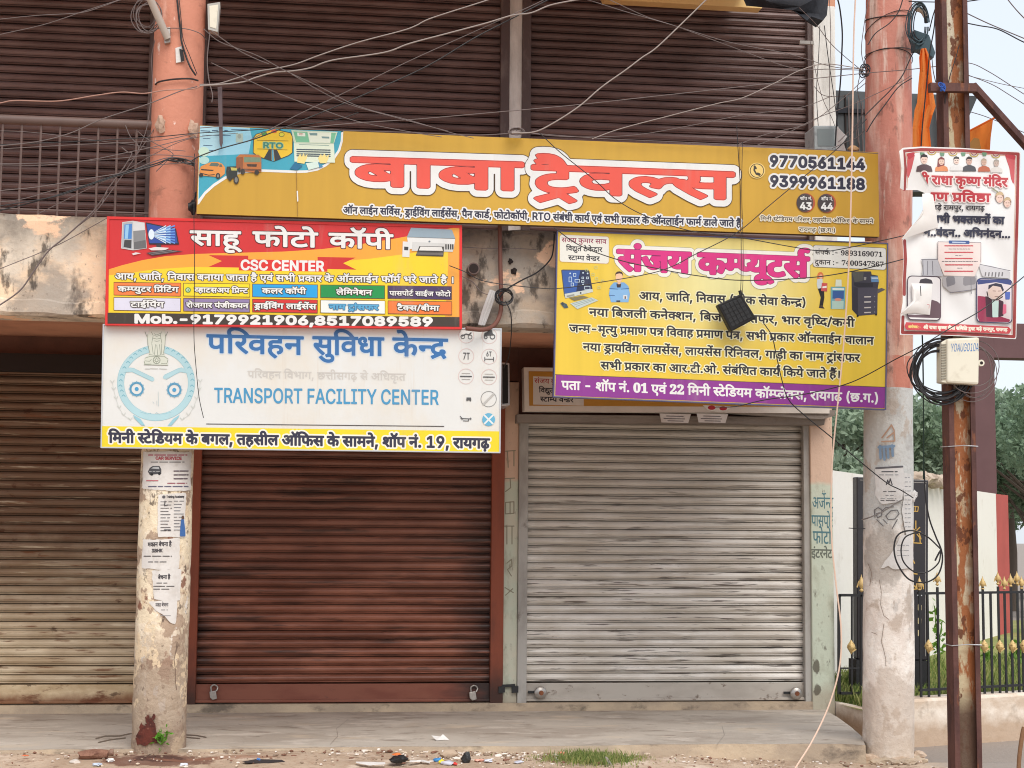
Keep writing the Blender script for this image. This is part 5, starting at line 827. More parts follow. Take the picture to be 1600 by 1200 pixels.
# hand painted letters on the end pier and old paint on the middle pier
yp = YS-.1
pp = Print(plane(yp), .001); teal = (84,128,136)
pp.text("अर्जेन्ट", 1269, 794, 1302, 795, 17, teal, .15)
pp.text("पासपोर्ट", 1268, 822, 1304, 823, 17, teal, .15, clip=lambda X, Y: X < 1301)
pp.text("फोटो", 1270, 849, 1299, 850, 19, teal, .2)
pp.text("इंटरनेट", 1268, 871, 1300, 872, 13, (110,116,104), .4)
pp.build('painted_lettering', bld)
pm = Print(plane(YS-.05), .001); g = (146,140,118)
pm.strokes([[(790,705),(805,704)],[(793,705),(794,730)],[(803,704),(803,728)],[(789,748),(804,747)],[(797,748),(798,762),(790,768)],[(790,785),(803,784),(803,802),(790,803),(790,785)],[(797,784),(797,803)],[(788,822),(803,822)],[(792,822),(792,850)],[(800,822),(800,850)],[(792,880),(799,874),(800,884),(793,890),(799,900)],[(789,918),(802,926)],[(790,930),(801,920)]], 1.6, g)
pm.build('painted_lettering', bld)
# drain pipe stub and cable conduit on the beam
b = MB(); c = P(738, 423, YF)
b.lathe((c[0], YF-.1, c[2]), [(.042, 0), (.042, .14)], m_railpipe, 20, axis='y'); b.lathe((c[0], YF-.104, c[2]), [(.033, 0), (.033, .003)], m_dark, 20, axis='y')
b.build('drain_pipe', bld)
b = MB(); cp = [P(781,350,-.17),P(782,420,-.17),P(783,470,-.17),P(781,492,-.18),P(772,508,-.24),P(755,515,-.33),P(728,513,-.36)]
b.tube(crom(cp, 5), .0155, mat('rust_brown_conduit', (116,76,66), .6), 10); b.build('conduit_pipe', bld, smooth=True)
# rods and holes in the plaster
for px, py, s in ((690,398,.02),(798,408,.018),(803,424,.02)):
    b = MB(); c = P(px, py, YF+.0); b.blob((c[0], YF+.004, c[2]), (s, .012, s), m_dark, px, .5); b.build('plaster_hole', bld)
# ------------------------------------------------------------------ sign boards
def board(t, quad, y, depth, framemat, facemat, fw=4.0, lip=.006):
    """box of the board with a raised lip frame, and its printed face as a sheet"""
    q = [P(px, py, y) for px, py in quad]
    b = MB(); b.slab([p+np.array((0, .004, 0)) for p in q], depth, framemat)
    o = b.build('board', t)
    pr = Print(plane(y), 0); V = quad; pr.put(V, [(0, 3, 2, 1)] if False else [(0, 1, 2, 3)], facemat); pr.build('printed_face', t)
    if fw:
        c = np.mean(np.array(quad, float), 0); b = MB()
        inn = []
        Q = np.array(quad, float)
        n = len(Q)
        for i in range(n):
            a = Q[i]; e1 = Q[(i+1) % n]-a; e2 = Q[i-1]-a
            inn.append(a+fw*e1/np.linalg.norm(e1)+fw*e2/np.linalg.norm(e2))
        O = [P(px, py, y-lip) for px, py in Q]; I = [P(px, py, y-lip) for px, py in inn]
        Ib = [p+np.array((0, lip-.0003, 0)) for p in I]; Ob = [p+np.array((0, lip+.003, 0)) for p in O]
        V = O+I+Ib+Ob; F = []
        for i in range(n):
            j = (i+1) % n
            F += [(i, j, j+n, i+n), (i+n, j+n, j+2*n, i+2*n), (i, i+3*n, j+3*n, j)]
        b.add(V, F, framemat); b.build('frame', t)
def shade_print(name, c0, c1, center, rad, rough=.42):
    """printed radial gradient (part of the artwork), centre in world"""
    mt = bpy.data.materials.new(name); mt.use_nodes = True; N = mt.node_tree.nodes; L = mt.node_tree.links; b = N['Principled BSDF']
    b.inputs['Roughness'].default_value = rough; b.inputs['Specular IOR Level'].default_value = .35
    g = N.new('ShaderNodeNewGeometry'); mp = N.new('ShaderNodeMapping'); mp.vector_type = 'TEXTURE'
    mp.inputs['Location'].default_value = center; mp.inputs['Scale'].default_value = rad
    L.new(g.outputs['Position'], mp.inputs[0]); ln = N.new('ShaderNodeVectorMath'); ln.operation = 'LENGTH'; L.new(mp.outputs[0], ln.inputs[0])
    mr = N.new('ShaderNodeMapRange'); mr.interpolation_type = 'SMOOTHSTEP'; L.new(ln.outputs['Value'], mr.inputs[0])
    m1 = N.new('ShaderNodeMixRGB'); m1.inputs[1].default_value = (*lin(c0), 1); m1.inputs[2].default_value = (*lin(c1), 1)
    L.new(mr.outputs[0], m1.inputs[0])
    nz = N.new('ShaderNodeTexNoise'); nz.inputs['Scale'].default_value = 1; nz.inputs['Detail'].default_value = 5
    m2_ = N.new('ShaderNodeMapping'); m2_.inputs['Scale'].default_value = (14, 2, .9); L.new(g.outputs['Position'], m2_.inputs[0]); L.new(m2_.outputs[0], nz.inputs['Vector'])
    h = N.new('ShaderNodeHueSaturation'); r2 = N.new('ShaderNodeMapRange'); r2.inputs[1].default_value = .3; r2.inputs[2].default_value = .7; r2.inputs[3].default_value = .95; r2.inputs[4].default_value = 1.04
    L.new(nz.outputs['Fac'], r2.inputs[0]); L.new(r2.outputs[0], h.inputs['Value']); L.new(m1.outputs[0], h.inputs['Color']); L.new(h.outputs[0], b.inputs['Base Color'])
    return mt
WHITE = (236,236,234); NAVY = (46,46,66); DARK = (44,42,48)
def sc(o, k): # crop coords -> photo pixels
    return lambda pts: [(o[0]+x/k, o[1]+y/k) for x, y in pts]

# ---- 1. long travel agency sign
YT = -.36
t = thing('shop_sign', 'long mustard yellow travel agency signboard with large red headline', 'signboard')
must = shade_print('mustard_flex', (202,160,60), (188,146,52), tuple(P(900, 300, YT)), (3, 1, 1))
board(t, [(312,196),(1372,238),(1374,370),(307,334)], YT, .05, mat('dark_edge_frame', (96,74,48), .5), must, fw=0)
C = sc((300,190), 6.154)
p = Print(plane(YT)); blue = (62,166,190)
p.poly([(312.5,197),(537,205.3)]+C([(1455,85),(1450,190),(1425,280),(1370,365),(1290,430),(1210,470),(1100,492),(1000,495),(650,482),(470,498),(330,548),(220,620),(130,700),(70,790),(55,800)]), WHITE)
p.poly([(313,197),(534.5,205.2)]+C([(1435,90),(1430,185),(1405,270),(1350,350),(1275,410),(1200,448),(1100,468),(1000,470),(650,458),(460,475),(320,525),(205,598),(120,675),(62,750)]), blue)
p.poly(C([(75,40),(555,60),(575,150),(545,310),(75,335)]), (150,205,226))
p.poly(C([(75,40),(300,50),(250,320),(75,335)]), (176,218,232))
for x0, y0, x1, w in ((85,88,172,9),(195,85,245,9),(315,85,345,9),(380,75,540,6),(100,130,370,5),(105,160,175,5),(110,228,195,6),(165,275,230,6)):
    p.strokes([C([(x0,y0),(x1,y0+4)])], w/6.154, (52,84,120))
p.rect(368.5,208.5,379.5,222.5,(170,190,180))
p.ell(374,213,3,3.6,(150,160,150)); p.ell(318.5,237,8.5,7.5,(196,226,206)); p.ell(319,250.5,8,6,(176,216,210))
p.poly(C([(615,118),(760,75),(800,72),(950,105),(972,150),(968,300),(930,330),(790,385),(630,340),(585,300),(590,150)]), (58,66,66))
p.poly(C([(620,124),(765,82),(800,80),(945,112),(965,152),(961,297),(925,324),(790,377),(635,333),(592,297),(597,152)]), (238,196,44))
for x, y, cc in ((693,116,(80,150,70)),(862,124,(222,214,70))):
    c_ = C([(x,y)])[0]; p.ell(*c_, 4.4, 3.8, (60,70,50)); p.ell(*c_, 3.6, 3, cc)
p.ell(*C([(790,92)])[0], 4.6, 3, (206,92,54))
p.strokes([C([(625,178),(925,186)]), C([(630,262),(915,272)])], .8, (120,96,30))
p.poly(C([(738,268),(765,268),(765,380),(690,355)]), (52,54,58)); p.poly(C([(785,270),(818,272),(858,355),(795,380)]), (52,54,58)); p.poly(C([(767,268),(783,270),(790,380),(768,380)]), (84,160,190))
p.text("RTO", *C([(680,250)])[0], *C([(878,257)])[0], 8.2, (60,128,112), .5, outs=((1.0,(150,190,150)),))
p.poly(C([(955,82),(1400,98),(1365,212),(980,205)]), (206,222,196)); p.poly(C([(975,95),(1110,100),(1130,200),(1000,197)]), (120,190,150)); p.poly(C([(1110,100),(1340,108),(1330,205),(1135,200)]), (226,232,214)); p.poly(C([(1340,108),(1385,110),(1360,208),(1330,205)]), (120,190,150))
for q in ([(1010,105),(1088,108),(1090,142),(1015,140)],): p.poly(C(q), (232,236,222))
p.poly(C([(1128,108),(1205,111),(1205,134),(1135,132)]), (120,150,150)); p.poly(C([(1245,142),(1320,145),(1320,163),(1250,160)]), (120,150,150)); p.strokes([C([(1030,112),(1060,113),(1058,128),(1032,126)])], .8, (190,110,90))
p.poly(C([(980,207),(1365,214),(1375,395),(985,385)]), (226,236,214)); p.strokes([C([(1030,220),(1315,230)])], .9, (130,160,150))
for yy in (268,288,310,328): p.strokes([C([(1010+i*27,yy+i*.6),(1030+i*27,yy+i*.6)]) for i in range(12)], 2, (66,82,92), cell=.4)
p.poly(C([(1015,350),(1040,305),(1055,340),(1075,300),(1085,338),(1110,310),(1105,350),(1080,405),(1010,395)]), (242,222,140)); p.poly(C([(1212,350),(1240,310),(1250,335),(1275,305),(1290,338),(1318,315),(1310,360),(1290,400),(1230,400)]), (242,222,140))
p.poly(C([(940,455),(990,390),(1065,425),(1010,468)]), (36,110,150)); p.poly(C([(1095,400),(1210,385),(1235,435),(1120,465)]), (216,236,226)); p.poly(C([(1210,385),(1262,432),(1225,445)]), (70,140,180))
# little picture of an orange car, an auto rickshaw and a lorry
org = (222,140,64); dk = (52,46,42)
p.poly(C([(72,470),(85,430),(160,398),(185,388),(250,388),(290,405),(318,440),(315,500),(270,538),(225,530),(110,520),(70,515)]), (226,146,70)); p.poly(C([(165,425),(185,397),(245,398),(262,410),(250,432)]), (96,112,104)); p.poly(C([(85,455),(215,465),(195,475),(90,468)]), dk)
p.strokes([C([(80,495),(160,515),(215,510)])], 1.4, dk); p.ell(*C([(250,522)])[0], 3.6, 4.6, dk); p.ell(*C([(88,515)])[0], 3.2, 2.6, dk); p.ell(*C([(250,522)])[0], 1.8, 2.4, (140,130,120)); p.poly(C([(265,410),(285,412),(292,435),(262,435)]), (110,100,80))
p.poly(C([(335,432),(425,430),(438,470),(435,520),(360,565),(335,540),(328,480)]), (44,48,44)); p.poly(C([(370,440),(432,445),(434,470),(380,470)]), (196,186,96)); p.ell(*C([(425,560)])[0], 4.2, 6.6, dk); p.ell(*C([(425,560)])[0], 2.4, 4.2, (126,124,118)); p.ell(*C([(365,552)])[0], 2.6, 3, dk)
p.poly(C([(425,345),(460,315),(640,318),(665,340),(668,480),(600,490),(450,470),(425,440)]), (190,112,56)); p.poly(C([(425,345),(490,340),(490,475),(450,470),(425,440)]), (146,84,48)); p.poly(C([(498,340),(655,345),(660,390),(500,392)]), (120,142,116)); p.poly(C([(525,408),(625,410),(620,435),(535,432)]), (72,52,40)); p.poly(C([(500,452),(665,458),(665,475),(505,470)]), (116,70,44))
p.ell(*C([(488,480)])[0], 3.4, 4.6, dk); p.ell(*C([(622,488)])[0], 3.6, 3.8, dk); p.ell(*C([(455,465)])[0], 2, 4, dk)
p.build('vehicle_and_office_picture', t)
p = Print(plane(YT), .004); RED = (236,88,72)
for key, a in (("बाबा", (551,288.3,813.5,296.6,41.5)), ("ट्रैवल्स", (833.5,299,1143,310.5,40))):
    p.text(key, *a, RED, 3.2, outs=((10.6,(70,48,30)),(9.6,WHITE)))
    p.text(key, *a, RED, 2.0, outs=((.6,(120,40,40)),), ax=.55)
p.build('headline_lettering', t)
p = Print(plane(YT), .004)
p.text("ऑन लाईन सर्विस, ड्राईविंग लाईसेंस, पैन कार्ड, फोटोकॉपी, RTO संबंधी कार्य एवं सभी प्रकार के ऑनलाईन फार्म डाले जाते है", 536, 333, 1158, 354.3, 9.6, NAVY, .55, outs=((2.2,WHITE),))
p.text("9770561144", 1202, 259.3, 1352, 265, 16, NAVY, 1.35, outs=((2.8,WHITE),))
p.text("9399961188", 1202.5, 290.6, 1352, 296, 16, NAVY, 1.35, outs=((2.8,WHITE),))
p.ell(1182.7,266.6,13,12.5,(240,206,120)); p.ring(1182.7,266.6,10.5,1.2,(70,60,40)); p.strokes([[(1179,260),(1178.5,266),(1182,272),(1186.5,273.5)]], 2.6, (60,54,44)); p.strokes([[(1179,260),(1181,263)],[(1184,271),(1187,272.5)]], 3.2, (60,54,44))
for cx, n in ((1259,"43"),(1292,"44")):
    cy = 316.8+(cx-1259)*.02
    p.ell(cx, cy, 14.6, 15, (190,84,50)); p.ell(cx-1.3, cy, 13.2, 14.6, (92,70,66)); p.ell(cx-3, cy, 11, 13, (66,58,60))
    (p.text("43", cx-9.5, cy+10, cx+10, cy+10.4, 10.5, WHITE, .7) if n == "43" else p.text("44", cx-9.5, cy+10, cx+10, cy+10.4, 10.5, WHITE, .7))
    p.text("शॉप नं.", cx-9, cy-4.5, cx+10, cy-4, 4.6, WHITE, .1)
p.text("मिनी स्टेडियम परिसर, तहसील ऑफिस के सामने", 1188, 344.3, 1364.5, 348.8, 5.6, (70,58,50), .15, outs=((1.4,(236,228,206)),))
p.text("रायगढ़ (छ.ग.)", 1248.6, 361.2, 1306, 363, 5.8, (70,58,50), .15, outs=((1.4,(236,228,206)),))
p.strokes([[(463,268),(465,338)]], .8, (150,110,40)); p.strokes([[(464.6,299),(465.2,314)]], 2, WHITE)
p.strokes([[(1156,228),(1157,364)]], .8, (150,110,40))
p.build('small_lettering', t)

# ---- 2. red photocopy shop sign
YR = -.32
t = thing('shop_sign', 'red and yellow photocopy shop signboard with coloured service boxes, above the white sign', 'signboard')
m_redf = mat('red_painted_frame', (214,52,50), .45, var=.06)
board(t, [(167,338),(722,352),(722,514),(164,508)], YR, .05, m_redf, ink(212,44,46), fw=4)
C = sc((170,340), 5.714); p = Print(plane(YR))
yel = (250,212,40); ora = (248,168,56)
top = C([(0,462),(120,425),(300,380),(500,345),(760,325),(1000,318),(1300,310)])+[(445,393),(505,389),(560,382),(610,374),(660,365),(718,354)]
p.poly([(169,502)]+top[:1]+top[1:]+[(718,502)][:1], ora)
p.poly([(170,501),(170,430),(200,427),(240,421),(300,417),(395,419),(450,417),(520,409),(580,404),(640,396),(700,386),(700,420),(695,502)], yel)
p.poly(C([(890,335),(1245,340),(1245,400),(1160,445),(890,440),(1010,388)]), (208,44,40)); 
D2 = sc((440,400), 5.517)
p.poly(D2([(310,8),(640,14),(530,62),(645,118),(390,112),(310,60)]), (208,44,40))
p.poly([(373.5,405),(511.8,407.5),(511.5,424.5),(373,422.5)], (222,46,42))
p.text("CSC CENTER", 375.6, 421.3, 506.5, 423.3, 15, WHITE, .9)
for key, a in (("साहू", (297.5,382.4,375,384)), ("फोटो", (395.5,384,495.5,386)), ("कॉपी", (514.5,386.2,613,388.6))):
    p.text(key, *a, 21.5, WHITE, 1.1, outs=((1.2,(90,30,30)),))
wk = dict(bold=.45, outs=((1.0,(62,50,40)),))
p.text("आय, जाति, निवास बनाया जाता है एवं सभी प्रकार के ऑनलाईन फॉर्म भरे जाते है ।", 179.5, 436.4, 710, 442.3, 9.2, WHITE, **wk)
row1 = [(177.6,282.9,(244,128,64)),(286.4,390.6,(250,224,34)),(394.1,496.6,(34,164,230)),(500.5,601.5,(24,146,74)),(605.5,706,(74,56,98))]
row2 = [(177.6,282.4,(222,220,238)),(286.4,390.4,(146,128,172)),(394.2,496.4,(216,46,44)),(500.6,602,(240,244,240)),(606,706.3,(244,124,54))]
for x0, x1, c_ in row1:
    o = (x0-177)*.0125; p.poly([(x0,440.6+o),(x1,441.9+o),(x1,463.2+o),(x0,461.4+o)], (96,66,34)); p.poly([(x0+.8,441.6+o),(x1-.8,442.7+o),(x1-.8,462.3+o),(x0+.8,460.5+o)], c_)
for x0, x1, c_ in row2:
    o = (x0-177)*.0125; p.poly([(x0,464.2+o),(x1,465.6+o),(x1,487+o),(x0,485+o)], (96,66,34)); p.poly([(x0+.8,465.2+o),(x1-.8,466.4+o),(x1-.8,486+o),(x0+.8,484.2+o)], c_)
p.text("कम्प्युटर प्रिंटिंग", 184.5, 455.2, 278.5, 456.4, 7.6, WHITE, **wk)
p.text("व्हाटसअप प्रिन्ट", 304, 456.6, 387, 457.8, 7.2, WHITE, **wk)
p.ell(293.8,453,4.4,4.2,(86,150,84)); p.ell(293.8,453,2.8,2.6,(206,226,196)); p.ell(294.2,453.2,1.4,1.3,(96,160,110))
p.text("कलर कॉपी", 409.5, 458.2, 478, 459.2, 7.6, WHITE, **wk)
p.text("लेमिनेशन", 525.5, 460.2, 581, 461.2, 7.6, WHITE, **wk)
p.text("पासपोर्ट साईज फोटो", 608.5, 461.5, 704, 463, 6.6, WHITE, .3, outs=((.8,(50,36,60)),))
p.text("टाईपिंग", 204, 479.4, 256, 480.2, 7.8, WHITE, **wk)
p.text("रोजगार पंजीकयन", 291, 480.2, 388, 481.6, 7.2, WHITE, **wk)
p.text("ड्राईविंग लाईसेंस", 397, 481.6, 494, 483, 7.6, WHITE, **wk)
p.text("नाम ट्रांसफर", 514.5, 483.2, 591, 484.2, 7.4, (90,170,214), .5, outs=((.9,(60,110,150)),))
p.text("टैक्स/बीमा", 621, 484.6, 686, 485.6, 7.4, WHITE, **wk)
p.poly([(168,488.5),(718,495.5),(718,510.5),(168,505.5)], (62,52,44))
p.text("Mob.-9179921906,8517089589", 209, 504.2, 677.5, 509.2, 12.8, WHITE, 1.3, ax=.85)
p.build('lettering_and_boxes', t)
p = Print(plane(YR), .004)
# tower, monitor, keyboard, mouse
p.poly(C([(120,40),(215,28),(320,45),(340,275),(215,292),(110,275)]), (206,206,206)); p.poly(C([(128,46),(212,36),(210,280),(116,270)]), (176,180,186))
p.poly(C([(140,62),(208,54),(204,190),(134,190)]), (74,134,206)); p.poly(C([(150,66),(180,62),(170,188),(142,188)]), (150,200,236)); p.poly(C([(140,200),(203,200),(200,275),(132,262)]), (66,66,68))
p.poly(C([(218,40),(318,52),(335,272),(222,284)]), (104,104,106)); p.poly(C([(218,40),(318,52),(322,110),(218,120)]), (216,216,216)); p.poly(C([(218,120),(322,110),(330,200),(220,220)]), (136,136,138))
p.poly(C([(330,42),(600,98),(628,240),(360,240)]), (40,40,52)); p.poly(C([(338,54),(592,106),(614,228),(364,228)]), (44,74,160))
for a_, w_, cc in ((0,40,(96,146,222)),(1,24,(160,204,244)),(2,10,(226,240,252))):
    for k in range(-3, 4):
        p.poly(C([(366,150),(366+ (225-40*a_)*1.0, 150+k*26+ -4-(3-a_)),(366+(225-40*a_), 150+k*26+4+(3-a_))]) , cc)
p.ell(*C([(380,150)])[0], 4.5, 8, (226,240,252))
p.poly(C([(425,240),(465,240),(470,285),(425,285)]), (60,58,60)); p.poly(C([(355,275),(420,262),(540,270),(500,292),(380,292)]), (232,222,220)); p.poly(C([(330,315),(520,285),(665,300),(390,340)]), (70,62,66)); p.strokes([C([(360,318),(560,292)]), C([(380,328),(610,298)])], .8, (140,130,130)); p.poly(C([(205,322),(240,310),(290,318),(220,335)]), (224,216,216))
p.build('computer_picture', t)
C3 = sc((150,330), 2.712); p = Print(plane(YR), .004)
p.poly(C3([(1335,70),(1508,78),(1522,115),(1318,108)]), (150,170,184)); p.poly(C3([(1318,108),(1522,115),(1515,165),(1325,160)]), (232,232,230)); p.poly(C3([(1300,128),(1330,130),(1328,195),(1298,193)]), (228,228,226)); p.poly(C3([(1306,150),(1324,151),(1323,166),(1306,165)]), (60,60,60))
p.poly(C3([(1340,130),(1515,138),(1512,172),(1338,168)]), (214,214,212)); p.poly(C3([(1370,148),(1475,150),(1472,192),(1355,188)]), (62,58,54)); p.poly(C3([(1375,150),(1465,152),(1470,168),(1368,166)]), (232,230,226)); p.poly(C3([(1360,174),(1470,176),(1470,186),(1358,184)]), (110,104,100))
for x in (1480,1490,1500,1509): p.poly(C3([(x,140),(x+6,140),(x+6,162),(x,162)]), (40,40,42))
p.ell(*C3([(1413,128)])[0], 1.6, 1.4, (120,130,140)); p.strokes([C3([(1318,109),(1522,116)])], .7, (120,130,136))
p.build('printer_picture', t)

# ---- 3. white transport facility sign
YW = -.27
t = thing('shop_sign', 'white transport signboard with blue lettering and yellow address strip below the red sign', 'signboard')
m_wf = shade_print('white_flex', (228,228,224), (222,216,204), tuple(P(500, 540, YW)), (1.5, 1, .5))
m_wpale = mat('weathered_white_flex', (216,217,215), .42, bump=.25, bscale=(4,4,1.1), layers=[((214,204,186),(1.6,1.6,1.1),.46,.66,6,.6),((206,196,182),(26,4,1.0),.6,.72,6,.45)], var=.02)
board(t, [(160.5,506),(784,513),(782,708),(157,700)], YW, .045, m_alu, m_wpale, fw=2)
p = Print(plane(YW))
p.poly([(158.6,665.8),(781,674),(781,706.5),(158.2,698.8)], (242,218,38))
p.text("मिनी स्टेडियम के बगल, तहसील ऑफिस के सामने, शॉप नं. 19, रायगढ़", 170, 691.2, 764.5, 700.4, 14.6, NAVY, 1.05, outs=((2.4,(244,240,226)),))
p.build('address_strip', t)
p = Print(plane(YW)); B1 = (52,110,172)
for key, a in (("परिवहन", (323.5,550.6,473,554)), ("सुविधा", (489,553.6,599,555.6)), ("केन्द्र", (614,555.6,698.5,557.6))):
    p.text(key, *a, 27.5, B1, 1.1, outs=((1.4,(206,220,232)),))
p.text("परिवहन विभाग, छत्तीसगढ़ से अधिकृत", 387, 590, 633.5, 594.5, 10.5, (210,206,200), .3)
p.text("TRANSPORT FACILITY CENTER", 334, 628.8, 685.8, 632.2, 22.6, (72,152,198), .5)
p.strokes([[(322.7,662.4),(693.5,666.2)]], 1.3, (70,62,60))
p.build('blue_lettering', t)
p = Print(plane(YW)); C = sc((160,510), 7.059)
PB = (178,214,222); PL = (150,196,206)
cx, cy = C([(592,625)])[0]
r = 55.5
p.ring(cx, cy, r, 10.8, PL, ry=r*.97); p.ring(cx, cy, r, 9.6, PB, ry=r*.97)
p.strokes([C([(250,480),(330,480),(550,585)]), C([(930,490),(860,480),(690,560)])], 6.4, PB); p.strokes([C([(235,510),(330,500),(540,600)]), C([(300,455),(345,462),(560,565)]), C([(940,515),(850,500),(700,590)]), C([(880,455),(840,462),(685,535)])], .6, PL)
p.strokes([C([(585,960),(600,950),(630,975)]), C([(535,955),(500,968),(420,945)]), C([(640,965),(690,965),(760,945)])], .7, PL)
p.strokes([C([(a_, b_),(a_+18, b_-16),(a_+36, b_+2)]) for a_, b_ in ((180,660),(185,600),(195,540),(225,460),(265,400),(300,350),(345,310),(395,275),(450,250),(700,250),(765,275),(820,310),(870,350),(910,400),(940,460),(970,530),(975,595),(970,660),(965,720),(945,775),(195,715),(215,770))], 1.2, (120,180,196))
for ex, ey in ((378,690),(793,700)):
    e = C([(ex,ey)])[0]; p.ring(*e, 9.6, 3, (84,152,190)); p.ring(*e, 11.2, .6, (150,190,206)); p.ell(*e, 3.1, 3.1, (74,158,206))
    p.strokes([[(e[0]+10.4*math.cos(q*.5236), e[1]+10.4*math.sin(q*.5236)), (e[0]+12.2*math.cos(q*.5236), e[1]+12.2*math.sin(q*.5236))] for q in range(12)], 1.2, (120,170,200))
p.strokes([C([(615,720),(618,880)]), C([(600,820),(602,870)]), C([(555,830),(570,850)])], .6, (176,196,200))
p.poly(C([(340,975),(420,1020),(470,1095),(430,1090),(350,1010)]), (150,200,214)); p.poly(C([(850,975),(780,1020),(720,1095),(760,1095),(840,1005)]), (150,200,214))
for s_, xs_ in ((1, [(110,620),(125,700),(150,800),(185,900),(235,980),(310,1030)]), (-1, [(1080,610),(1070,700),(1040,800),(1000,900),(950,980),(880,1030)])):
    p.strokes([C(xs_)], .5, (206,210,204)); p.strokes([C([(x, y),(x-22, y-26)]) for x, y in xs_]+[C([(x, y),(x+20, y-28)]) for x, y in xs_], 1, (210,214,208))
p.build('steering_wheel_emblem', t)
p = Print(plane(YW), .003); eg = (138,146,130)
p.poly(C([(520,30),(690,30),(700,120),(690,200),(680,310),(720,350),(722,425),(460,420),(465,350),(515,310),(510,200),(490,120)]), (218,222,208))
p.strokes([C(l) for l in ([(540,60),(560,100),(545,180)],[(650,60),(640,100),(655,180)],[(570,80),(600,95),(640,75)],[(575,100),(600,110),(632,98)],[(500,90),(500,200),(525,300)],[(695,90),(690,200),(672,300)],[(545,190),(560,300)],[(585,200),(575,310)],[(600,205),(610,315)],[(630,200),(640,310)],[(655,190),(650,300)],[(560,130),(600,140),(645,130)],[(575,160),(600,165),(630,158)],[(470,60),(490,110)],[(720,60),(700,105)],[(515,310),(600,322),(680,310)],[(470,350),(530,330),(600,330),(680,330),(722,360)],[(460,385),(470,415),(540,415)],[(470,380),(520,385),(540,365)],[(650,410),(710,412),(722,370)],[(460,422),(722,428)])], .8, eg)
ce = C([(598,373)])[0]; p.ring(*ce, 5.4, 1, eg); p.ring(*ce, 2.3, .8, eg); p.strokes([[(ce[0]+2.6*math.cos(q*.7854), ce[1]+2.6*math.sin(q*.7854)), (ce[0]+5*math.cos(q*.7854), ce[1]+5*math.sin(q*.7854))] for q in range(8)], .5, eg)
p.strokes([C([(475,466),(520,468)]), C([(530,462),(610,466)]), C([(630,466),(710,470)])], 1.1, (206,206,200))
p.build('lion_capital_emblem', t)
p = Print(plane(YW)); IC = (84,84,86); RG = (222,200,196)
Cw = sc((700,330), 3.244)
def icr(x, y, r=11.8, col=RG): p.ring(x, y, r, 1, col)
icr(728.5,524); icr(764.5,525); icr(728.5,556.5); icr(764.5,557); icr(728,588); icr(764,589); icr(763.5,623.5,12,(150,150,148))
p.ring(723.2,526,3,1,IC); p.ring(734.5,526.5,3,1,IC); p.strokes([[(722,525),(728,522),(733,523),(736,520)]], 2, IC)
p.poly([(757,520),(761,519),(763,516),(769,516),(770,521),(772,524),(756,525)], IC); p.ring(769.5,526,3.6,1.4,IC); p.ring(759,527,2.2,1.2,IC)
p.text("7T", 723.2, 561.5, 734.2, 561.8, 10.5, IC, .25); p.text("6T", 759.5, 556.5, 768.5, 556.8, 7.5, IC, .1)
p.strokes([[(757.5,561),(771,561.3)],[(757.5,558),(757.5,564)],[(771.2,558.3),(771.2,564.3)]], 1.2, IC)
for x, y in ((728,588),(764,589)): p.strokes([[(x-8.5,y),(x+8.5,y+.2)]], 1.8, IC); p.strokes([[(x-6.5,y-4.6),(x+6.5,y-4.4)],[(x-6.5,y+4.6),(x+6.5,y+4.8)]], .7, (150,146,142))
p.strokes([[(755.5,631.5),(771.5,615.5)]], 3, (190,188,184))
p.poly([(729,621),(736,621),(736.5,625.5),(735,627.5),(733.5,625.5),(730.8,625.5),(730.2,627.5),(728.6,625.5)], IC)
p.strokes([[(719,650.5),(722,653.5),(722,656)],[(720,653.8),(736,654.4)],[(724,657.5),(732,657.8),(732,654.4)]], 1.2, IC); p.poly([(735,652),(737,654.3),(735,656.8)], IC)
p.ell(763.5,655.5,10,10,(104,180,214)); p.strokes([[(757,649),(770,662)],[(770,649),(757,662)]], 2.6, (232,236,236))
p.build('traffic_icons', t)

# ---- 4. yellow and purple computer shop sign
YC = -.31
t = thing('shop_sign', 'pale yellow computer shop signboard with magenta headline and purple address strip at the right', 'signboard')
m_cy = shade_print('yellow_glow_flex', (226,218,156), (222,190,66), tuple(P(1130, 440, YC)), (.98, 1, .62))
board(t, [(870.5,359.8),(1388,379.5),(1384.8,640.6),(864.6,620.4)], YC, .05, mat('blue_grey_frame', (96,96,132), .45, metal=.2), m_cy, fw=1.7)
p = Print(plane(YC)); C = sc((850,350), 2.909)
p.poly([(868.5,585.3),(1383,605.2),(1382.3,637.8),(867.5,617.9)], (142,52,146)); p.strokes([[(868,585.2),(1383.4,605)]], .9, (90,60,60))
p.text("^पता - शॉप नं. 01 एवं 22 मिनी स्टेडियम कॉम्प्लेक्स, रायगढ़ (छ.ग.)", 877.5, 608, 1374, 629, 12.6, WHITE, .6)
p.build('address_strip', t)
p = Print(plane(YC)); MG = (222,46,132)
for key, a in (("संजय", (966,421.5,1077,426)), ("कम्प्यूटर्स", (1092,426.6,1262,433.4))):
    p.text(key, *a, 30.5, MG, 2.6, outs=((6.2,(150,150,120)),(5.6,(244,242,232))))
    p.text(key, *a, 30.5, MG, 1.9, outs=((.6,(130,30,90)),), ax=.7)
p.build('headline_lettering', t)
p = Print(plane(YC)); bw = dict(bold=.55, outs=((1.6,(246,240,196)),))
p.text("आय, जाति, निवास (लोक सेवा केन्द्र)", 998.5, 467.8, 1260.5, 478.8, 11.2, DARK, **bw)
p.text("नया बिजली कनेक्शन, बिजली ट्रांसफर, भार वृध्दि/कमी", 920.5, 493.4, 1335, 510.4, 11.2, DARK, **bw)
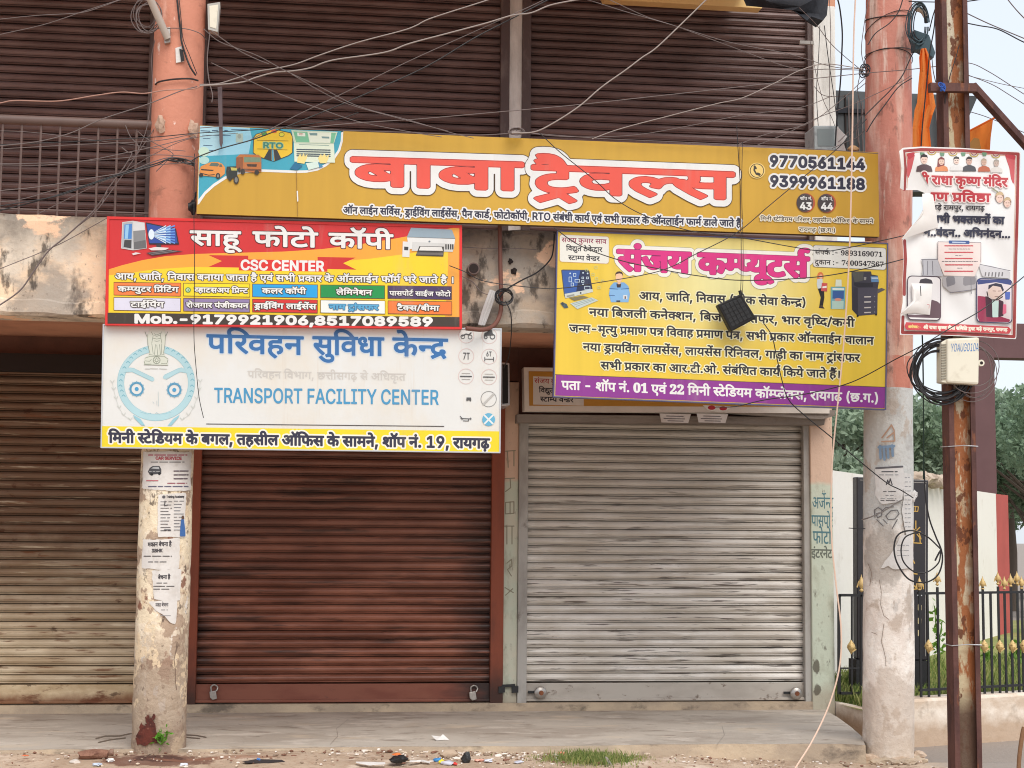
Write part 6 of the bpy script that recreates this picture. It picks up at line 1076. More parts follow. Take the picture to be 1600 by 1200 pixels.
p.text("जन्म-मृत्यु प्रमाण पत्र विवाह प्रमाण पत्र, सभी प्रकार ऑनलाईन चालान", 889.5, 518.6, 1365, 538.4, 11.2, DARK, **bw)
p.text("नया ड्रायविंग लायसेंस, लायसेंस रिनिवल, गाड़ी का नाम ट्रांसफर", 911, 547.6, 1343.5, 565.4, 11.2, DARK, **bw)
p.text("सभी प्रकार का आर.टी.ओ. संबंधित कार्य किये जाते हैं।", 938.7, 576.6, 1314, 590.8, 11.2, DARK, **bw)
p.build('service_lettering', t)
def rbox(p, x0, y0, x1, y1, k0, k1, col, r=4):
    pts = []
    for cx_, cy_, a0 in ((x0+r, y0+r, math.pi), (x1-r, y0+k0+r, 1.5*math.pi), (x1-r, y1+k1-r, 0), (x0+r, y1-r, .5*math.pi)):
        pts += [(cx_+r*math.cos(a0+q*math.pi/8), cy_+r*math.sin(a0+q*math.pi/8)) for q in range(5)]
    p.poly(pts, col)
p = Print(plane(YC))
rbox(p, 874, 366, 952, 409.6, 3, 3, (216,170,110)); rbox(p, 874.8, 366.8, 951.2, 408.8, 3, 3, (240,238,228))
p.text("संजय कुमार साव", 877.5, 378.2, 947.5, 381, 6.8, (150,50,80), .15)
p.text("विद्युत ठेकेदार", 884.5, 391.4, 941, 393.6, 6.8, DARK, .25)
p.text("स्टाम्प वेन्डर", 888, 406, 937, 407.8, 6.8, DARK, .25)
rbox(p, 1270, 382.4, 1385, 417.6, 4.6, 4.6, (130,120,96)); rbox(p, 1270.8, 383.2, 1384.2, 416.8, 4.6, 4.6, (232,232,226))
p.text("^संपर्क :- 9893169071", 1273.5, 397.2, 1379, 401.4, 6.8, DARK, .2)
p.text("^दुकान :- 7400547567", 1273, 412.8, 1381, 416.8, 6.8, DARK, .2)
p.build('contact_panels', t)
p = Print(plane(YC)); C = sc((860,400), 10.667)
p.poly(C([(180,235),(210,225),(625,232),(650,250),(710,600),(250,710),(225,650)]), (70,72,78)); p.poly(C([(195,242),(625,240),(700,545),(235,630)]), (52,92,168)); p.poly(C([(500,240),(625,240),(700,545),(430,592),(460,420)]), (34,44,78))
p.poly(C([(235,632),(700,548),(712,598),(252,705)]), (206,212,206))
for x, y, w, h in ((310,350,45,80),(385,290,40,50),(410,390,75,45),(345,450,40,50),(520,410,40,30),(525,350,30,30),(570,505,90,50),(600,350,35,30)): p.strokes([C([(x,y),(x+w,y),(x+w,y+h),(x,y+h),(x,y)])], .8, (206,226,240))
for x, y in ((330,290),(545,280),(545,475),(620,290)): p.ell(*C([(x,y)])[0], 1.3, 1.3, (200,220,236))
p.ell(*C([(505,615)])[0], 1.2, 1.4, (60,66,84)); p.poly(C([(270,660),(395,635),(405,655),(275,685)]), (150,152,146))
p.poly(C([(310,700),(540,660),(640,690),(400,745)]), (126,116,84)); p.poly(C([(330,790),(690,690),(800,740),(450,885)]), (196,210,206)); p.strokes([C([(370,795),(690,705)]), C([(400,815),(715,720)]), C([(430,840),(740,730)])], .8, (140,160,160)); p.poly(C([(165,790),(200,765),(270,800),(300,860),(230,870)]), (60,84,96)); p.poly(C([(185,775),(215,775),(225,810),(195,815)]), (40,48,56))
for x, y in ((740,170),(690,290),(750,360),(850,400),(790,510),(580,215)): p.strokes([C([(x,y),(x+40,y),(x+40,y+36),(x,y+36),(x,y)])], .6, (200,214,160))
p.build('desktop_picture', t)
p = Print(plane(YC))
p.poly(C([(1010,770),(975,640),(1000,500),(1060,440),(1230,440),(1300,500),(1325,640),(1300,770)]), (120,174,224)); p.poly(C([(990,560),(1310,560),(1300,760),(1010,760)]), (138,188,234)); p.strokes([C([(985,540),(1120,552)]), C([(1310,540),(1180,552)]), C([(980,655),(1070,660)])], .9, (60,96,150))
p.poly(C([(1100,460),(1180,460),(1170,525),(1110,525)]), (62,48,50)); p.poly(C([(1115,430),(1175,430),(1165,470),(1125,470)]), (238,190,150)); p.ell(*C([(1145,350)])[0], 5.4, 8, (246,200,164)); p.poly(C([(1085,330),(1085,290),(1110,262),(1150,255),(1190,265),(1210,300),(1208,335),(1195,300),(1150,290),(1100,300)]), (62,44,40))
p.poly(C([(1215,650),(1280,655),(1282,720),(1215,715)]), (232,232,232)); p.rect(*C([(1235,670)])[0], *C([(1262,715)])[0], (120,110,110)); p.poly(C([(1100,740),(1165,740),(1165,765),(1100,765)]), (60,56,60))
p.build('clerk_picture', t)
p = Print(plane(YC)); C = sc((1250,400), 11.43)
p.ell(*C([(365,350)])[0], 4.6, 5.6, (226,118,62)); p.poly(C([(310,330),(420,330),(420,400),(300,410)]), (226,128,76)); p.ell(*C([(372,368)])[0], 2.6, 3.4, (240,180,150)); p.poly(C([(310,410),(400,405),(410,560),(370,585),(315,580),(300,500)]), (206,216,222))
p.poly(C([(320,585),(430,560),(435,740),(410,890),(345,890),(370,740)]), (38,36,38)); p.poly(C([(345,895),(405,895),(440,940),(335,925)]), (60,44,50)); p.poly(C([(390,480),(490,485),(485,635),(375,625)]), (206,84,84)); p.poly(C([(400,545),(475,530),(475,570),(400,575)]), (240,236,232))
p.poly(C([(640,420),(740,420),(745,545),(630,545)]), (222,232,214)); p.poly(C([(550,550),(810,550),(800,950),(550,945)]), (110,172,186)); p.poly(C([(575,800),(780,800),(775,945),(572,945)]), (182,212,200)); p.poly(C([(580,570),(790,575),(790,610),(580,605)]), (226,236,232)); p.poly(C([(585,620),(785,622),(780,765),(580,760)]), (58,96,160)); p.ell(*C([(680,778)])[0], 5.6, 2.4, (220,150,130))
p.build('kiosk_picture', t)
p = Print(plane(YC))
p.poly(C([(920,275),(1270,275),(1280,330),(1390,350),(1410,460),(1390,560),(1380,1040),(1030,1070),(930,960)]), (62,60,72)); p.poly(C([(1035,565),(1390,570),(1375,1040),(1040,1060)]), (74,72,86)); p.poly(C([(925,280),(1140,290),(1120,440),(980,470)]), (84,84,80)); p.poly(C([(960,470),(1300,480),(1310,555),(1030,560),(960,520)]), (40,40,50))
p.poly(C([(1260,365),(1390,365),(1410,465),(1275,465)]), (96,140,186)); p.poly(C([(1275,385),(1390,385),(1395,405),(1280,405)]), (206,220,232)); p.poly(C([(1390,590),(1460,570),(1525,600),(1390,665)]), (96,92,92)); p.poly(C([(940,545),(1030,570),(1035,1060),(935,960)]), (50,48,60))
for y in (730,822,922,1010): p.poly(C([(1145,y-10),(1270,y-14),(1265,y+8),(1150,y+12)]), (206,200,196))
for y in (720,815,910,1000): p.ell(*C([(1332,y)])[0], 1, 1, (130,126,136))
p.poly(C([(1140,375),(1185,375),(1180,430),(1140,430)]), (150,150,146)); p.ell(*C([(1030,1070)])[0], 1.6, 1.8, (30,30,34)); p.ell(*C([(1360,1045)])[0], 1.6, 1.6, (30,30,34))
p.build('photocopier_picture', t)

# ---- 5. older sign half hidden behind it, over the grey shutter
YI = YS-.32
t = thing('shop_sign', 'older ochre signboard in a white frame, half hidden over the grey shutter', 'signboard')
def Y_i(q): return [P(a, b_, YI) for a, b_ in q]
qi = [(818.5,574),(1300,580),(1296,646),(819.5,642)]
b = MB(); b.slab(Y_i(qi), .14, mat('dusty_white_frame', (214,206,196), .6, var=.1)); b.build('frame', t)
p = Print(plane(YI), .003); p.poly([(826,580),(1292,587),(1289,636),(827,634)], (196,140,50))
p.poly([(833,588),(912,590),(912,634),(833,632)], (226,220,212))
p.text("संजय कुमार साव", 835, 598.5, 905, 600.5, 7, (180,70,70), .2); p.text("विद्युत ठेकेदार", 842, 613, 898, 614.6, 7, DARK, .3); p.text("स्टाम्प वेन्डर", 844, 627, 896, 628.6, 7, DARK, .3)
p.poly([(1098,633),(1106,641),(1122,644),(1136,641),(1144,635)], (240,236,226)); p.ell(1112,637,6,3.4,(190,44,60)); p.ell(1130,638,6,3.4,(190,44,60))
p.build('printed_face', t)
# two pasted notices on the wooden header below it
YH = YS-.2
b = MB(); q = [P(808,647,YH), P(1290,652,YH), P(1288,664,YH), P(808,660,YH)]; b.slab(q, .16, m_wood); o = b.build('header_plank', None, bevel=.004)
thing('plank', 'grey weathered header plank between the ochre sign and the grey shutter', 'plank', o=o)
b = MB(); b.slab([P(1008,636,YS-.3), P(1306,641,YS-.3), P(1304,650,YS-.3), P(1285,655,YS-.3)][:4], .2, m_wood); o = b.build('plank'); thing('plank', 'short splintered grey plank jutting past the right end of the ochre sign', 'plank', o=o)
for i, (x, lab) in enumerate(((1055.5, 'left one of two torn paper notices pasted above the grey shutter'), (1113.5, 'right one of two torn paper notices pasted above the grey shutter'))):
    pr = Print(plane(YS-.335), 0); pr.poly([(x-25,646),(x+24,647.2),(x+20,661),(x-22,660)][:4], m_paper)
    pr.strokes([[(x-14,650),(x+12,650.6)],[(x-18,654),(x+14,654.6)],[(x-12,657.5),(x+12,658)]], 1.4, (110,104,110))
    o = pr.build('paper_notice', None); thing('paper_notice', lab, 'notice', o=o)
# thin end-on light box between the piers
b = MB(); b.slab([P(783,566,YS-.5), P(796,567,YS-.5), P(797,633,YS-.5), P(783,635,YS-.5)], .42, m_alu); o = b.build('light_box_sign', None, bevel=.006)
b = MB(); b.slab([P(785,569,YS-.503), P(793.5,570,YS-.503), P(794,630,YS-.503), P(785,631,YS-.503)], .002, m_black); b.build('dark_face', o)
thing('light_box_sign', 'narrow black light box in an aluminium frame beside the white transport sign', 'signboard', o=o)
# ------------------------------------------------------------------ steel pole with bracket, festival banner, junction box, coils
YP = -1.3
t = thing('steel_pole', 'rusty I-section steel pole with flaking cream paint standing in the street at the right', 'pole')
x0, x1 = 4.035, 4.213
b = MB(); b.box((x0+.012, YP-.006, -.3), (x1-.012, YP+.006, 7), m_poleweb); b.build('web', t)
for a, c in ((x0, x0+.012), (x1-.012, x1)):
    b = MB(); b.box((a, YP-.06, -.3), (c, YP+.05, 7), m_poleflange)
    b.box((a if a == x0 else a-.02, YP-.066, -.3), ((c+.022) if a == x0 else c, YP-.0605, 7), m_poleflange); b.build('flange', t)
b = MB()
br = [P(1452,137,YP-.09), P(1524,138,YP-.09)]
b.beam(br[0], br[1], .05, .055, m_poleflange)
b.beam(P(1519,134,YP-.05), P(1640,268,YP+.3), .045, .045, m_poleflange); b.build('bracket', t)
for py in (697, 1008):
    b = MB()
    z = P(1500, py, YP-.07)[2]
    b.tube([(x0-.01, YP-.07, z-.004), ((x0+x1)/2, YP-.073, z+.004), (x1+.01, YP-.07, z), (x1+.012, YP+.055, z), (x0-.012, YP+.055, z), (x0-.01, YP-.07, z-.004)], .003, m_alu, 5)
    b.build('tie_wire', t)
b = MB()
for i in range(7):
    c = P(1468+RNG.random()*6, 133+RNG.random()*8, YP-.13); rr = .012+.012*RNG.random()
    b.tube([c+np.array((rr*math.cos(a), -.01*i*.3, rr*math.sin(a+i))) for a in np.linspace(0, 6.28, 12)], .004, mat('blue_rope', (54,92,170), .7) if i == 0 else b.mats[0], 5)
o = b.build('rope_knot'); thing('rope_knot', 'tangle of bright blue rope tied on the pole bracket', 'rope', o=o)

YB = -1.42
def wave(V):
    V = np.asarray(V, float); x, y = V[:, 0], V[:, 1]
    return .009*np.sin(x/15+y/50)+.008*np.sin(y/21-x/36+1)+.004*np.sin(x/9-y/15)-.016*np.clip((1430-x)/24, 0, 1)**2
bproj = lambda V, off: PV(V, YB-off+wave(V))
t = thing('festival_banner', 'torn white temple festival banner with red border and peeling flaps, tied to the steel pole', 'banner')
outline = [(1409,231),(1440,229),(1500,231),(1560,235),(1595,237),(1593,330),(1590,430),(1588,530),(1540,527),(1470,524),(1406,523),(1407,492),(1411,470),(1410,440),(1412,405),(1410,373),(1436,362),(1464,354),(1459,322),(1448,303),(1434,297),(1410,297),(1412,265)]
pr = Print(bproj, 0, merge=False); pr.area(outline, mat('banner_flex', (236,235,234), .5, var=.03, trans=.12), 3); pr.build('sheet', t)
p = Print(bproj, .0012, merge=False); br_ = (158,60,58); bl = (86,70,78)
p.strokes([[(1413,296),(1415,265),(1412,236),(1440,233.5),(1500,235),(1560,239),(1591,240.5),(1589.5,330),(1586.5,430),(1584.5,526),(1540,523.4),(1470,520.5),(1410,519.5),(1411,495)],[(1413.5,376),(1415,405),(1413,440),(1413,460)]], 4.6, br_, cell=1.2)
p.strokes([[(1417,294),(1419,265),(1416,240),(1440,237),(1500,238.6),(1560,242.4),(1587.5,244),(1586,330),(1583.4,430),(1581,522)]], 1, (214,160,130), cell=.5)
# curtains, garlands
p.area([(1418,241),(1430,240),(1425,262),(1421,275),(1417,282)], (206,92,96)); p.area([(1570,241.5),(1586,243),(1585,292),(1580,280),(1577,262)], (206,92,96)); p.area([(1416,240),(1430,237),(1428,244),(1420,250)], (190,60,70)); p.area([(1568,240.6),(1587,243),(1586,250),(1574,247)], (190,60,70))
for x in (1456, 1489, 1522, 1556): p.ring(x, 236.6+(x-1456)*.05, 6.4, 1.6, (190,160,70), ry=5, a0=.15, a1=3.0); p.ring(x, 235.5+(x-1456)*.05, 4, 1.2, (150,70,70), ry=3.4, a0=.2, a1=2.9)
for x in (1441, 1472, 1505, 1538): p.area([(x-4,238),(x+4,238.4),(x+3,243.6),(x-2,244)], (110,150,120), 1)
# row of six portraits
for x, y, s_, hair, face, body, kind in ((1444,249,7.4,(52,46,46),(236,206,190),(92,72,76),0),(1471,252,6,(130,60,60),(232,200,180),(222,140,90),1),(1494.5,251,6,(48,42,42),(240,214,200),(232,230,228),0),(1514.5,251.5,6.2,(60,52,50),(214,176,160),(84,84,88),0),(1537.5,253.5,5.6,(190,170,150),(226,190,170),(196,110,80),0),(1557,255,5.6,(170,160,150),(206,184,172),(226,220,214),0)):
    p.area([(x-s_*1.7,y+s_*2.6),(x-s_*1.5,y+s_*1.5),(x-s_*.5,y+s_*1.05),(x+s_*.5,y+s_*1.05),(x+s_*1.5,y+s_*1.5),(x+s_*1.8,y+s_*2.6)], body, 1)
    if kind: p.area([(x-s_*1.1,y+s_*1.6),(x-s_*.9,y-s_*.6),(x,y-s_*1.2),(x+s_*.8,y-s_*.7),(x+s_*.8,y+s_)], hair, 1)
    p.area([(x+s_*.72*math.cos(q*.5), y+s_*.98*math.sin(q*.5)) for q in range(13)], face, .7)
    p.area([(x-s_*.78,y-s_*.1),(x-s_*.72,y-s_*.8),(x-s_*.1,y-s_*1.18),(x+s_*.66,y-s_*.85),(x+s_*.78,y-s_*.1),(x+s_*.55,y-s_*.45),(x-s_*.4,y-s_*.5)], hair, .7)
    p.strokes([[(x-s_*.45,y-s_*.05),(x-s_*.15,y-s_*.05)],[(x+s_*.15,y-s_*.05),(x+s_*.45,y-s_*.05)]], .8, (80,60,56), cell=.4); p.strokes([[(x-s_*.22,y+s_*.5),(x+s_*.24,y+s_*.5)]], .7, (150,80,76), cell=.4)
RD = (190,58,66)
vis = lambda X, Y: (X > 1430+np.clip(Y-255, 0, 48)*.6)
p.text("श्री राधा कृष्ण मंदिर", 1431, 286.5, 1574, 291.5, 12.6, RD, .9, outs=((1.6,(244,226,222)),), clip=vis)
p.text("प्राण प्रतिष्ठा", 1441, 313, 1547, 315.2, 12, RD, 1.0, outs=((1.6,(244,226,222)),), clip=lambda X, Y: X > 1454)
p.text("बड़े रामपुर, रायगढ़", 1457, 327.5, 1538.5, 329, 7, DARK, .3, clip=lambda X, Y: X > 1461)
p.text("सभी भक्तजनों का", 1456, 347.4, 1569, 350, 10.6, NAVY, .9, clip=lambda X, Y: X > 1464)
p.text("वंदन..वंदन.. अभिनंदन...", 1425, 367.6, 1579, 371.6, 10.2, NAVY, .8, clip=lambda X, Y: X > 1443)
# pair of painted faces with head-dresses
for x, y, s_ in ((1562,309,7),(1574,317,6.4)):
    p.area([(x+s_*1.0*math.cos(q*.5), y-s_*.2+s_*1.25*math.sin(q*.5)) for q in range(13)], (150,120,104), 1); p.area([(x+s_*.78*math.cos(q*.5), y+s_*.2+s_*.95*math.sin(q*.5)) for q in range(13)], (238,206,190), .8)
    p.area([(x-s_,y-s_*.4),(x-s_*.5,y-s_*1.3),(x+s_*.5,y-s_*1.35),(x+s_,y-s_*.5),(x,y-s_*.7)], (206,180,140), .8); p.strokes([[(x-s_*.4,y),(x-s_*.1,y)],[(x+s_*.2,y),(x+s_*.5,y)]], .8, (70,56,60), cell=.4); p.strokes([[(x-s_*.2,y+s_*.75),(x+s_*.25,y+s_*.72)]], .8, (190,80,80), cell=.4)
p.strokes([[(1553,296),(1559,300)],[(1551,295),(1556,298)]], 2.2, (150,150,120), cell=.7)
# programme box and pale temple picture
D8 = sc((1400,360), 6.667)
p.area(D8([(265,300),(450,300),(470,420),(500,480),(270,470),(280,380)]), (186,186,192)); p.area(D8([(490,480),(840,470),(845,600),(700,640),(560,640),(490,580)]), (176,172,174)); p.area(D8([(520,480),(610,480),(620,560),(530,590)]), (128,126,132)); p.area(D8([(700,480),(830,480),(830,560),(700,580)]), (138,134,138))
p.area(D8([(860,350),(1000,370),(1190,430),(1190,500),(900,480)]), (206,204,206)); p.strokes([D8([(265,302),(500,300)]), D8([(280,310),(285,460)]), D8([(330,320),(330,460)]), D8([(380,320),(385,460)]), D8([(860,350),(1190,420)]), D8([(560,650),(780,620)]), D8([(780,500),(785,660)])], 1, (120,118,126), cell=.5)
for k in range(6): p.strokes([D8([(930+k*35,480-abs(k-3)*4),(935+k*35,440)])], 2, (120,116,118), cell=.7)
p.area(D8([(437,118),(885,128),(882,330),(820,480),(500,470),(437,310)]), (232,214,208)); p.strokes([D8([(437,300),(437,118),(885,128),(883,330)])], .8, (130,110,116), cell=.4)
p.area(D8([(550,105),(765,108),(765,142),(550,138)]), (64,92,150), 1); p.strokes([D8([(590,123),(720,127)])], 2, (190,206,230), cell=.6)
for y, x0_, x1_, cc, w in ((160,510,800,(200,80,84),3),(193,550,770,(96,86,92),1.4),(228,510,800,(200,80,84),3),(262,620,690,(96,86,92),1.2),(292,515,795,(200,80,84),3),(322,480,850,(96,86,92),1.4),(358,515,795,(200,80,84),3),(425,510,800,(200,80,84),3),(392,640,690,(96,86,92),1.4)):
    seg = []; x = x0_
    while x < x1_:
        L_ = 12+RNG.random()*26; seg.append(D8([(x,y),(min(x+L_,x1_),y+1)])); x += L_+9
    p.strokes(seg, w*.62, cc, cell=.45)
def frame_rr(x0_, y0_, x1_, y1_, r, k): return [(cx_+r*math.cos(a0+q*math.pi/8), cy_+r*math.sin(a0+q*math.pi/8)) for cx_, cy_, a0 in ((x0_+r,y0_+r,math.pi),(x1_-r,y0_+r+k,1.5*math.pi),(x1_-r,y1_-r+k,0),(x0_+r,y1_-r,.5*math.pi)) for q in range(5)]
p.area(frame_rr(1525.5,434.5,1582,504,7,1.5), (60,60,96), 1.2); p.area(frame_rr(1527,436,1580.5,502.5,6,1.5), (226,214,216), 1.2)
p.area(D8([(850,510),(1200,515),(1200,570),(1040,540),(850,565)]), (66,76,130), 1.2); p.area(D8([(850,680),(930,690),(1010,900),(1100,900),(1190,930),(1180,955),(870,950),(850,900)]), (158,54,84), 1.2); p.area(D8([(930,680),(1000,720),(1010,910),(940,900)]), (76,48,62), 1.2); p.area(D8([(1000,730),(1070,735),(1065,905),(1005,905)]), (206,232,226), 1.2); p.area(D8([(1070,720),(1120,740),(1120,890),(1065,905)]), (76,48,62), 1.2)
p.area(D8([(1035+78*math.cos(q*.5), 645+75*math.sin(q*.5)) for q in range(13)]), (226,202,190), 1); p.area(D8([(960,620),(965,570),(1040,548),(1100,560),(1125,620),(1110,640),(1090,590),(1010,575)]), (56,54,70), 1); p.strokes([D8([(948,640),(960,700),(1000,725),(1060,722),(1110,690)])], 1.6, (60,44,44), cell=.5); p.strokes([D8([(1010,630),(1040,632)]), D8([(1065,632),(1090,630)]), D8([(1030,690),(1070,690)])], .9, (130,90,84), cell=.4); p.area(D8([(1135,640),(1190,640),(1185,720),(1140,720)]), (84,104,180), 1); p.area(D8([(1115,770),(1150,770),(1150,860),(1110,880)]), (226,110,140), 1)
p.area(frame_rr(1417.5,430.5,1470.5,500,7,1.2), (78,64,76), 1.2); p.area(frame_rr(1419,432,1469,498.5,6,1.2), (232,228,228), 1.2); p.area(D8([(370,720),(430,740),(468,770),(465,915),(130,905),(120,880),(350,880)]), (104,80,88), 1.2)
p.area(D8([(240,550),(255,510),(310,498),(370,515),(385,555)]), (64,60,66), 1.2)
p.area([(1413,510),(1416,503.5),(1500,506.5),(1576,510.5),(1580,515.5),(1577,521.5),(1500,518.5),(1417,515.5)], (206,74,80), 1.5)
p.text("श्री राधा कृष्ण सेवा समिति ट्रस्ट बड़े रामपुर, रायगढ़", 1443, 513.6, 1574, 517.6, 4.6, (244,232,214), .45)
p.text("आयोजक :-", 1419, 512.4, 1439, 513, 3.8, (236,206,120), .25)
p.build('print', t)
def flap(pts, ys, name, mt):
    c = np.mean(np.array(pts, float), 0); n = len(pts); yc = float(np.mean(ys))-.008; b = MB(); V = []; F = []
    ring = 5
    for k in range(ring+1):
        f = k/ring
        for (px, py), y in zip(pts, ys): V.append(P(c[0]+(px-c[0])*f, c[1]+(py-c[1])*f, YB+y*f+yc*(1-f)-.012*math.sin(math.pi*f)))
    for k in range(ring):
        for i in range(n): F.append((k*n+i, k*n+(i+1) % n, (k+1)*n+(i+1) % n, (k+1)*n+i))
    b.add(V, F, mt); return b.build(name, t, smooth=True)
flap([(1441,303),(1450,301),(1458,305),(1462,328),(1466,355),(1438,364),(1408,374),(1422,356),(1434,342),(1443,326)], [-.02,-.015,-.01,-.01,-.008,-.03,-.07,-.06,-.05,-.03], 'torn_flap', m_flexback)
flap([(1424,443),(1440,443),(1457,444),(1455,470),(1453,492),(1430,489),(1406,491),(1416,481),(1426,470)], [-.025,-.02,-.016,-.018,-.02,-.03,-.07,-.05,-.035], 'torn_flap', m_flexback)
flap([(1405,236),(1411,231),(1413,262),(1412,297),(1406,294),(1408,262)], [-.05,-.03,-.03,-.03,-.06,-.05], 'torn_flap', m_flexback)
for ln_, w_, c_ in (([(1438,447),(1439,462)], 1.3, (50,46,50)), ([(1448.5,476),(1452,476),(1451.5,482)], .8, (200,120,120))):
    p = Print(lambda V, off: PV(V, YB-.075-off), 0); p.strokes([ln_], w_, c_); p.build('pen_mark', t)

# junction box with fins and marker writing
YJ = -1.47
t = thing('junction_box', 'cream plastic junction box with blue marker writing strapped to the steel pole', 'junction box')
b = MB(); b.slab([P(1480,529,YJ), P(1531,526.5,YJ), P(1530,601,YJ), P(1480,598,YJ)], .09, m_junction); b.build('cover', t, bevel=.014)
b = MB(); b.slab([P(1471,535,YJ+.02), P(1481,530,YJ+.02), P(1481,599,YJ+.02), P(1471,597,YJ+.02)], .085, m_junction)
b.build('base', t, bevel=.004)
b = MB()
for k in range(14):
    y = 538+k*4.1; b.slab([P(1471.5,y,YJ+.012), P(1478.5,y-.8,YJ+.012), P(1478.5,y+1,YJ+.012), P(1471.5,y+1.8,YJ+.012)], .01, mat('fin_shadow_grey', (140,134,120), .6) if k == 0 else b.mats[0])
b.build('cable_fins', t)
b = MB(); c = P(1533.5,567,YJ+.03); b.lathe((c[0], c[1], c[2]), [(.021,0),(.021,.02)], m_junction, 20, axis='y'); b.lathe((c[0], c[1]-.003, c[2]), [(.010,0),(.010,.003)], m_dark, 16, axis='y'); b.build('lug', t)
p = Print(plane(YJ), .0006); p.text("YOAUGO10A", 1485, 549.5, 1529, 548.5, 12.5, (74,128,190), .05, shear=.1); p.build('marker_writing', t)
def coil(name, label, cx, cy, rx, ry, n, y0, y1, r, mt, jit=5, group=None, arc=(0, 2*math.pi), seed=1, cat='cable coil', rj=.2):
    rg = random.Random(seed); b = MB()
    for i in range(n):
        ax, ay = rx*(1-rj*rg.random()), ry*(1-rj*rg.random()); ox, oy = rg.uniform(-jit, jit), rg.uniform(-jit, jit); y = rg.uniform(y0, y1); ph = rg.uniform(0, 6)
        pts = [P(cx+ox+ax*math.cos(a)*(1+.03*math.sin(3*a+ph)), cy+oy+ay*math.sin(a)*(1+.04*math.sin(2*a+ph)), y+.025*math.sin(a+ph)) for a in np.linspace(arc[0], arc[1], 34)]
        b.tube(pts, r, mt, 5)
    o = b.build(name, smooth=True); return thing(name, label, cat, group, o)
coil('cable_coil', 'thick coil of black cable behind the cream junction box', 1471, 580, 52, 50, 20, -1.42, -1.375, .0042, m_cable, 5, seed=3, rj=.32)
coil('cable_coil', 'loose grey and black cable loops right of the cream junction box', 1522, 578, 44, 44, 5, -1.41, -1.375, .003, m_cableg, 7, seed=4, rj=.4)

# ------------------------------------------------------------------ cables
def cable(label, pts, r=.0042, mt=None, y=-.46, name='cable', n=8, cat='cable', group=None):
    q = [P(p[0], p[1], p[2] if len(p) > 2 else y) for p in pts]
    b = MB(); b.tube(crom(q, n), r, mt or m_cable, 6); o = b.build(name, smooth=True)
    return thing(name, label, cat, group, o)
g_ = m_cableg
cable('topmost thin grey cable at the upper left, rising to the column coil', [(-30,33),(0,30),(60,24),(125,20),(160,10),(188,0),(230,-10)], .0028, g_)
cable('thin grey cable crossing the upper left shutter from lower left to the column top', [(-30,62),(0,54),(70,38),(130,18),(180,2),(215,-8)], .0028, g_)
cable('pinkish cable drooping across the upper left shutter above the railing pipe', [(-30,165),(0,161),(25,157),(90,158),(150,149),(190,144),(225,146),(258,141),(300,139),(314,135)], .0045, m_copper)
cable('grey cable sloping up over the railing bars from the left edge to the column', [(-30,231),(0,228),(60,221),(110,208),(160,186),(230,163),(280,143),(308,135)], .0038, g_)
for i, (lab, pts, r) in enumerate([
    ('upper dark cable strung over the railing bars to the sign corner', [(-30,229),(0,226),(120,221),(242,214),(309,208),(420,201),(520,188),(560,176)], .0034),
    ('cable just below the upper dark one, rising gently over the railing bars', [(-30,236),(0,233),(120,226),(242,220),(312,207)], .003),
    ('cable crossing the railing at mid height toward the salmon column', [(-30,257),(0,256),(95,254),(190,247),(242,242),(300,245),(306,250)], .003),
    ('cable climbing from the lower railing to the tied bundle on the column', [(-30,262),(0,258),(70,258),(140,250),(200,238),(242,229),(306,213)], .003),
    ('slack cable low across the railing bars, ending at the column bundle', [(-30,304),(0,298),(60,292),(150,277),(200,268),(242,252),(270,246),(304,252)], .0036),
    ('lowest black cable from the left edge up to the column bundle', [(-30,338),(0,329),(80,308),(180,274),(242,256),(268,247),(290,249),(305,256)], .0046),
    ('second black cable from the lower left corner of the railing to the column', [(-30,330),(0,322),(90,306),(170,279),(242,259),(264,250),(300,258)], .004)]):
    cable(lab, pts, r, m_cable if i in (0,5,6) else g_, y=-.4-.012*i)
cable('black cable from the column bundle rising over the blue corner of the mustard sign', [(300,251),(312,244),(345,232),(395,218),(440,201),(470,189),(550,156),(662,106),(740,60),(790,34),(856,0),(880,-12)], .0046, m_cable)
cable('grey cable parallel above it, crossing the middle upper shutter', [(385,222),(462,181),(540,144),(640,95),(740,50),(837,6),(870,-12)], .003, g_)
cable('pale thick cable twisting up from the column to the top of the middle shutter', [(312,132),(340,131),(370,122),(400,112),(430,107),(462,100),(500,86),(560,66),(628,48),(650,40),(675,28),(756,2),(790,-10)], .0046, m_cablel)
cable('pale thick cable below it, tied with a knot, passing over the white pier', [(312,134),(345,132),(380,128),(400,121),(430,113),(456,111),(485,106),(520,94),(600,82),(640,68),(700,52),(760,36),(800,24),(830,20),(860,8),(900,0),(930,-4)], .0055, m_cablel, y=-.48)
cable('thin cable falling to the right from the knot over the middle shutter', [(318,45),(345,66),(400,86),(445,110),(500,136),(560,166),(640,188),(700,206),(740,216)], .0028, g_, y=-.5)
cable('second thin falling cable below the knot', [(456,116),(500,142),(545,163),(620,184),(700,205)], .0026, g_, y=-.51)
cable('thin cable falling from the white box beside the salmon column', [(330,48),(372,78),(400,92),(420,100)], .003, g_, y=-.5)
cable('thin cable falling across the lower middle shutter to the sign top', [(330,98),(400,131),(450,152),(500,170),(560,190),(640,206),(690,214)], .0028, g_, y=-.49)
cable('long thin grey cable running nearly level over the mustard sign to the right column', [(470,200),(560,192),(640,187),(700,182),(790,174),(900,164),(1000,153),(1100,142),(1260,124),(1356,114),(1417,109),(1460,104),(1510,98),(1545,112),(1600,147),(1640,170)], .0032, g_, y=-.5)
cable('grey cable climbing steeply over the right upper shutter from the sign top', [(800,208),(835,206),(865,192),(905,166),(940,136),(978,109),(1003,90),(1025,75),(1060,42),(1103,0),(1120,-16)], .005, m_cablel, y=-.52)
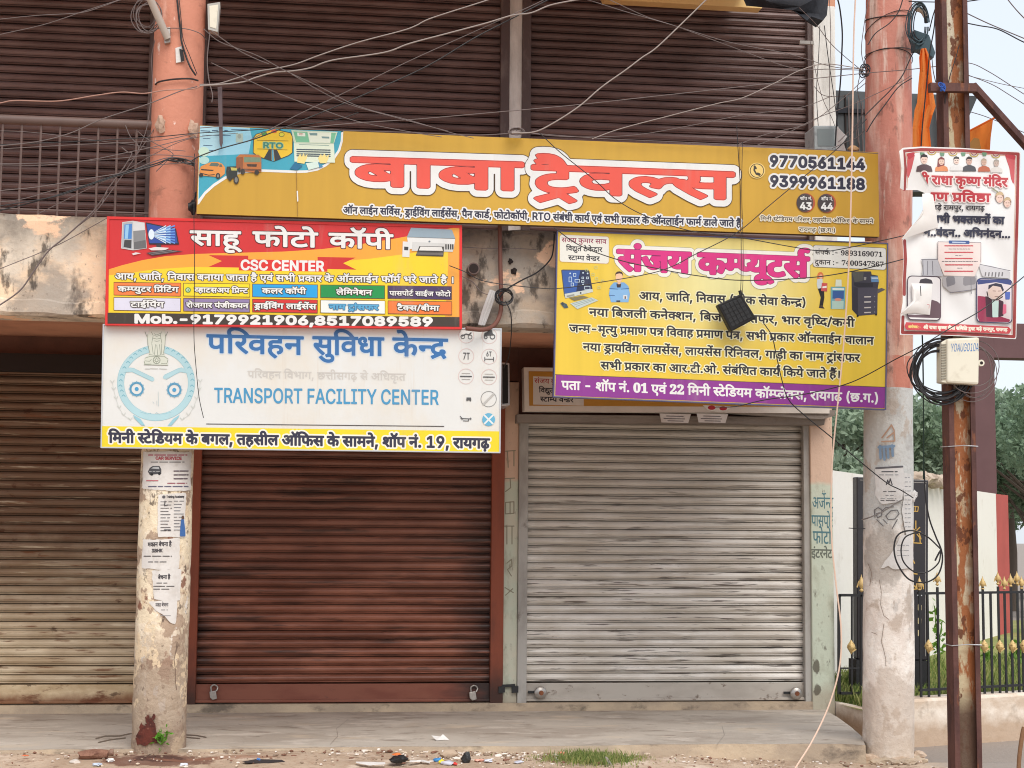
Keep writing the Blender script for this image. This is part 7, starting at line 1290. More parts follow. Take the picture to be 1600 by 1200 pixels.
cable('thin cable dropping from the beige ceiling board to the end pier', [(900,-4),(919,0),(980,19),(1050,39),(1140,66),(1231,84),(1300,104),(1345,108)], .0028, g_)
cable('second thin cable dropping parallel under the beige ceiling board', [(935,-8),(953,0),(1010,26),(1056,41),(1140,72),(1237,106),(1300,108),(1352,110)], .0028, g_, y=-.44)
cable('cable sagging from the right column to the sign top over the right shutter', [(925,217),(970,201),(1050,180),(1120,162),(1160,153),(1210,130),(1250,110),(1290,100),(1350,108)], .0036, m_cablel, y=-.5)
cable('thin cable rising from the sign top to the clamp on the right column', [(1155,225),(1200,209),(1262,193),(1310,160),(1352,122)], .0026, g_)
cable('second thin cable beside it rising to the right column', [(1183,227),(1230,208),(1275,185),(1330,164),(1400,132),(1424,118)], .0026, g_, y=-.4)
for i, (lab, pts, r, y) in enumerate([
    ('thick black cable hanging straight in front of the white upper pier', [(1306,-10),(1312,12),(1316,50),(1315,90),(1313,130),(1308,180),(1305,228)], .0062, .4),
    ('thin black cable hanging along the left edge of the white upper pier', [(1281,40),(1279,90),(1276,140),(1278,190),(1282,225)], .003, .9),
    ('slanting black cable hanging in front of the white upper pier', [(1288,40),(1294,90),(1303,150),(1309,200),(1312,230)], .0034, .6),
    ('thin grey cable hanging down the middle of the white upper pier', [(1296,-6),(1298,60),(1296,130),(1297,200),(1294,226)], .0026, .8),
    ('grey diagonal cable from the dark tarpaulin down to the right column', [(1249,12),(1275,38),(1300,70),(1340,105),(1354,112)], .003, .5),
    ('slack cable loop between the white upper pier and the right column', [(1272,135),(1285,148),(1305,151),(1330,146),(1355,128)], .0028, .5)]):
    cable(lab, pts, r, m_cable if i in (0,1,2) else g_, y=y)
for i, (lab, pts) in enumerate([
    ('pair of black cables crossing the pink right column high up', [(1356,70),(1368,52),(1390,36),(1404,18),(1412,-6)]),
    ('black cable slanting up across the middle of the right column', [(1352,180),(1372,160),(1392,140),(1410,118),(1424,88),(1440,60)]),
    ('black cable crossing the right column below the first slanting one', [(1354,206),(1366,186),(1384,162),(1404,136),(1425,122)])]):
    cable(lab, pts, .0042, m_cable, y=-.24-.01*i)
for i, (zc, tilt, r_) in enumerate(((18,7,.0045),(74,3,.003),(30,18,.003),(84,10,.003))):
    z0 = float(P(1390, zc, -.17)[2]); b = MB()
    rad = .169+.006
    b.tube([(RCX+.0155*z0+rad*math.cos(a), rad*math.sin(a), z0+tilt*.0045*math.sin(a*1.0+.5+i)) for a in np.linspace(0, 2*math.pi, 40)], r_, m_cable, 5)
    o = b.build('cable', smooth=True); thing('cable', ['thick cable loop wound round the right column at the very top','thin cable ring round the pink right column, second from top','steeply tilted thin cable wound round the right column near the top','lowest thin cable ring round the pink part of the right column'][i], 'cable', o=o)
cable('service cable from the steel pole top to the right edge, uppermost in the sky', [(1505,18,-1.2),(1545,37,-1.2),(1600,60,-1.2),(1640,77,-1.2)], .004, m_cableg)
cable('thicker service cable in the sky just below the uppermost', [(1505,35,-1.2),(1530,40,-1.2),(1560,46,-1.2),(1600,66,-1.2),(1640,82,-1.2)], .0045, m_cable)
cable('short cable in the top right corner of the sky', [(1566,-12,-1.2),(1585,12,-1.2),(1604,32,-1.2),(1640,66,-1.2)], .0038, m_cableg)
cable('thin service cable through the sky above the bracket brace', [(1512,117,-1.2),(1550,132,-1.2),(1580,150,-1.2),(1640,188,-1.2)], .003, m_cableg)
cable('thin cable crossing the sky behind the diagonal brace', [(1514,174,-1.1),(1545,184,-1.1),(1600,207,-1.1),(1640,222,-1.1)], .003, m_cableg)
cable('faint level cable in the sky left of the right edge', [(1512,118,-1.15),(1560,130,-1.15),(1600,138,-1.15),(1640,145,-1.15)], .0024, m_cableg)
cable('thin cable draped down the left side of the steel pole from the top', [(1499,70,-1.38),(1492,95,-1.38),(1484,120,-1.38),(1478,150,-1.38),(1476,165,-1.36)], .003, m_cable)
cable('black cable hanging in front of the orange flag between column and pole', [(1462,-8),(1460,40),(1453,80),(1450,110),(1445,160),(1441,200),(1439,235)], .0046, m_cable, y=-.9)
# over the signs
cable('thin black cable dropping straight down from the mustard sign edge to the white sign', [(304,240),(303,330),(304,420),(303,520),(306,570),(311,620),(318,653)], .0026, m_cable, y=-.42)
cable('black cable diving over the mustard sign headline toward the lower right sign', [(838,203),(858,222),(880,242),(930,282),(963,312),(1010,338),(1076,360),(1156,371),(1228,384),(1280,392),(1310,390),(1400,371),(1424,364,-.28)], .0034, m_cable, y=-.5)
cable('cable sweeping from the wall bundle up over the magenta headline to the right column', [(702,415,-.36),(725,424,-.36),(760,440),(842,450),(880,450),(926,443),(1029,424),(1091,395),(1152,363),(1200,323),(1236,293),(1304,236),(1330,210),(1354,186,-.3)], .0032, m_cable, y=-.44)
cable('cable sagging under the magenta headline from sign corner to right column', [(866,356),(905,383),(963,405),(1029,420),(1091,431),(1159,438),(1262,434),(1331,424),(1400,408),(1426,400,-.25)], .0036, m_cable, y=-.47)
cable('cable swinging from the purple strip up to the right edge of photo', [(1118,636,-.4),(1150,635,-.4),(1194,625,-.5),(1262,615,-.6),(1331,597,-.8),(1400,561,-1.2),(1440,540,-1.55),(1486,512,-1.6),(1540,480,-1.6),(1600,432,-1.6),(1640,400,-1.6)], .0036, m_cable)
cable('thin vertical cable holding the black power adapter', [(1151,196),(1153,230),(1157,300),(1158,380),(1158,430),(1157,462)], .0028, m_cable, y=-.5)
cable('second thin cable twisted beside the adapter cable', [(1160,222),(1159,300),(1161,380),(1161,430),(1160,462)], .0022, m_cable, y=-.495)
cable('black cable hanging from the adapter, past the purple strip to the right column', [(1192,503,-.46),(1206,525,-.48),(1213,555,-.48),(1222,595,-.48),(1232,624,-.48),(1256,648,-.4),(1300,684,-.34),(1345,722,-.3),(1385,754,-.3),(1408,766,-.3),(1427,778,-.22)], .004, m_cable)
cable('thick grey cable slanting over the stained beam at the left', [(168,300,-.25),(150,325,-.2),(138,338,-.2),(100,372,-.2),(75,393,-.2),(52,425,-.2),(30,455,-.2),(-10,483,-.2)], .0055, m_cableg)
cable('thin grey cable slanting over the stained beam below the thick one', [(172,338,-.18),(140,356,-.18),(100,378,-.18),(60,396,-.18),(30,408,-.18),(-10,424,-.18)], .003, m_cableg)
cable('dark cable curving over the stained plaster between the signs to the conduit', [(866,366,-.2),(865,385,-.2),(860,405,-.2),(840,425,-.2),(815,438,-.2),(792,452,-.2),(780,466,-.2)], .0055, m_cable)
cable('thin cable running level over the plaster between the red and computer signs', [(722,386,-.18),(760,388,-.17),(800,388,-.17),(838,390,-.17)], .0025, m_cableg)
cable('dark cable hanging from the conduit bundle behind the white sign edge', [(790,470,-.2),(798,490,-.2),(799,520,-.1),(795,555,.3),(787,575,.6)], .004, m_cable)
coil('cable_coil', 'small tangle of dark cable hung on the conduit between the signs', 789, 464, 14, 13, 5, -.24, -.19, .0045, m_cable, 3, seed=8)
b = MB()
for k in range(3):
    b.tube(crom([P(768+k*3,454+k,-.2),P(762+k*4,470,-.21),P(755+k*4,490,-.2),P(750+k*3,508,-.2)], 5), [.017-.004*k]*16, mat('white_plastic_strips', (206,202,200), .6, trans=.2) if k == 0 else b.mats[0], 6)
o = b.build('plastic_strip', smooth=True); thing('plastic_strip', 'torn white plastic strips hanging from the conduit beside the red sign', 'plastic', o=o)
cable('loose black cable loops in front of the right column', [(1444,735,-.5),(1446,775,-.5),(1452,810,-.5),(1462,838,-.5),(1471,860,-.5),(1472,880,-.5),(1464,900,-.5),(1445,910,-.5),(1420,905,-.5),(1402,880,-.5),(1397,855,-.5),(1404,835,-.5),(1425,829,-.51),(1448,838,-.52),(1470,858,-.52)], .0058, m_cable)
cable('second smaller black cable loop in front of the black gate slab', [(1470,862,-.54),(1466,880,-.54),(1448,894,-.54),(1428,893,-.54),(1412,878,-.54),(1408,858,-.54),(1414,840,-.54),(1430,832,-.54)], .005, m_cable)
cable('short frayed black cable end beside the loops', [(1471,858,-.5),(1466,866,-.5),(1461,876,-.5)], .006, m_cable)
cable('dark green cable hanging straight down from the coil beside the right column', [(1441,524,-1.3),(1442,560,-1.2),(1443,640,-.9),(1443,748,-.5)], .005, mat('dark_green_cable', (40,66,58), .5))
cable('cream rope falling from the top of the photo past the computer sign to the kerb', [(1337,-10,-.5),(1334,60,-.5),(1332,190,-.5),(1330,300,-.5),(1326,420,-.5),(1318,540,-.5),(1308,640,-.5),(1300,730,-.5),(1299,830,-.5),(1306,910,-.5),(1314,980,-.5),(1312,1040,-.5),(1296,1100,-.5),(1270,1156,-.55),(1244,1198,-.6),(1236,1213,-.62)], .0058, m_rope, name='rope', cat='rope')
cable('black wire tied diagonally round the right column below its notice', [(1347,812,-.1),(1360,808,-.2),(1380,799,-.21),(1400,786,-.2),(1410,781,-.19)], .0045, mat('grey_rag_strip', (126,118,114), .8))
cable('short black wire sticking out left of the right column', [(1326,825,-.05),(1340,826,-.08),(1352,826,-.1)], .003, m_cable)
# tangles on the left column top
coil('cable_coil', 'loose grey cable loops at the top left of the salmon column', 230, 26, 20, 26, 6, -.26, -.2, .0034, m_cableg, 6, seed=11)
cable('black cable bunch hanging down the front of the salmon column top', [(276,-10,-.2),(279,20,-.2),(282,46,-.2),(284,66,-.21),(290,86,-.2),(297,104,-.2),(306,118,-.18)], .007, m_cable)
cable('thinner dark cable beside the bunch on the salmon column top', [(279,-10,-.21),(283,30,-.21),(286,60,-.21),(296,86,-.21),(308,116,-.18)], .003, m_cable)
cable('grey cable crossing the salmon column top from the clamp to the right', [(242,45,-.19),(262,44,-.2),(290,45,-.2),(312,52,-.18),(322,62,-.1)], .0034, m_cableg)
cable('thick dark cable half ring round the salmon column at bracket height', [(242,134,-.06),(248,128,-.16),(270,124,-.2),(296,123,-.19),(310,126,-.17)], .006, m_cable)
cable('thin cable dropping along the left side of the salmon column', [(242,62,-.1),(237,90,-.1),(238,130,-.1),(234,170,-.1),(228,205,-.1),(216,235,-.1)], .003, m_cableg)
cable('thin cable dropping along the right side of the salmon column to the sign', [(328,50,-.15),(324,90,-.15),(326,122,-.16),(332,148,-.18),(331,160,-.18)], .004, m_cableg)
cable('tangled grey cable hanging on the railing left of the salmon column', [(215,205,-.1),(228,216,-.1),(246,226,-.19),(270,240,-.2),(262,250,-.2),(244,268,-.2)], .003, m_cableg)
cable('thin cable slanting down the railing bars toward the red sign', [(242,200,-.1),(215,240,-.1),(180,290,-.12),(150,330,-.16),(124,352,-.18)], .003, m_cableg)
cable('knotted dark cable over the railing near the column', [(190,230,-.1),(200,238,-.1),(206,240,-.1),(196,258,-.1),(180,280,-.1),(166,300,-.1),(160,318,-.14)], .004, m_cableg)
b = MB()
for k in range(6):
    b.tube(crom([P(262+k*3,251+k*.6,-.19),P(275+k*3,248+RNG.random()*4,-.2),P(290,250+RNG.random()*6,-.21),P(304,252+k*1.6,-.2)], 6), .0042, m_cable, 5)
o = b.build('cable_bundle', smooth=True); thing('cable_bundle', 'tied bundle of black cables on the front of the salmon column', 'cable', o=o)
coil('cable_coil', 'knot of cable ends on the sign top at the foot of the white upper pier', 806, 206, 12, 5, 6, -.45, -.38, .0036, m_cableg, 3, seed=21)
coil('cable_coil', 'clamp knot of black cable ends left of the pink right column', 1351, 110, 7, 9, 5, -.3, -.2, .004, m_cable, 3, seed=22)
# street lamp stub, plates and boxes on the left column
t = thing('lamp_bracket', 'pale tubular lamp arm bolted to the top of the salmon column', 'lamp')
b = MB(); b.tube([P(232,-8,-.35), P(246,24,-.28), P(262,60,-.21)], [.026,.026,.024], mat('pale_pipe', (190,178,168), .5), 14); b.build('arm', t, smooth=True)
b = MB(); b.slab([P(255,44,-.2), P(266,42,-.2), P(266,66,-.2), P(257,68,-.2)], .04, m_steel); b.build('bolt_plate', t, bevel=.003)
b = MB(); b.slab([P(324,6,-.1), P(344,3,-.1), P(340,50,-.1), P(325,46,-.1)], .09, mat('grey_white_box', (176,174,168), .6, var=.1)); b.slab([P(327,9,-.104), P(341,7,-.104), P(338,45,-.104), P(328,42,-.104)], .003, m_junction)
o = b.build('switch_box', bevel=.004); thing('switch_box', 'grey white switch box on the right side of the salmon column top', 'box', o=o)
b = MB(); b.slab([P(340,136,-.42), P(347,135,-.42), P(348,222,-.42), P(345.5,231,-.42), P(343,224,-.42)], .02, mat('dark_strap', (92,78,80), .6)); o = b.build('hanging_strap'); thing('hanging_strap', 'dark pointed strap hanging over the blue corner of the mustard sign', 'strap', o=o)
b = MB(); b.blob(tuple(P(300,324,-.24)), (.03,.04,.045), m_black, 5, .35); b.tube(crom([P(296,318,-.24),P(304,312,-.26),P(306,300,-.24)], 5), .006, m_black, 6); o = b.build('insulated_joint', smooth=True); thing('insulated_joint', 'lump of black tape on a cable at the lower left corner of the mustard sign', 'cable joint', o=o)
b = MB(); b.slab([P(274,75,-.19), P(284,72,-.19), P(287,96,-.19), P(275,98,-.19)], .012, m_paper); b.slab([P(280,76,-.2), P(286,78,-.2), P(288,94,-.2), P(283,96,-.2)], .009, m_black); o = b.build('torn_sticker'); thing('torn_sticker', 'torn white and black sticker on the front of the salmon column', 'sticker', o=o)
for px, py in ((252,195),(302,203)):
    b = MB(); c = P(px, py, -.16); b.blob((c[0], c[1], c[2]), (.035,.03,.06), mat('cement_patch', (190,160,140), .9, bump=.4) if px == 252 else bpy.data.materials['cement_patch'], px, .4); b.build('cement_patch', bld)
for lab, pts, r, y in (
    ('thin cable zigzagging over the railing bars just below the pipe', [(-30,204),(40,206),(110,214),(170,222),(206,226),(242,232),(290,236)], .0026, -.38),
    ('thin dark cable crossing the railing low, near its bottom corner', [(-30,318),(30,312),(90,296),(150,286),(206,268),(246,258),(300,254)], .003, -.37),
    ('thin cable from the railing corner up to the sign top', [(60,334),(120,304),(190,270),(250,236),(300,216),(372,208)], .0026, -.36),
    ('stray cable end curling over the railing beside the column', [(196,196),(204,214),(216,228),(212,244),(200,252),(194,262)], .003, -.3),
    ('thin cable hugging the sign top from the blue corner to the white pier', [(312,200),(360,197),(430,199),(520,203),(640,207),(740,211),(806,208)], .0032, -.43),
    ('kinked dark cable lying along the top of the mustard sign at right', [(830,208),(930,216),(1040,221),(1150,226),(1240,231),(1320,236),(1372,240)], .003, -.4),
    ('thin cable drooping from the white pier knot over the right shutter bottom', [(806,204),(860,212),(930,214),(1000,210),(1080,196),(1160,180),(1250,168),(1300,150)], .0026, -.45),
    ('fine cable looping from the tarpaulin down to the wrapped box', [(1262,36),(1270,90),(1284,150),(1302,190),(1312,226)], .0024, .7),
    ('thin dark cable sagging between wrapped box and right column', [(1310,222),(1326,206),(1342,190),(1356,160)], .003, .2),
    ('second thin dark cable sagging low beside the wrapped box', [(1300,232),(1322,222),(1340,214),(1357,196)], .003, .1),
    ('looped dark cable dropping behind the rope near the right column', [(1345,112),(1340,140),(1346,176),(1338,206),(1344,232)], .003, .1),
    ('fine cable crossing from the column clamp up to the top edge', [(1352,108),(1346,80),(1350,40),(1358,-8)], .003, -.1),
    ('thin cable running over the stained plaster above the drain pipe', [(722,432),(738,440),(752,456),(768,462)], .003, -.2)):
    cable(lab, pts, r, g_, y=y)
# adapter
t = thing('power_adapter', 'black power adapter dangling from cables in front of the yellow computer sign', 'adapter')
q = [P(1121,476,-.47), P(1158,459,-.49), P(1182,497,-.47), P(1143,518,-.45)]
b = MB(); b.slab(q, .07, m_black); b.build('case', t, bevel=.008)
b = MB(); q2 = [P(1127,478,-.474), P(1157,465,-.494), P(1175,495,-.474), P(1144,511,-.454)]; b.slab(q2, .006, mat('black_plastic_lid', (50,52,54), .55, bump=.2, bscale=60)); b.build('lid', t, bevel=.003)
b = MB()
for k in range(1, 5):
    f = k/5
    for (i0, i1, j0, j1) in ((0, 1, 3, 2), (0, 3, 1, 2)):
        a_ = q2[i0]+(q2[i1]-q2[i0])*f+np.array((0,-.001,0)); c_ = q2[j0]+(q2[j1]-q2[j0])*f+np.array((0,-.001,0)); b.beam(a_, c_, .003, .003, m_black)
b.build('ribs', t)
b = MB(); b.tube([P(1156,454,-.46), P(1158,462,-.46)], .012, m_black, 8); b.build('cable_gland', t)
# ------------------------------------------------------------------ paper notices on the columns
def notice(cyl, pts, label, draw, mt=m_paper, off=.003, edge=1.1, lift=True):
    A = np.array(pts, float); rg = np.random.default_rng(int(abs(A.sum())) % 1000); Q = []
    for i in range(len(A)):
        a, b_ = A[i], A[(i+1) % len(A)]; n = max(2, int(np.linalg.norm(b_-a)/5))
        for k in range(n): Q.append(a+(b_-a)*k/n+rg.normal(0, edge*.35, 2))
    lp = (lambda V, o: cyl(V, o+.004*(1+np.sin(V[:, 0]*.21+V[:, 1]*.09).mean()) if False else o))
    pr = Print(lp, off, merge=False); pr.area(Q, mt, 2.2)
    o = pr.build('paper_notice', None); thing('paper_notice', label, 'notice', 'paper notices pasted on the columns', o)
    if draw:
        p = Print(cyl, off+.0012, merge=False); draw(p); p.build('print', o)
    return o
LC = Cyl(LCX, 0, .1815)
INK = (70,66,70)
def scrib(p, x0, y, x1, w=1.2, col=INK, gap=3, word=(4, 14), slope=0.0):
    x = x0; seg = []
    while x < x1:
        L_ = min(word[0]+RNG.random()*word[1], x1-x); seg.append([(x, y+(x-x0)*slope), (x+L_, y+(x+L_-x0)*slope)]); x += L_+gap
    p.strokes(seg, w, col, cell=.5)
def d1(p):
    scrib(p, 232, 711, 292, 1.8, (190,90,110)); p.text("CAR SERVICE", 243, 718, 284, 718.4, 4.6, (190,80,90), .4); scrib(p, 236, 722, 288, 1.2)
    p.area([(231,737),(234,731),(239,728),(249,728),(252,733),(252,740),(234,742)], (76,76,80), 1); p.area([(236,732),(240,729.5),(248,729.5),(249,733)], (186,190,192), .8); p.ell(237,741,2.4,2.2,(30,30,32)); p.ell(249,740,2.2,2.2,(30,30,32)); scrib(p, 233, 736.5, 250, .8, (200,200,200), 2, (2,3))
    for y in (736, 742, 748): scrib(p, 272, y, 294, 1.8, (90,70,80), 2)
    scrib(p, 229, 751, 248, 1.4, (190,90,100)); scrib(p, 262, 755, 292, 1.4, (160,70,90)); scrib(p, 232, 760, 294, 1.4, (80,80,110))
def d2(p):
    p.ell(256,776.5,2.6,2.4,(70,70,80)); p.text("Training Academy", 260, 778, 288, 777.6, 3.6, INK, .2)
    for y in range(784, 832, 5): scrib(p, 251, y, 270-RNG.random()*8, 1); scrib(p, 272, y-1, 288-RNG.random()*7, 1, (110,110,116))
    p.strokes([[(258,783),(257,790),(262,789)]], 1.6, INK); p.area([(283,812),(287,809),(289,824),(290,838),(281,838),(282,822)], (66,110,176), 1); p.area([(284,806),(287,805),(288,811),(284,812)], (100,74,62), .8); scrib(p, 257, 828, 266, 1.8, INK, 2)
def d3(p): p.text("मकान बेचना है", 231, 854, 268, 853, 6, INK, .3); p.text("3BHK", 237, 863, 254, 862.6, 5, INK, .4); scrib(p, 225, 869, 268, 1.5, INK, 3); scrib(p, 232, 878, 262, 1.3, INK, 3)
def d4(p): p.text("बेचना है", 247, 905, 266, 904.4, 5.6, INK, .3); scrib(p, 245, 911, 261, 1.3); scrib(p, 240, 916, 272, 1.3, INK, 3); scrib(p, 240, 920.5, 264, 1.3); p.text("प्", 241.5, 903, 244, 903, 5, (160,160,160), .1) if False else None
def d5(p): p.text("मका बेचना", 243, 948, 263, 947.4, 5.2, (110,106,108), .2); scrib(p, 252, 953, 262, 1.1, (130,126,126)); scrib(p, 250, 962, 268, 1, (150,146,146))
notice(LC, [(224,706),(262,705),(299,707),(298,740),(298,766),(268,767),(222,764)], 'topmost notice on the left column, with a small car drawing and red lines', d1)
notice(LC, [(247,773),(270,771),(291,770),(290,805),(290,840),(262,839),(246,839)], 'academy notice with a blue figure at its corner, second from top on left column', d2)
notice(LC, [(223,843),(252,843),(281,841),(281,870),(280,889),(250,890),(221,888)], 'middle notice on the left column, announcing a house for sale in large Hindi letters', d3)
notice(LC, [(237,892),(262,890),(283,889),(282,920),(281,938),(260,939),(241,936)], 'narrower sale notice pasted just below the house for sale notice', d4, off=.0045)
notice(LC, [(231,940),(255,938),(277,937),(276,960),(274,976),(266,972),(256,962),(243,953)], 'lowest notice on the left column, half torn away into a triangle', d5, off=.0042)
RC2 = RC(1.75)
def dr1(p):
    p.strokes([[(1369,731.5),(1410,729)]], 3, (100,96,100)); scrib(p, 1378, 737, 1402, 1.6); scrib(p, 1374, 742, 1404, 1, (130,130,134))
    p.strokes([[(1385,757),(1387,750),(1389,756),(1391,748),(1394,757)]], 1.6, INK); scrib(p, 1380, 768, 1400, 1); scrib(p, 1384, 774, 1396, 1, (130,130,134)); scrib(p, 1376, 782, 1402, 1); scrib(p, 1376, 779, 1400, .9, (150,150,150))
notice(RC2, [(1367,731),(1390,728),(1411,727),(1412,760),(1410,784),(1390,786),(1378,788),(1368,774)], 'white notice with a dark header band and small black emblem on right column', dr1, off=.012)
def dr2(p):
    for y in range(746, 830, 7): scrib(p, 1414, y, 1423, .9, (150,150,152), 2, (2,4))
notice(RC2, [(1410,738),(1424,741),(1425,780),(1426,832),(1418,842),(1413,822),(1409,800),(1412,780)], 'narrow crumpled paper strip at the right edge of the right column', dr2, off=.010)
def dr3(p):
    for y in (852, 860, 868): scrib(p, 1402, y, 1420, .9, (170,168,170), 2)
notice(RC2, [(1408,836),(1426,838),(1427,888),(1412,889),(1398,890),(1388,884),(1376,889),(1382,878),(1392,866),(1400,852)], 'lowest torn white paper with a ragged bottom edge on the right column', dr3, off=.012)
b = MB(); b.blob(tuple(P(1425,776,-.12)), (.03,.02,.035), m_paper, 3, .4); b.blob(tuple(P(1429,773,-.08)), (.022,.02,.026), m_paper, 4, .4); o = b.build('crumpled_paper'); thing('crumpled_paper', 'crumpled ball of paper stuck at the right edge of the right column', 'paper', o=o)
# old paint and pencil marks on the right column
p = Print(RC(1.9), .010, merge=False)
p.strokes([[(1375,697),(1376,716)],[(1381,699),(1382,718)],[(1387,698),(1388,715)],[(1394,696),(1395,712)],[(1373,699),(1397,697)]], 4, (126,150,176), cell=1)
p.strokes([[(1378,684),(1390,668),(1393,664),(1397,672),(1398,688)],[(1386,684),(1396,676)],[(1378,690),(1398,689)]], 2.2, (190,150,124), cell=.7)
p.strokes([[(1367,808),(1366,797),(1372,793),(1378,797),(1377,806),(1371,809),(1369,803),(1374,801)],[(1384,806),(1392,798),(1402,797),(1405,803),(1398,811),(1388,812),(1384,806)],[(1378,799),(1384,793),(1396,792)],[(1380,812),(1386,818)],[(1402,812),(1394,826)],[(1370,812),(1380,822)]], 1.5, (110,106,106), cell=.5)
p.build('column_graffiti', bld)
# dark cracks
pk = Print(RC(.9), .006, merge=False)
pk.strokes([[(1374,906),(1377,925),(1376,945),(1381,962),(1389,968)],[(1381,975),(1379,990),(1377,1003),(1381,1016),(1384,1030),(1384,1041)],[(1356,880),(1362,895),(1359,915)],[(1362,988),(1370,991)]], .9, (150,130,116), cell=.5); pk.build('column_crack', bld)
pk = Print(Cyl(LCX, 0, .182), .003, merge=False)
pk.strokes([[(277,1003),(275,1018),(272,1030),(274,1045),(274,1062),(276,1078)]], .9, (120,98,84), cell=.5); pk.build('column_crack', bld)
# betel stain at the column foot
p = Print(Cyl(LCX, 0, .186), .003, merge=False); [p.area([(cx_+rx_*math.cos(q*.52)*(1+.3*math.sin(q*2.3+cx_)), cy_+ry_*math.sin(q*.52)*(1+.25*math.sin(q*3.1+cy_))) for q in range(12)], m_stain, 1.2) for cx_, cy_, rx_, ry_ in ((226,1150,11,16),(236,1142,9,18),(218,1157,6,7),(244,1153,5,9),(231,1124,4,7),(240,1120,2.5,5),(221,1136,3,6))]; o = p.build('spit_stain', bld)

# ------------------------------------------------------------------ background at the right
def hit(px, py, pt, nrm):
    d = FPX*_F+(px-800)*_X-(py-600)*_Y
    return CAM+d*(np.dot(np.array(pt)-CAM, nrm)/np.dot(d, nrm))
A0 = G(1425,1150,0); B0 = G(1600,1138,0); dirw = (B0-A0)/np.linalg.norm(B0-A0); nw = np.array((dirw[1], -dirw[0], 0))
zk = float(hit(1430,1093,A0,nw)[2]); LFT = hit(1380,1140,A0,nw); LFT[2] = 0; RGT = A0+dirw*6
t = None
b = MB(); q = [LFT, RGT, RGT-nw*.22, LFT-nw*.22]
if np.dot(nw, CAM-A0) < 0: nw = -nw; q = [LFT, RGT, RGT-nw*.22, LFT-nw*.22]
n_ = 40; V = []; F = []
for i in range(n_+1):
    p0 = LFT+(RGT-LFT)*i/n_; j = .012*(RNG.random()-.5)
    V += [tuple(p0+nw*(.0+j))[:2]+(-.1,), tuple(p0+nw*j)[:2]+(zk-.02,), tuple(p0-nw*.02)[:2]+(zk+j*.5,), tuple(p0-nw*.22)[:2]+(zk+j*.5,), tuple(p0-nw*.22)[:2]+(-.1,)]
for i in range(n_):
    for k in range(4): F.append((i*5+k, (i+1)*5+k, (i+1)*5+k+1, i*5+k+1))
F += [(0,1,2,3,4), tuple(n_*5+k for k in (4,3,2,1,0))]
b.add(V, F, m_kerb); o = b.build('kerb_wall'); thing('kerb_wall', 'low whitewashed plinth wall under the black and gold fence', 'wall', o=o)
# lawn behind
b = MB(); LW = zk-.1
XPE = float(P(1303,900,YS-.1)[0]); 
b.add([(XPE+.01,YS-.06,LW),tuple(LFT-nw*.23)[:2]+(LW,), tuple(RGT-nw*.23)[:2]+(LW,), (RGT[0]+8,RGT[1]+12,LW), (XPE+.01,14,LW)], [(0,1,2,3,4)], m_lawn); setkind(b.build('lawn_ground'))
b = MB(); s0 = np.array((XPE+.004, YS-.1, 0)); s1 = LFT-nw*.03; b.add([(s0[0],s0[1],-.1),(s1[0],s1[1],-.1),(s1[0]+.1,s1[1]+.3,-.1),(s0[0],s0[1]+.3,-.1),(s0[0],s0[1],.2),(s1[0],s1[1],.185),(s1[0]+.1,s1[1]+.3,.185),(s0[0],s0[1]+.3,.2)], [(0,3,2,1),(4,5,6,7),(0,1,5,4),(1,2,6,5),(2,3,7,6),(3,0,4,7)], m_kerb)
o = b.build('gate_sill', bevel=.012); thing('gate_sill', 'low plastered sill under the small iron gate beside the end pier', 'sill', o=o)
# fence on the plinth
fp = A0-nw*.1
fence = thing('iron_fence', 'black iron fence with gold finials and medallions on the low plinth wall', 'fence')
def fp_at(px, py): return hit(px, py, fp, nw)
b = MB(); zr_ = float(fp_at(1530,926)[2])
xa = fp_at(1436,930); xb = fp-0; 
b.beam(tuple(fp_at(1434,930))[:2]+(zr_,), tuple(fp_at(1640,930))[:2]+(zr_,), .02, .02, m_blackmetal); b.beam(tuple(fp_at(1434,930))[:2]+(zk+.06,), tuple(fp_at(1640,930))[:2]+(zk+.06,), .02, .02, m_blackmetal); b.build('rail', fence)
def finial(c, s, parent, name='finial'):
    b = MB(); c = np.array(c)
    b.lathe(tuple(c), [(.006*s,-.05*s),(.02*s,-.035*s),(.008*s,-.02*s),(.024*s,.0),(.03*s,.02*s),(.018*s,.05*s),(.004*s,.085*s),(.001*s,.1*s)], m_gold, 10)
    b.beam(c+np.array((-.04*s,0,-.01*s)), c+np.array((-.02*s,0,.045*s)), .01*s, .01*s, m_gold); b.beam(c+np.array((.04*s,0,-.01*s)), c+np.array((.02*s,0,.045*s)), .01*s, .01*s, m_gold); b.build(name, parent, smooth=True)
def medal(c, s, parent):
    b = MB(); c = np.array(c)
    b.lathe(tuple(c), [(.004,-.075*s),(.02*s,-.05*s),(.04*s,-.02*s),(.046*s,.0),(.04*s,.022*s),(.02*s,.05*s),(.004,.075*s)], m_gold, 10)
    for a in range(5): b.beam(c+np.array((0,-.02,-.05*s+a*.02*s)), c+np.array((.045*s*math.cos(a*1.3),-.045*s*abs(math.sin(a*1.3+.5)),-.05*s+.03*s+a*.015*s)), .014*s, .012*s, m_gold)
    b.build('medallion', parent)
for i, px in enumerate((1438,1450,1466,1483,1500,1517,1537,1549,1561,1571,1581,1591,1598,1606,1615,1625)):
    c = fp_at(px, 1000); b = MB(); top = zr_+(.0 if i % 2 else .05)
    b.beam((c[0],c[1],zk-.02), (c[0],c[1],top), .017, .017, m_blackmetal); b.build('bar', fence)
    if i % 2 == 0 or px > 1570: finial((c[0],c[1],zr_+.06+.02*(i % 3)), .8, fence)
    if i in (1,6,8,10,12,14): medal((c[0],c[1]-.01,float(fp_at(px,1010)[2])), .75, fence)
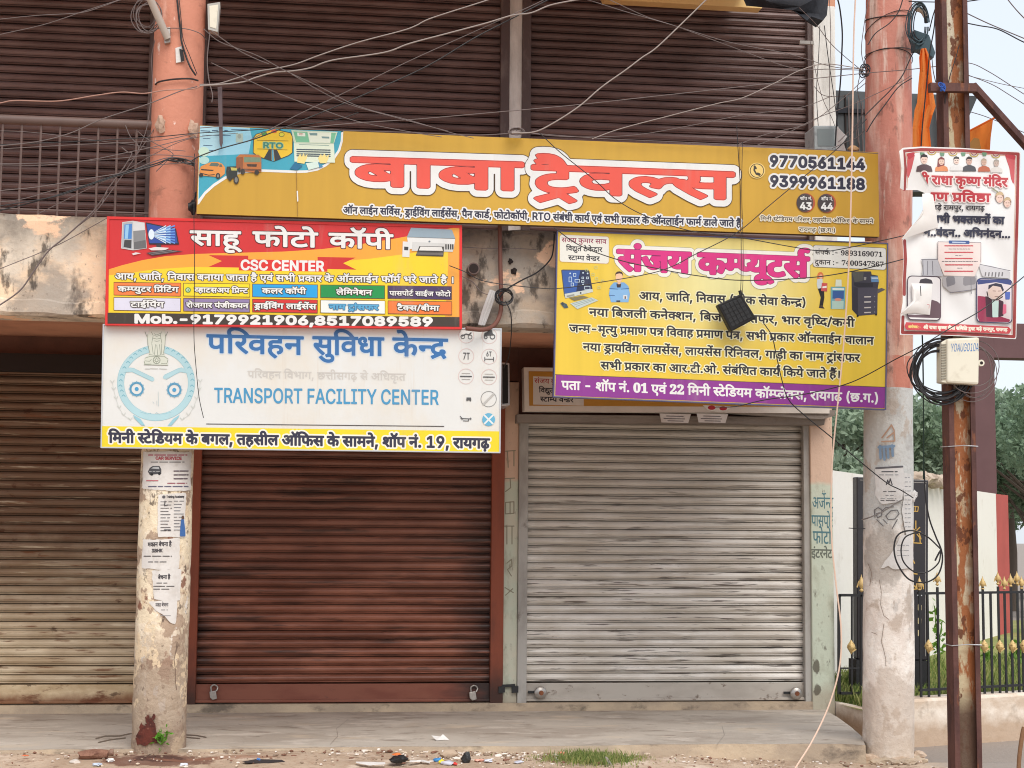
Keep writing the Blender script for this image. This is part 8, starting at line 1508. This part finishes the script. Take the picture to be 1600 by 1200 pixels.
gate = thing('iron_gate', 'small black iron gate leaf with gold flower between the green pier and right column', 'gate')
YG = 1.95
b = MB()
for px in (1311, 1346): b.beam(P(px,1084,YG), P(px,929,YG), .024, .024, m_blackmetal)
for py in (930, 1083): b.beam(P(1311,py,YG), P(1346,py,YG), .024, .022, m_blackmetal)
b.build('gate_frame', gate)
b = MB(); b.beam(P(1331,1081,YG), P(1331,932,YG), .014, .014, m_blackmetal); b.build('bar', gate); b = MB(); b.beam(P(1312,1044,YG), P(1345,1044,YG), .012, .012, m_blackmetal); b.build('bar', gate)
medal(P(1330,1011,YG-.02), .8, gate); finial(P(1346,916,YG), 1.0, gate)
# dark gate hinge scrap on the pier
# black granite name slab
YN = 2.35
slab_ = thing('name_slab', 'tall black granite slab with worn gold letters behind the right column', 'slab')
b = MB(); b.slab([P(1339,745,YN), P(1451,750,YN), P(1450,1032,YN), P(1340,1030,YN)], .12, mat('black_granite', (46,44,48), .3, spec=.5, var=.15)); b.build('slab', slab_, bevel=.01)
b = MB(); b.slab([P(1338,1031,YN-.04), P(1452,1033,YN-.04), P(1452,1115,YN-.04), P(1338,1113,YN-.04)], .2, m_blackmetal); b.build('plinth', slab_)
p = Print(plane(YN), .0015); gd = (206,166,84)
p.strokes([[(1344,750),(1448,754.5)],[(1446.5,757),(1446,1025)]], .8, (170,166,160))
p.strokes([[(1425,791),(1435,792),(1434,799),(1425,799)],[(1430,793),(1430,798)]], 1.4, gd)
p.strokes([[(1431,814),(1431,826)],[(1426,825),(1431,830),(1437,824)],[(1424,830),(1438,831)],[(1428,834),(1428,845),(1426,848)],[(1433,835),(1437,840),(1438,848)],[(1426,848),(1440,849)],[(1436,833),(1439,842)]], 1.7, gd)
p.strokes([[(1427,876),(1429,880)],[(1426,896),(1433,897)],[(1427,914),(1433,920),(1427,921)]], 1.8, gd)
p.strokes([[(1432,914),(1433,920)],[(1436,913),(1436,920),(1440,913),(1440,920)],[(1443,913),(1443,920)]], 1.5, gd)
for y in (949, 970, 989): p.strokes([[(1435,y-4),(1435,y+4),(1439,y-3),(1439,y+4)]], 1.6, (226,206,160))
p.strokes([[(1434,930),(1440,930.4)]], 1.8, (196,200,206))
p.build('gold_lettering', slab_)
# white compound wall running back, red end
YWL = 3.7
wa = P(1302,735,YWL); zt_ = float(wa[2])
def flatz(px, py, z): return G(px, py, z)
wb_ = flatz(1556,771.5,zt_); wc_ = flatz(1575,773.6,zt_)
dw = (wb_-wa)/np.linalg.norm(wb_-wa); bw_ = np.array((-dw[1], dw[0], 0))*.2
def wallseg(b, p, q, z0, z1, mt, th=1.0):
    V = [(p[0],p[1],z0),(q[0],q[1],z0),(q[0]+bw_[0]*th,q[1]+bw_[1]*th,z0),(p[0]+bw_[0]*th,p[1]+bw_[1]*th,z0)]
    V += [(x,y,z1) for x,y,_ in V]; b.add(V, [(0,3,2,1),(4,5,6,7),(0,1,5,4),(1,2,6,5),(2,3,7,6),(3,0,4,7)], mt)
cw = thing('compound_wall', 'white plastered compound wall with a red painted end, behind the black fence', 'wall')
b = MB(); wallseg(b, wa-dw*1.2, wb_, 0, zt_, m_white); b.build('wall', cw)
b = MB(); wallseg(b, wb_+dw*.003, wc_, 0, zt_-.003, m_redwall); b.build('red_end', cw)
b = MB()
for k in range(7):
    c = hit(1420+k*8.2, 748+k*1.2, wa, np.array((-dw[1], dw[0], 0)))-np.array((-dw[1], dw[0], 0))*.08
    b.blob((c[0], c[1], c[2]+.01*(k % 3)), (.14+.03*RNG.random(), .1, .075), m_stone, 50+k, .3)
o = b.build('coping_stones', cw)
# maroon gateway arch further back
YA = 12.0
ga = thing('gateway_arch', 'tall maroon gateway post and crossbeam behind the steel pole', 'gateway')
b = MB(); zg = float(P(1538,700,YA)[2]); xl_, xr_ = float(P(1519,640,YA)[0]), float(P(1555,640,YA)[0])
b.box((xl_, YA, 0), (xr_, YA+.35, float(P(1540,524,YA)[2])+.0), m_maroon); b.build('post', ga)
zb0, zb1 = float(P(1575,559,YA)[2]), float(P(1575,505,YA)[2])
b = MB(); b.box((xr_+.003, YA+.004, zb0), (xr_+7, YA+.346, zb1), m_maroon); b.box((xr_+5.5, YA+.01, 0), (xr_+5.85, YA+.34, zb0-.003), m_maroon); b.build('crossbeam', ga)
# dark sheet hoarding seen behind the right column, its post hidden behind the column
YHo = 5.0
ho = thing('sheet_hoarding', 'dark grey sheet hoarding with a slanted right edge behind the right column and pole', 'hoarding')
b = MB(); b.slab([P(1302,141,YHo), P(1420,146,YHo), P(1528,150,YHo), P(1510,192,YHo), P(1508,300,YHo), P(1302,300,YHo)], .25, m_hoard); b.build('sheet', ho)
b = MB(); b.slab([P(1302,168,YHo-.03), P(1360,171,YHo-.03), P(1360,177,YHo-.03), P(1302,176,YHo-.03)], .027, m_tarp); b.build('sheet_seam', ho); b = MB(); b.slab([P(1322,148,YHo-.02), P(1323,240,YHo-.02), P(1321,240,YHo-.02), P(1320,148,YHo-.02)], .017, m_dark); b.build('sheet_seam', ho)
for px in (1326, 1332, 1340, 1348, 1434, 1462):
    b = MB(); b.tube([P(px,150+RNG.random()*20,YHo-.03), P(px+RNG.random()*6-3,200,YHo-.05), P(px+RNG.random()*8-4,240,YHo-.03)], .008, m_cableg, 5); b.build('hanging_cord', ho)
xh = float(P(1393,300,YHo)[0])
b = MB(); b.box((xh-.12, YHo+.26, 0), (xh+.12, YHo+.5, float(P(1390,160,YHo)[2])), m_dark); b.build('support_post', ho)
# white wrapped box on the sign top
wbx = thing('wrapped_box', 'white net covered equipment box on the sign top beside the white pier', 'box')
b = MB(); b.slab([P(1272,196,.6), P(1311,196,.6), P(1313,236,.6), P(1273,236,.6)], .25, mat('dusty_pale_net', (176,184,184), .8, layers=[((120,126,128),(16,16,16),.5,.66,6,.6)])); b.build('case', wbx, bevel=.01)
b = MB(); b.slab([P(1277,201,.596), P(1303,201,.596), P(1304,228,.596), P(1278,228,.596)], .003, mat('pale_grille', (140,150,150), .7)); b.build('grille', wbx)
b = MB(); b.add([P(1308,197,.55),P(1318,208,.5),P(1324,213,.5),P(1318,222,.5),P(1322,236,.5),P(1306,236,.55)], [(0,1,2,3,4,5)], m_paper); b.build('loose_cover', wbx)
b = MB(); b.blob(tuple(P(1334,233,-.2)), (.045,.035,.024), mat('tan_stone', (190,150,110), .9, bump=.3), 9, .2); o = b.build('stone'); thing('stone', 'tan stone lying on the top edge of the mustard sign', 'stone', o=o)
# beige board and tarpaulin under the upper ceiling
b = MB(); b.slab([P(935,-22,1.75), P(1215,-22,1.75), P(1190,13,1.75), P(945,-1,1.75)], .12, mat('beige_board', (240,206,140), .7, var=.1, vscale=1.5)); o = b.build('ceiling_board'); thing('ceiling_board', 'beige board along the top of the right upper shutter', 'board', o=o)
b = MB(); tp = [(1156,-14),(1166,9),(1190,11),(1231,13),(1244,20),(1262,35),(1275,43),(1286,32),(1292,24),(1296,-14)]
cxp = np.mean(np.array(tp), 0); V = []; nT = len(tp)
for k in range(5):
    f = 1-k/5
    for i, (px, py) in enumerate(tp): V.append(P(cxp[0]+(px-cxp[0])*f, cxp[1]+(py-cxp[1])*f, 1.55-.05*math.sin(i*1.9+k)-.03*k))
V.append(P(*cxp, 1.4)); F = [(k*nT+i, k*nT+(i+1) % nT, (k+1)*nT+(i+1) % nT, (k+1)*nT+i) for k in range(4) for i in range(nT)]+[(4*nT+i, 4*nT+(i+1) % nT, 5*nT) for i in range(nT)]
b.add(V, F, m_tarp); o = b.build('tarpaulin', smooth=True); thing('tarpaulin', 'dark bundled tarpaulin hanging in the upper corner over the right shutter', 'tarpaulin', o=o)
b = MB(); b.slab([P(1250,63,1.9), P(1272,64,1.9), P(1272,69,1.9), P(1250,68,1.9)], .03, m_grey_rail); o = b.build('latch_bar'); thing('latch_bar', 'short grey latch bar at the right edge of the upper shutter', 'latch', o=o)
# flags
def cloth(name, label, L_, Rr, y0, y1, mt, fold=.03, nf=4):
    n = len(L_); V = []; m_ = 10; F = []
    for i in range(n):
        for k in range(m_+1):
            f = k/m_; V.append(P(L_[i][0]+(Rr[i][0]-L_[i][0])*f, L_[i][1]+(Rr[i][1]-L_[i][1])*f, y0+(y1-y0)*f+fold*math.sin(f*nf*math.pi+i*.6)))
    for i in range(n-1):
        for k in range(m_): F.append((i*(m_+1)+k, i*(m_+1)+k+1, (i+1)*(m_+1)+k+1, (i+1)*(m_+1)+k))
    b = MB(); b.add(V, F, mt); o = b.build(name, smooth=True); thing(name, label, 'flag', 'orange flags', o); return o
o = cloth('flag', 'long orange flag hanging limp between the right column and the steel pole', [(1439,76),(1436,90),(1437,110),(1435,130),(1433,160),(1429,172),(1426,200),(1426,240)], [(1447,75),(1453,90),(1456,120),(1459,150),(1462,166),(1457,180),(1452,200),(1456,240)], -.75, -.62, m_orange)
o = cloth('flag', 'smaller orange flag behind the banner, right of the steel pole', [(1512,206),(1512,216),(1512,228),(1512,250)], [(1552,184),(1550,200),(1548,215),(1546,250)], .8, .5, m_orange, .02, 3)
p = Print(lambda V, off: PV(V, .55-off), 0); p.poly([(1516,222),(1522,215),(1530,217),(1533,232),(1528,240),(1516,240)], m_orangeprint); p.build('print', o)
b = MB(); b.tube([P(1510,207,.7), P(1556,183,.45)], .008, m_orange, 6); b.build('flag_hem', o)
# teal splice closure with its cable loop
sp = thing('splice_closure', 'blue grey splice box hanging in cable loops beside the pink column top', 'splice box')
b = MB(); b.slab([P(1429,46,-.3), P(1452,54,-.34), P(1462,82,-.34), P(1459,91,-.34), P(1449,84,-.33), P(1438,77,-.32), P(1430,78,-.3)], .09, m_teal); b.build('case', sp, bevel=.006)
for k in range(9):
    b = MB(); ex = 1438+RNG.normal()*1.5; rx_ = 10+k*1.1+RNG.random()*2; ry_ = 30+k*1.2
    b.tube([P(ex+rx_*math.cos(q)*(1 if math.cos(q) < 0 else .75), 42+ry_*math.sin(q)*(1 if math.sin(q) < 0 else .7), -.31+.03*math.sin(q*2+k)) for q in np.linspace(1.2 if k % 2 else 0, 6.1, 30)], .0042, m_teal if k % 3 else m_cable, 5); b.build('loop', sp, smooth=True)
b = MB(); b.tube(crom([P(1432,14,-.3),P(1441,18,-.3),P(1446,26,-.3)], 4), .016, m_stone, 8); b.build('wrapping', sp)
cable('black cable from the splice box down along the right side of the pink column', [(1420,20,-.2),(1419,50,-.2),(1424,70,-.2),(1432,80,-.26)], .006, m_cable)
cable('pale cable stub crossing the gap at the top between column and pole', [(1420,2,-.4),(1450,3,-.5),(1500,3,-.9),(1540,-2,-1.2)], .0042, m_cable)
cable('slanting black cable from the pole top down to the splice box', [(1466,0,-.9),(1458,24,-.5),(1452,48,-.36)], .0042, m_cable)
cable('thin black cable from the splice box to the bracket on the pole', [(1456,88,-.4),(1458,110,-.8),(1462,128,-1.2)], .0032, m_cable)

# ------------------------------------------------------------------ trees
def tree(name, label, x, y, h, rx, rz, n, lm, seed, leaf=.16, lean=0, group='trees beyond the compound wall'):
    rg = np.random.default_rng(seed); t = thing(name, label, 'tree', group)
    b = MB(); b.tube([(x,y,-.1),(x+.05,y,h*.25),(x+lean*.5,y,h*.5),(x+lean,y,h*.75)], [.2*h/6,.16*h/6,.12*h/6,.06*h/6], m_bark, 8)
    cl = []
    for k in range(16):
        a = rg.uniform(0, 6.28); el = rg.uniform(-.55, 1.0); rr = rg.uniform(.45, 1.0)
        c = np.array((x+lean+rx*rr*math.cos(a)*math.cos(el), y+rx*rr*math.sin(a)*math.cos(el), h*.68+rz*rr*math.sin(el))); cl.append((c, rx*rg.uniform(.24, .46)))
        s0 = np.array((x+lean*.5, y, h*rg.uniform(.35, .6))); b.tube([s0, (s0+c)/2+rg.normal(0, .08, 3), c], [.05*h/6,.03*h/6,.012*h/6], m_bark, 5)
    b.build('trunk', t, smooth=True)
    V = []; F = []
    for i in range(n):
        c, r_ = cl[rg.integers(len(cl))]; d = rg.normal(0, 1, 3); d /= np.linalg.norm(d); p0 = c+d*r_*rg.uniform(.55, 1.08)**.8*np.array((1,1,.75))
        u = rg.normal(0, 1, 3); u /= np.linalg.norm(u); v = np.cross(u, rg.normal(0, 1, 3)); v /= np.linalg.norm(v); s_ = leaf*rg.uniform(.55, 1.25)
        k = len(V); V += [p0-u*s_, p0+v*s_*.42, p0+u*s_, p0-v*s_*.42]; F.append((k, k+1, k+2, k+3))
    b = MB(); b.add(V, F, lm); b.build('crown', t)
def TX_(px, py, y): return P(px, py, y)
for i, (px, ytop, Yd, rx, n, lab, lm) in enumerate([
    (1318, 600, 22, 2.2, 9000, 'green tree seen in the gap between the end pier and right column', 1),
    (1448, 600, 26, 2.4, 10000, 'grey green tree seen between the right column and the steel pole', 1),
    (1572, 606, 24, 1.5, 8000, 'tall pale green tree right of the maroon gateway post', 1),
    (1606, 596, 21, 2.0, 9000, 'darker leafy tree at the right edge of the photo', 0),
    (1480, 640, 34, 3.2, 9000, 'distant tree behind the steel pole above the white wall', 2),
    (1370, 620, 36, 3.4, 9000, 'distant dark tree mostly hidden behind the right column', 2),
    (1640, 690, 30, 2.6, 7000, 'low bushy tree at the far right behind the fence', 0)]):
    q = P(px, ytop, Yd); h = float(q[2]); tree('tree', lab, float(q[0]), Yd, h*.98, rx, h*.34, int(n*1.7), m_leaf[lm], 100+i, leaf=.085+.0025*(Yd-20))
# ground plants and grass
def shrub(name, label, c, h, n, mt, seed, spread=.2, leaf=.05, group=None):
    rg = np.random.default_rng(seed); t = thing(name, label, 'plant', group); b = MB(); V = []; F = []
    for k in range(max(3, n//14)):
        e = np.array(c)+np.array((rg.normal(0, spread), rg.normal(0, spread*.5), h*rg.uniform(.5, 1))); b.tube(crom([c, (np.array(c)+e)/2+rg.normal(0, .02, 3), e], 3), .006, m_leafbright, 4)
        for q in range(14):
            f = rg.uniform(.25, 1); p0 = np.array(c)*(1-f)+e*f+rg.normal(0, .025, 3); u = rg.normal(0, 1, 3)+np.array((0,0,.2)); u /= np.linalg.norm(u); v = np.cross(u, rg.normal(0, 1, 3)); v /= np.linalg.norm(v); s_ = leaf*rg.uniform(.6, 1.3)
            kk = len(V); V += [p0, p0+u*s_*.6+v*s_*.32, p0+u*s_*1.3, p0+u*s_*.6-v*s_*.32]; F.append((kk, kk+1, kk+2, kk+3))
    b.build('stem', t); b = MB(); b.add(V, F, mt); b.build('foliage', t)
def lawn_at(px, py): return G(px, py, LW)
for i, (px, py, h, n, lab, lf) in enumerate([(1322,1048,.5,70,'broad leaved green plant behind the small iron gate',.1),(1470,1040,.75,60,'slender flowering plant between the name slab and the steel pole',.07),(1300,1040,.62,50,'dark leafy plant beside the end pier behind the gate',.09),(1545,1045,.3,50,'low weeds at the foot of the white wall right of the pole',.06),(1590,1043,.32,60,'low bush behind the fence at the right edge',.07)]):
    shrub('garden_plant', lab, tuple(lawn_at(px, py)), h, n, m_leafbright if i != 2 else m_leaf[2], 60+i, .09, lf, 'plants on the lawn')
def grass(name, pts_fn, n, h, seed, w=.006):
    rg = np.random.default_rng(seed); b = MB(); Vs = [[], [], []]; Fs = [[], [], []]
    for i in range(n):
        x, y, z, hs = pts_fn(rg); a = rg.uniform(0, 6.28); hh = h*hs*rg.uniform(.5, 1.15); l = hh*rg.uniform(.1, .6); k = rg.integers(3); V = Vs[k]; F = Fs[k]; q = len(V); b2 = rg.uniform(0, 6.28)
        V += [(x-w*math.cos(a), y-w*math.sin(a), z), (x+w*math.cos(a), y+w*math.sin(a), z), (x+l*.4*math.cos(b2)+w*.6*math.cos(a), y+l*.4*math.sin(b2), z+hh*.6), (x+l*math.cos(b2), y+l*math.sin(b2), z+hh)]; F.append((q, q+1, q+2, q+3))
    for k in range(3): b.add(Vs[k], Fs[k], m_grass[k])
    return b.build(name)
def lawnpt(rg):
    x = XPE+.03+rg.uniform(0, 1)**1.3*8; y = max(YS-.02 if x < LFT[0] else -9, LFT[1]+(x-LFT[0])*.377+.28)+3.2*rg.uniform(0, 1)**1.6
    return x, y, LW, 1.0
setkind(grass('lawn_grass', lawnpt, 15000, .16, 5, .006), 'stuff')
ga_, gb_ = G(846,1192,0), G(985,1192,0)
def tuft(rg):
    u = min(1, max(0, rg.normal(.5, .22))); v = rg.normal(0, 1); x = ga_[0]+(gb_[0]-ga_[0])*u+.1*rg.normal(); y = -.36+.12*v*(1-abs(u-.5)); return x, y, gz(x, y)-.006, .55+.6*math.exp(-((u-.45)/.2)**2)
setkind(grass('roadside_grass', tuft, 2900, .055, 6, .0026), 'stuff')
shrub('weed', 'small bright green weed at the foot of the left column', tuple(P(252,1163,-.2)), .1, 46, mat('fresh_leaf', (110,176,60), .5, trans=.3), 77, .02, .03)

# ------------------------------------------------------------------ padlocks
def padlock(px, py, label, style):
    y = YS-.06; c = P(px, py, y); t = thing('padlock', label, 'padlock', 'shutter padlocks')
    if style == 'round':
        b = MB(); b.lathe((c[0], y-.035, c[2]), [(.012,0),(.045,.004),(.052,.012),(.052,.028),(.045,.036)], m_steel, 24, axis='y'); b.build('body', t, smooth=True)
        b = MB(); b.lathe((c[0]+.004, y-.0385, c[2]), [(.02,0),(.02,.003)], m_rust, 16, axis='y'); b.build('dial', t)
        b = MB(); b.box((c[0]-.1, y+.0, c[2]-.008), (c[0]-.03, y+.02, c[2]+.012), m_blackmetal); b.build('hasp', t, bevel=.002)
    else:
        b = MB(); b.slab([P(px-6,py-2,y-.02), P(px+4,py-4,y-.02), P(px+6,py+9,y-.02), P(px-1,py+11,y-.02), P(px-5,py+7,y-.02)], .03, m_steel); b.build('body', t, bevel=.004)
        b = MB(); b.tube(crom([P(px-3,py-3,y), P(px-3,py-10,y), P(px+2,py-13,y), P(px+7,py-9,y+.01), P(px+5,py-3,y)], 5), .007, m_steel, 8); b.build('shackle', t, smooth=True)
padlock(333, 1083, 'steel padlock at the lower left end of the brown shutter', 'plain')
padlock(739, 1084, 'dark steel padlock at the sooty lower right end of the brown shutter', 'plain')
padlock(844, 1082, 'round rusty padlock at the lower left end of the grey shutter', 'round')
padlock(1243, 1083, 'round steel padlock at the lower right end of the grey shutter', 'round')
b = MB()
for px in (784, 805): b.slab([P(px-5,1073,YS-.09), P(px+5,1072,YS-.09), P(px+5,1082,YS-.09), P(px-5,1083,YS-.09)], .03, m_blackmetal)
b.slab([P(784,1070,YS-.08), P(805,1069,YS-.08), P(805,1073,YS-.08), P(784,1074,YS-.08)], .02, m_blackmetal); o = b.build('latch_bracket', bld)

# ------------------------------------------------------------------ litter and stones
def item(name, label, cat, c, rad, mt, seed, rough=.3, group=None, n=2):
    b = MB(); b.blob(tuple(c), rad, mt, seed, rough, n); o = b.build(name, smooth=True); return thing(name, label, cat, group, o)
def gp(px, py, dz=.0):
    c = GG(px, py, .008); c[2] += dz; return c
LG = 'litter along the kerb'
black_bag = mat('black_polythene', (40,40,42), .35, spec=.5, bump=.5, bscale=40)
item('plastic_bag', 'crumpled black plastic bag beside an orange wrapper, left of the litter heap', 'bag', gp(622,1189,.012), (.06,.05,.026), black_bag, 31, .35, LG)
item('plastic_bag', 'upright crumpled black bag at the right of the litter heap', 'bag', gp(728,1190,.02), (.034,.03,.042), black_bag, 32, .35, LG)
item('stone', 'pale flat stone leaning behind the litter heap', 'stone', gp(701,1181,.012), (.062,.04,.032), mat('pale_stone', (186,164,142), .9, bump=.4, bscale=30), 33, .2)
item('brick_lump', 'broken reddish brick lump by the left column foot', 'brick', gp(145,1184,.02), (.1,.06,.034), m_brick, 34, .25)
for i, (px, py, rad, c_, lab) in enumerate([
    (619,1180,(.03,.02,.008),(230,120,60),'small orange wrapper lying on the black plastic bag'),
    (683,1189,(.03,.03,.014),(70,140,200),'crushed blue wrapper in the litter heap'),
    (690,1192,(.022,.03,.014),(236,214,70),'yellow wrapper in the litter heap by the white scraps'),
    (700,1194,(.04,.03,.016),(200,200,212),'white and grey plastic scrap in the litter heap'),
    (711,1195,(.014,.02,.01),(214,70,64),'small red wrapper between the white scrap and the upright black bag'),
    (748,1189,(.03,.02,.008),(232,170,150),'pink paper scrap right of the upright black bag'),
    (762,1190,(.03,.02,.01),(214,218,230),'pale blue white wrapper right of the pink scrap'),
    (810,1192,(.03,.02,.009),(206,210,226),'crumpled pale wrapper on the gravel left of the grass'),
    (877,1180,(.018,.02,.02),(226,150,120),'orange pink paper scrap at the left of the grass tuft'),
    (404,1188,(.012,.02,.01),(90,140,210),'tiny blue bottle cap on the dark strip of soil'),
    (172,1189,(.02,.02,.014),(236,234,230),'small white paper lump right of the brick lump'),
    (150,1174,(.024,.02,.01),(232,230,226),'white paper lump just behind the brick lump'),
    (116,1192,(.03,.03,.016),(206,196,186),'pale stone chip left of the brick lump'),
    (172,1178,(.03,.025,.022),(130,100,84),'brown stone chip behind the brick lump at its right'),
    (152,1196,(.03,.02,.01),(190,200,216),'bluish plastic scrap in front of the brick lump'),
    (288,1196,(.024,.02,.01),(214,218,226),'small bluish white scrap in front of the left column'),
    (40,1182,(.024,.014,.004),(224,120,80),'flat orange scrap on the dust at the far left')]):
    item('litter', lab, 'litter', gp(px, py, .006), rad, mat('litter_%d' % i, c_, .5, var=.1), 200+i, .4, LG)
def sheetlet(name, label, pts, zs, mt=m_paper, cat='paper', group=None):
    b = MB(); V = [GG(px, py, z) if py > 1165 else G(px, py, z) for (px, py), z in zip(pts, zs)]; n = len(V); c = np.mean(V, 0)+np.array((0,0,.01)); b.add(V+[c], [(i, (i+1) % n, n) for i in range(n)], mt); o = b.build(name); return thing(name, label, cat, group, o)
sheetlet('paper_scrap', 'folded white paper lying alone on the grey walkway', [(674,1149),(686,1153),(692,1147),(702,1156),(694,1156),(682,1157)], [ZP+.03,ZP+.012,ZP+.04,ZP+.004,ZP+.004,ZP+.004], cat='paper')
sheetlet('paper_scrap', 'white paper scrap on the walkway at the left edge of the photo', [(-6,1109),(6,1107),(16,1108),(17,1111),(4,1114),(-6,1113)], [ZP+.02,ZP+.03,ZP+.03,ZP+.01,ZP+.005,ZP+.005])
sheetlet('paper_scrap', 'curled white paper strip standing in the grass tuft', [(945,1182),(949,1183),(955,1192),(957,1197),(950,1193)], [.06,.06,.03,.01,.01])
sheetlet('plastic_strip', 'long white plastic strip on the dust left of the black bag', [(556,1190),(580,1193),(602,1191),(602,1194),(578,1196),(556,1192)], [.012]*6, cat='plastic')
sheetlet('plastic_strip', 'curved white plastic strip between the black bag and the litter heap', [(640,1188),(660,1187),(672,1190),(672,1193),(658,1190),(640,1191)], [.014]*6, cat='plastic')
b = MB(); b.add([GG(px, py, .012) for px, py in ((378,1190),(400,1186),(440,1187),(446,1190),(420,1192),(385,1192))], [(0,1,2,3,4,5)], mat('dark_scrap', (60,54,54), .8)); o = b.build('rubber_strip'); thing('rubber_strip', 'dark flat rubber strip on the dust under the brown shutter', 'scrap', LG, o)
# rubble at the right column foot
b = MB()
for k in range(16):
    a = RNG.uniform(-3.4, .3); b.blob((RCX+.2*math.cos(a)*RNG.uniform(.9, 1.3), .2*math.sin(a)*RNG.uniform(.9, 1.2), .01+.02*RNG.random()), (RNG.uniform(.03,.09), RNG.uniform(.03,.07), RNG.uniform(.015,.05)), m_concedge if k % 2 else m_kerb, 300+k, .35)
o = b.build('plaster_rubble'); setkind(o, 'stuff')
# gravel and chips
b = MB(); gm = [mat('chip_%d' % i, c_, .9) for i, c_ in enumerate([(206,188,168),(150,130,112),(226,216,206),(128,92,76)])]
for k in range(900):
    x = RNG.uniform(-2.6, 4.3); y = -.14-abs(RNG.normal(0, .26))
    if RNG.random() < .35: x = RNG.normal(1.2, .5)
    s_ = RNG.uniform(.003, .012)*(1.6 if RNG.random() < .08 else 1); b.blob((x, y, gz(x, y)+.004+s_*.2), (s_*RNG.uniform(.8,1.6), s_, s_*.6), gm[RNG.integers(4)], k, .3, 1)
setkind(b.build('gravel'), 'stuff')
b = MB(); q = [G(1594,1206,.02)]; b.tube(crom([P(1591,1215,-1.5), P(1593,1180,-1.5), P(1597,1150,-1.5), P(1600,1136,-1.5)], 4), [.014]*13, mat('brown_stick', (130,96,70), .8, bump=.3), 8); o = b.build('stick', smooth=True); thing('stick', 'brown stick standing at the lower right edge of the photo', 'stick', o=o)

# ------------------------------------------------------------------ put every thing's origin at its base
done = set()
bpy.context.view_layer.update()
for o in [o for o in scene.objects if o.parent is None and o.type in ('EMPTY', 'MESH')]:
    grp = [o]+list(o.children_recursive); ms = [q for q in grp if q.type == 'MESH']
    if not ms or o.get('kind') == 'structure': continue
    lo = np.full(3, 1e9); hi = -lo
    for q in ms:
        n = len(q.data.vertices); a = np.empty(n*3, np.float32); q.data.vertices.foreach_get('co', a); a = a.reshape(-1, 3); lo = np.minimum(lo, a.min(0)); hi = np.maximum(hi, a.max(0))
    c = Vector(((lo[0]+hi[0])/2, (lo[1]+hi[1])/2, lo[2]))
    for q in ms: q.data.transform(Matrix.Translation(-c))
    o.location = c
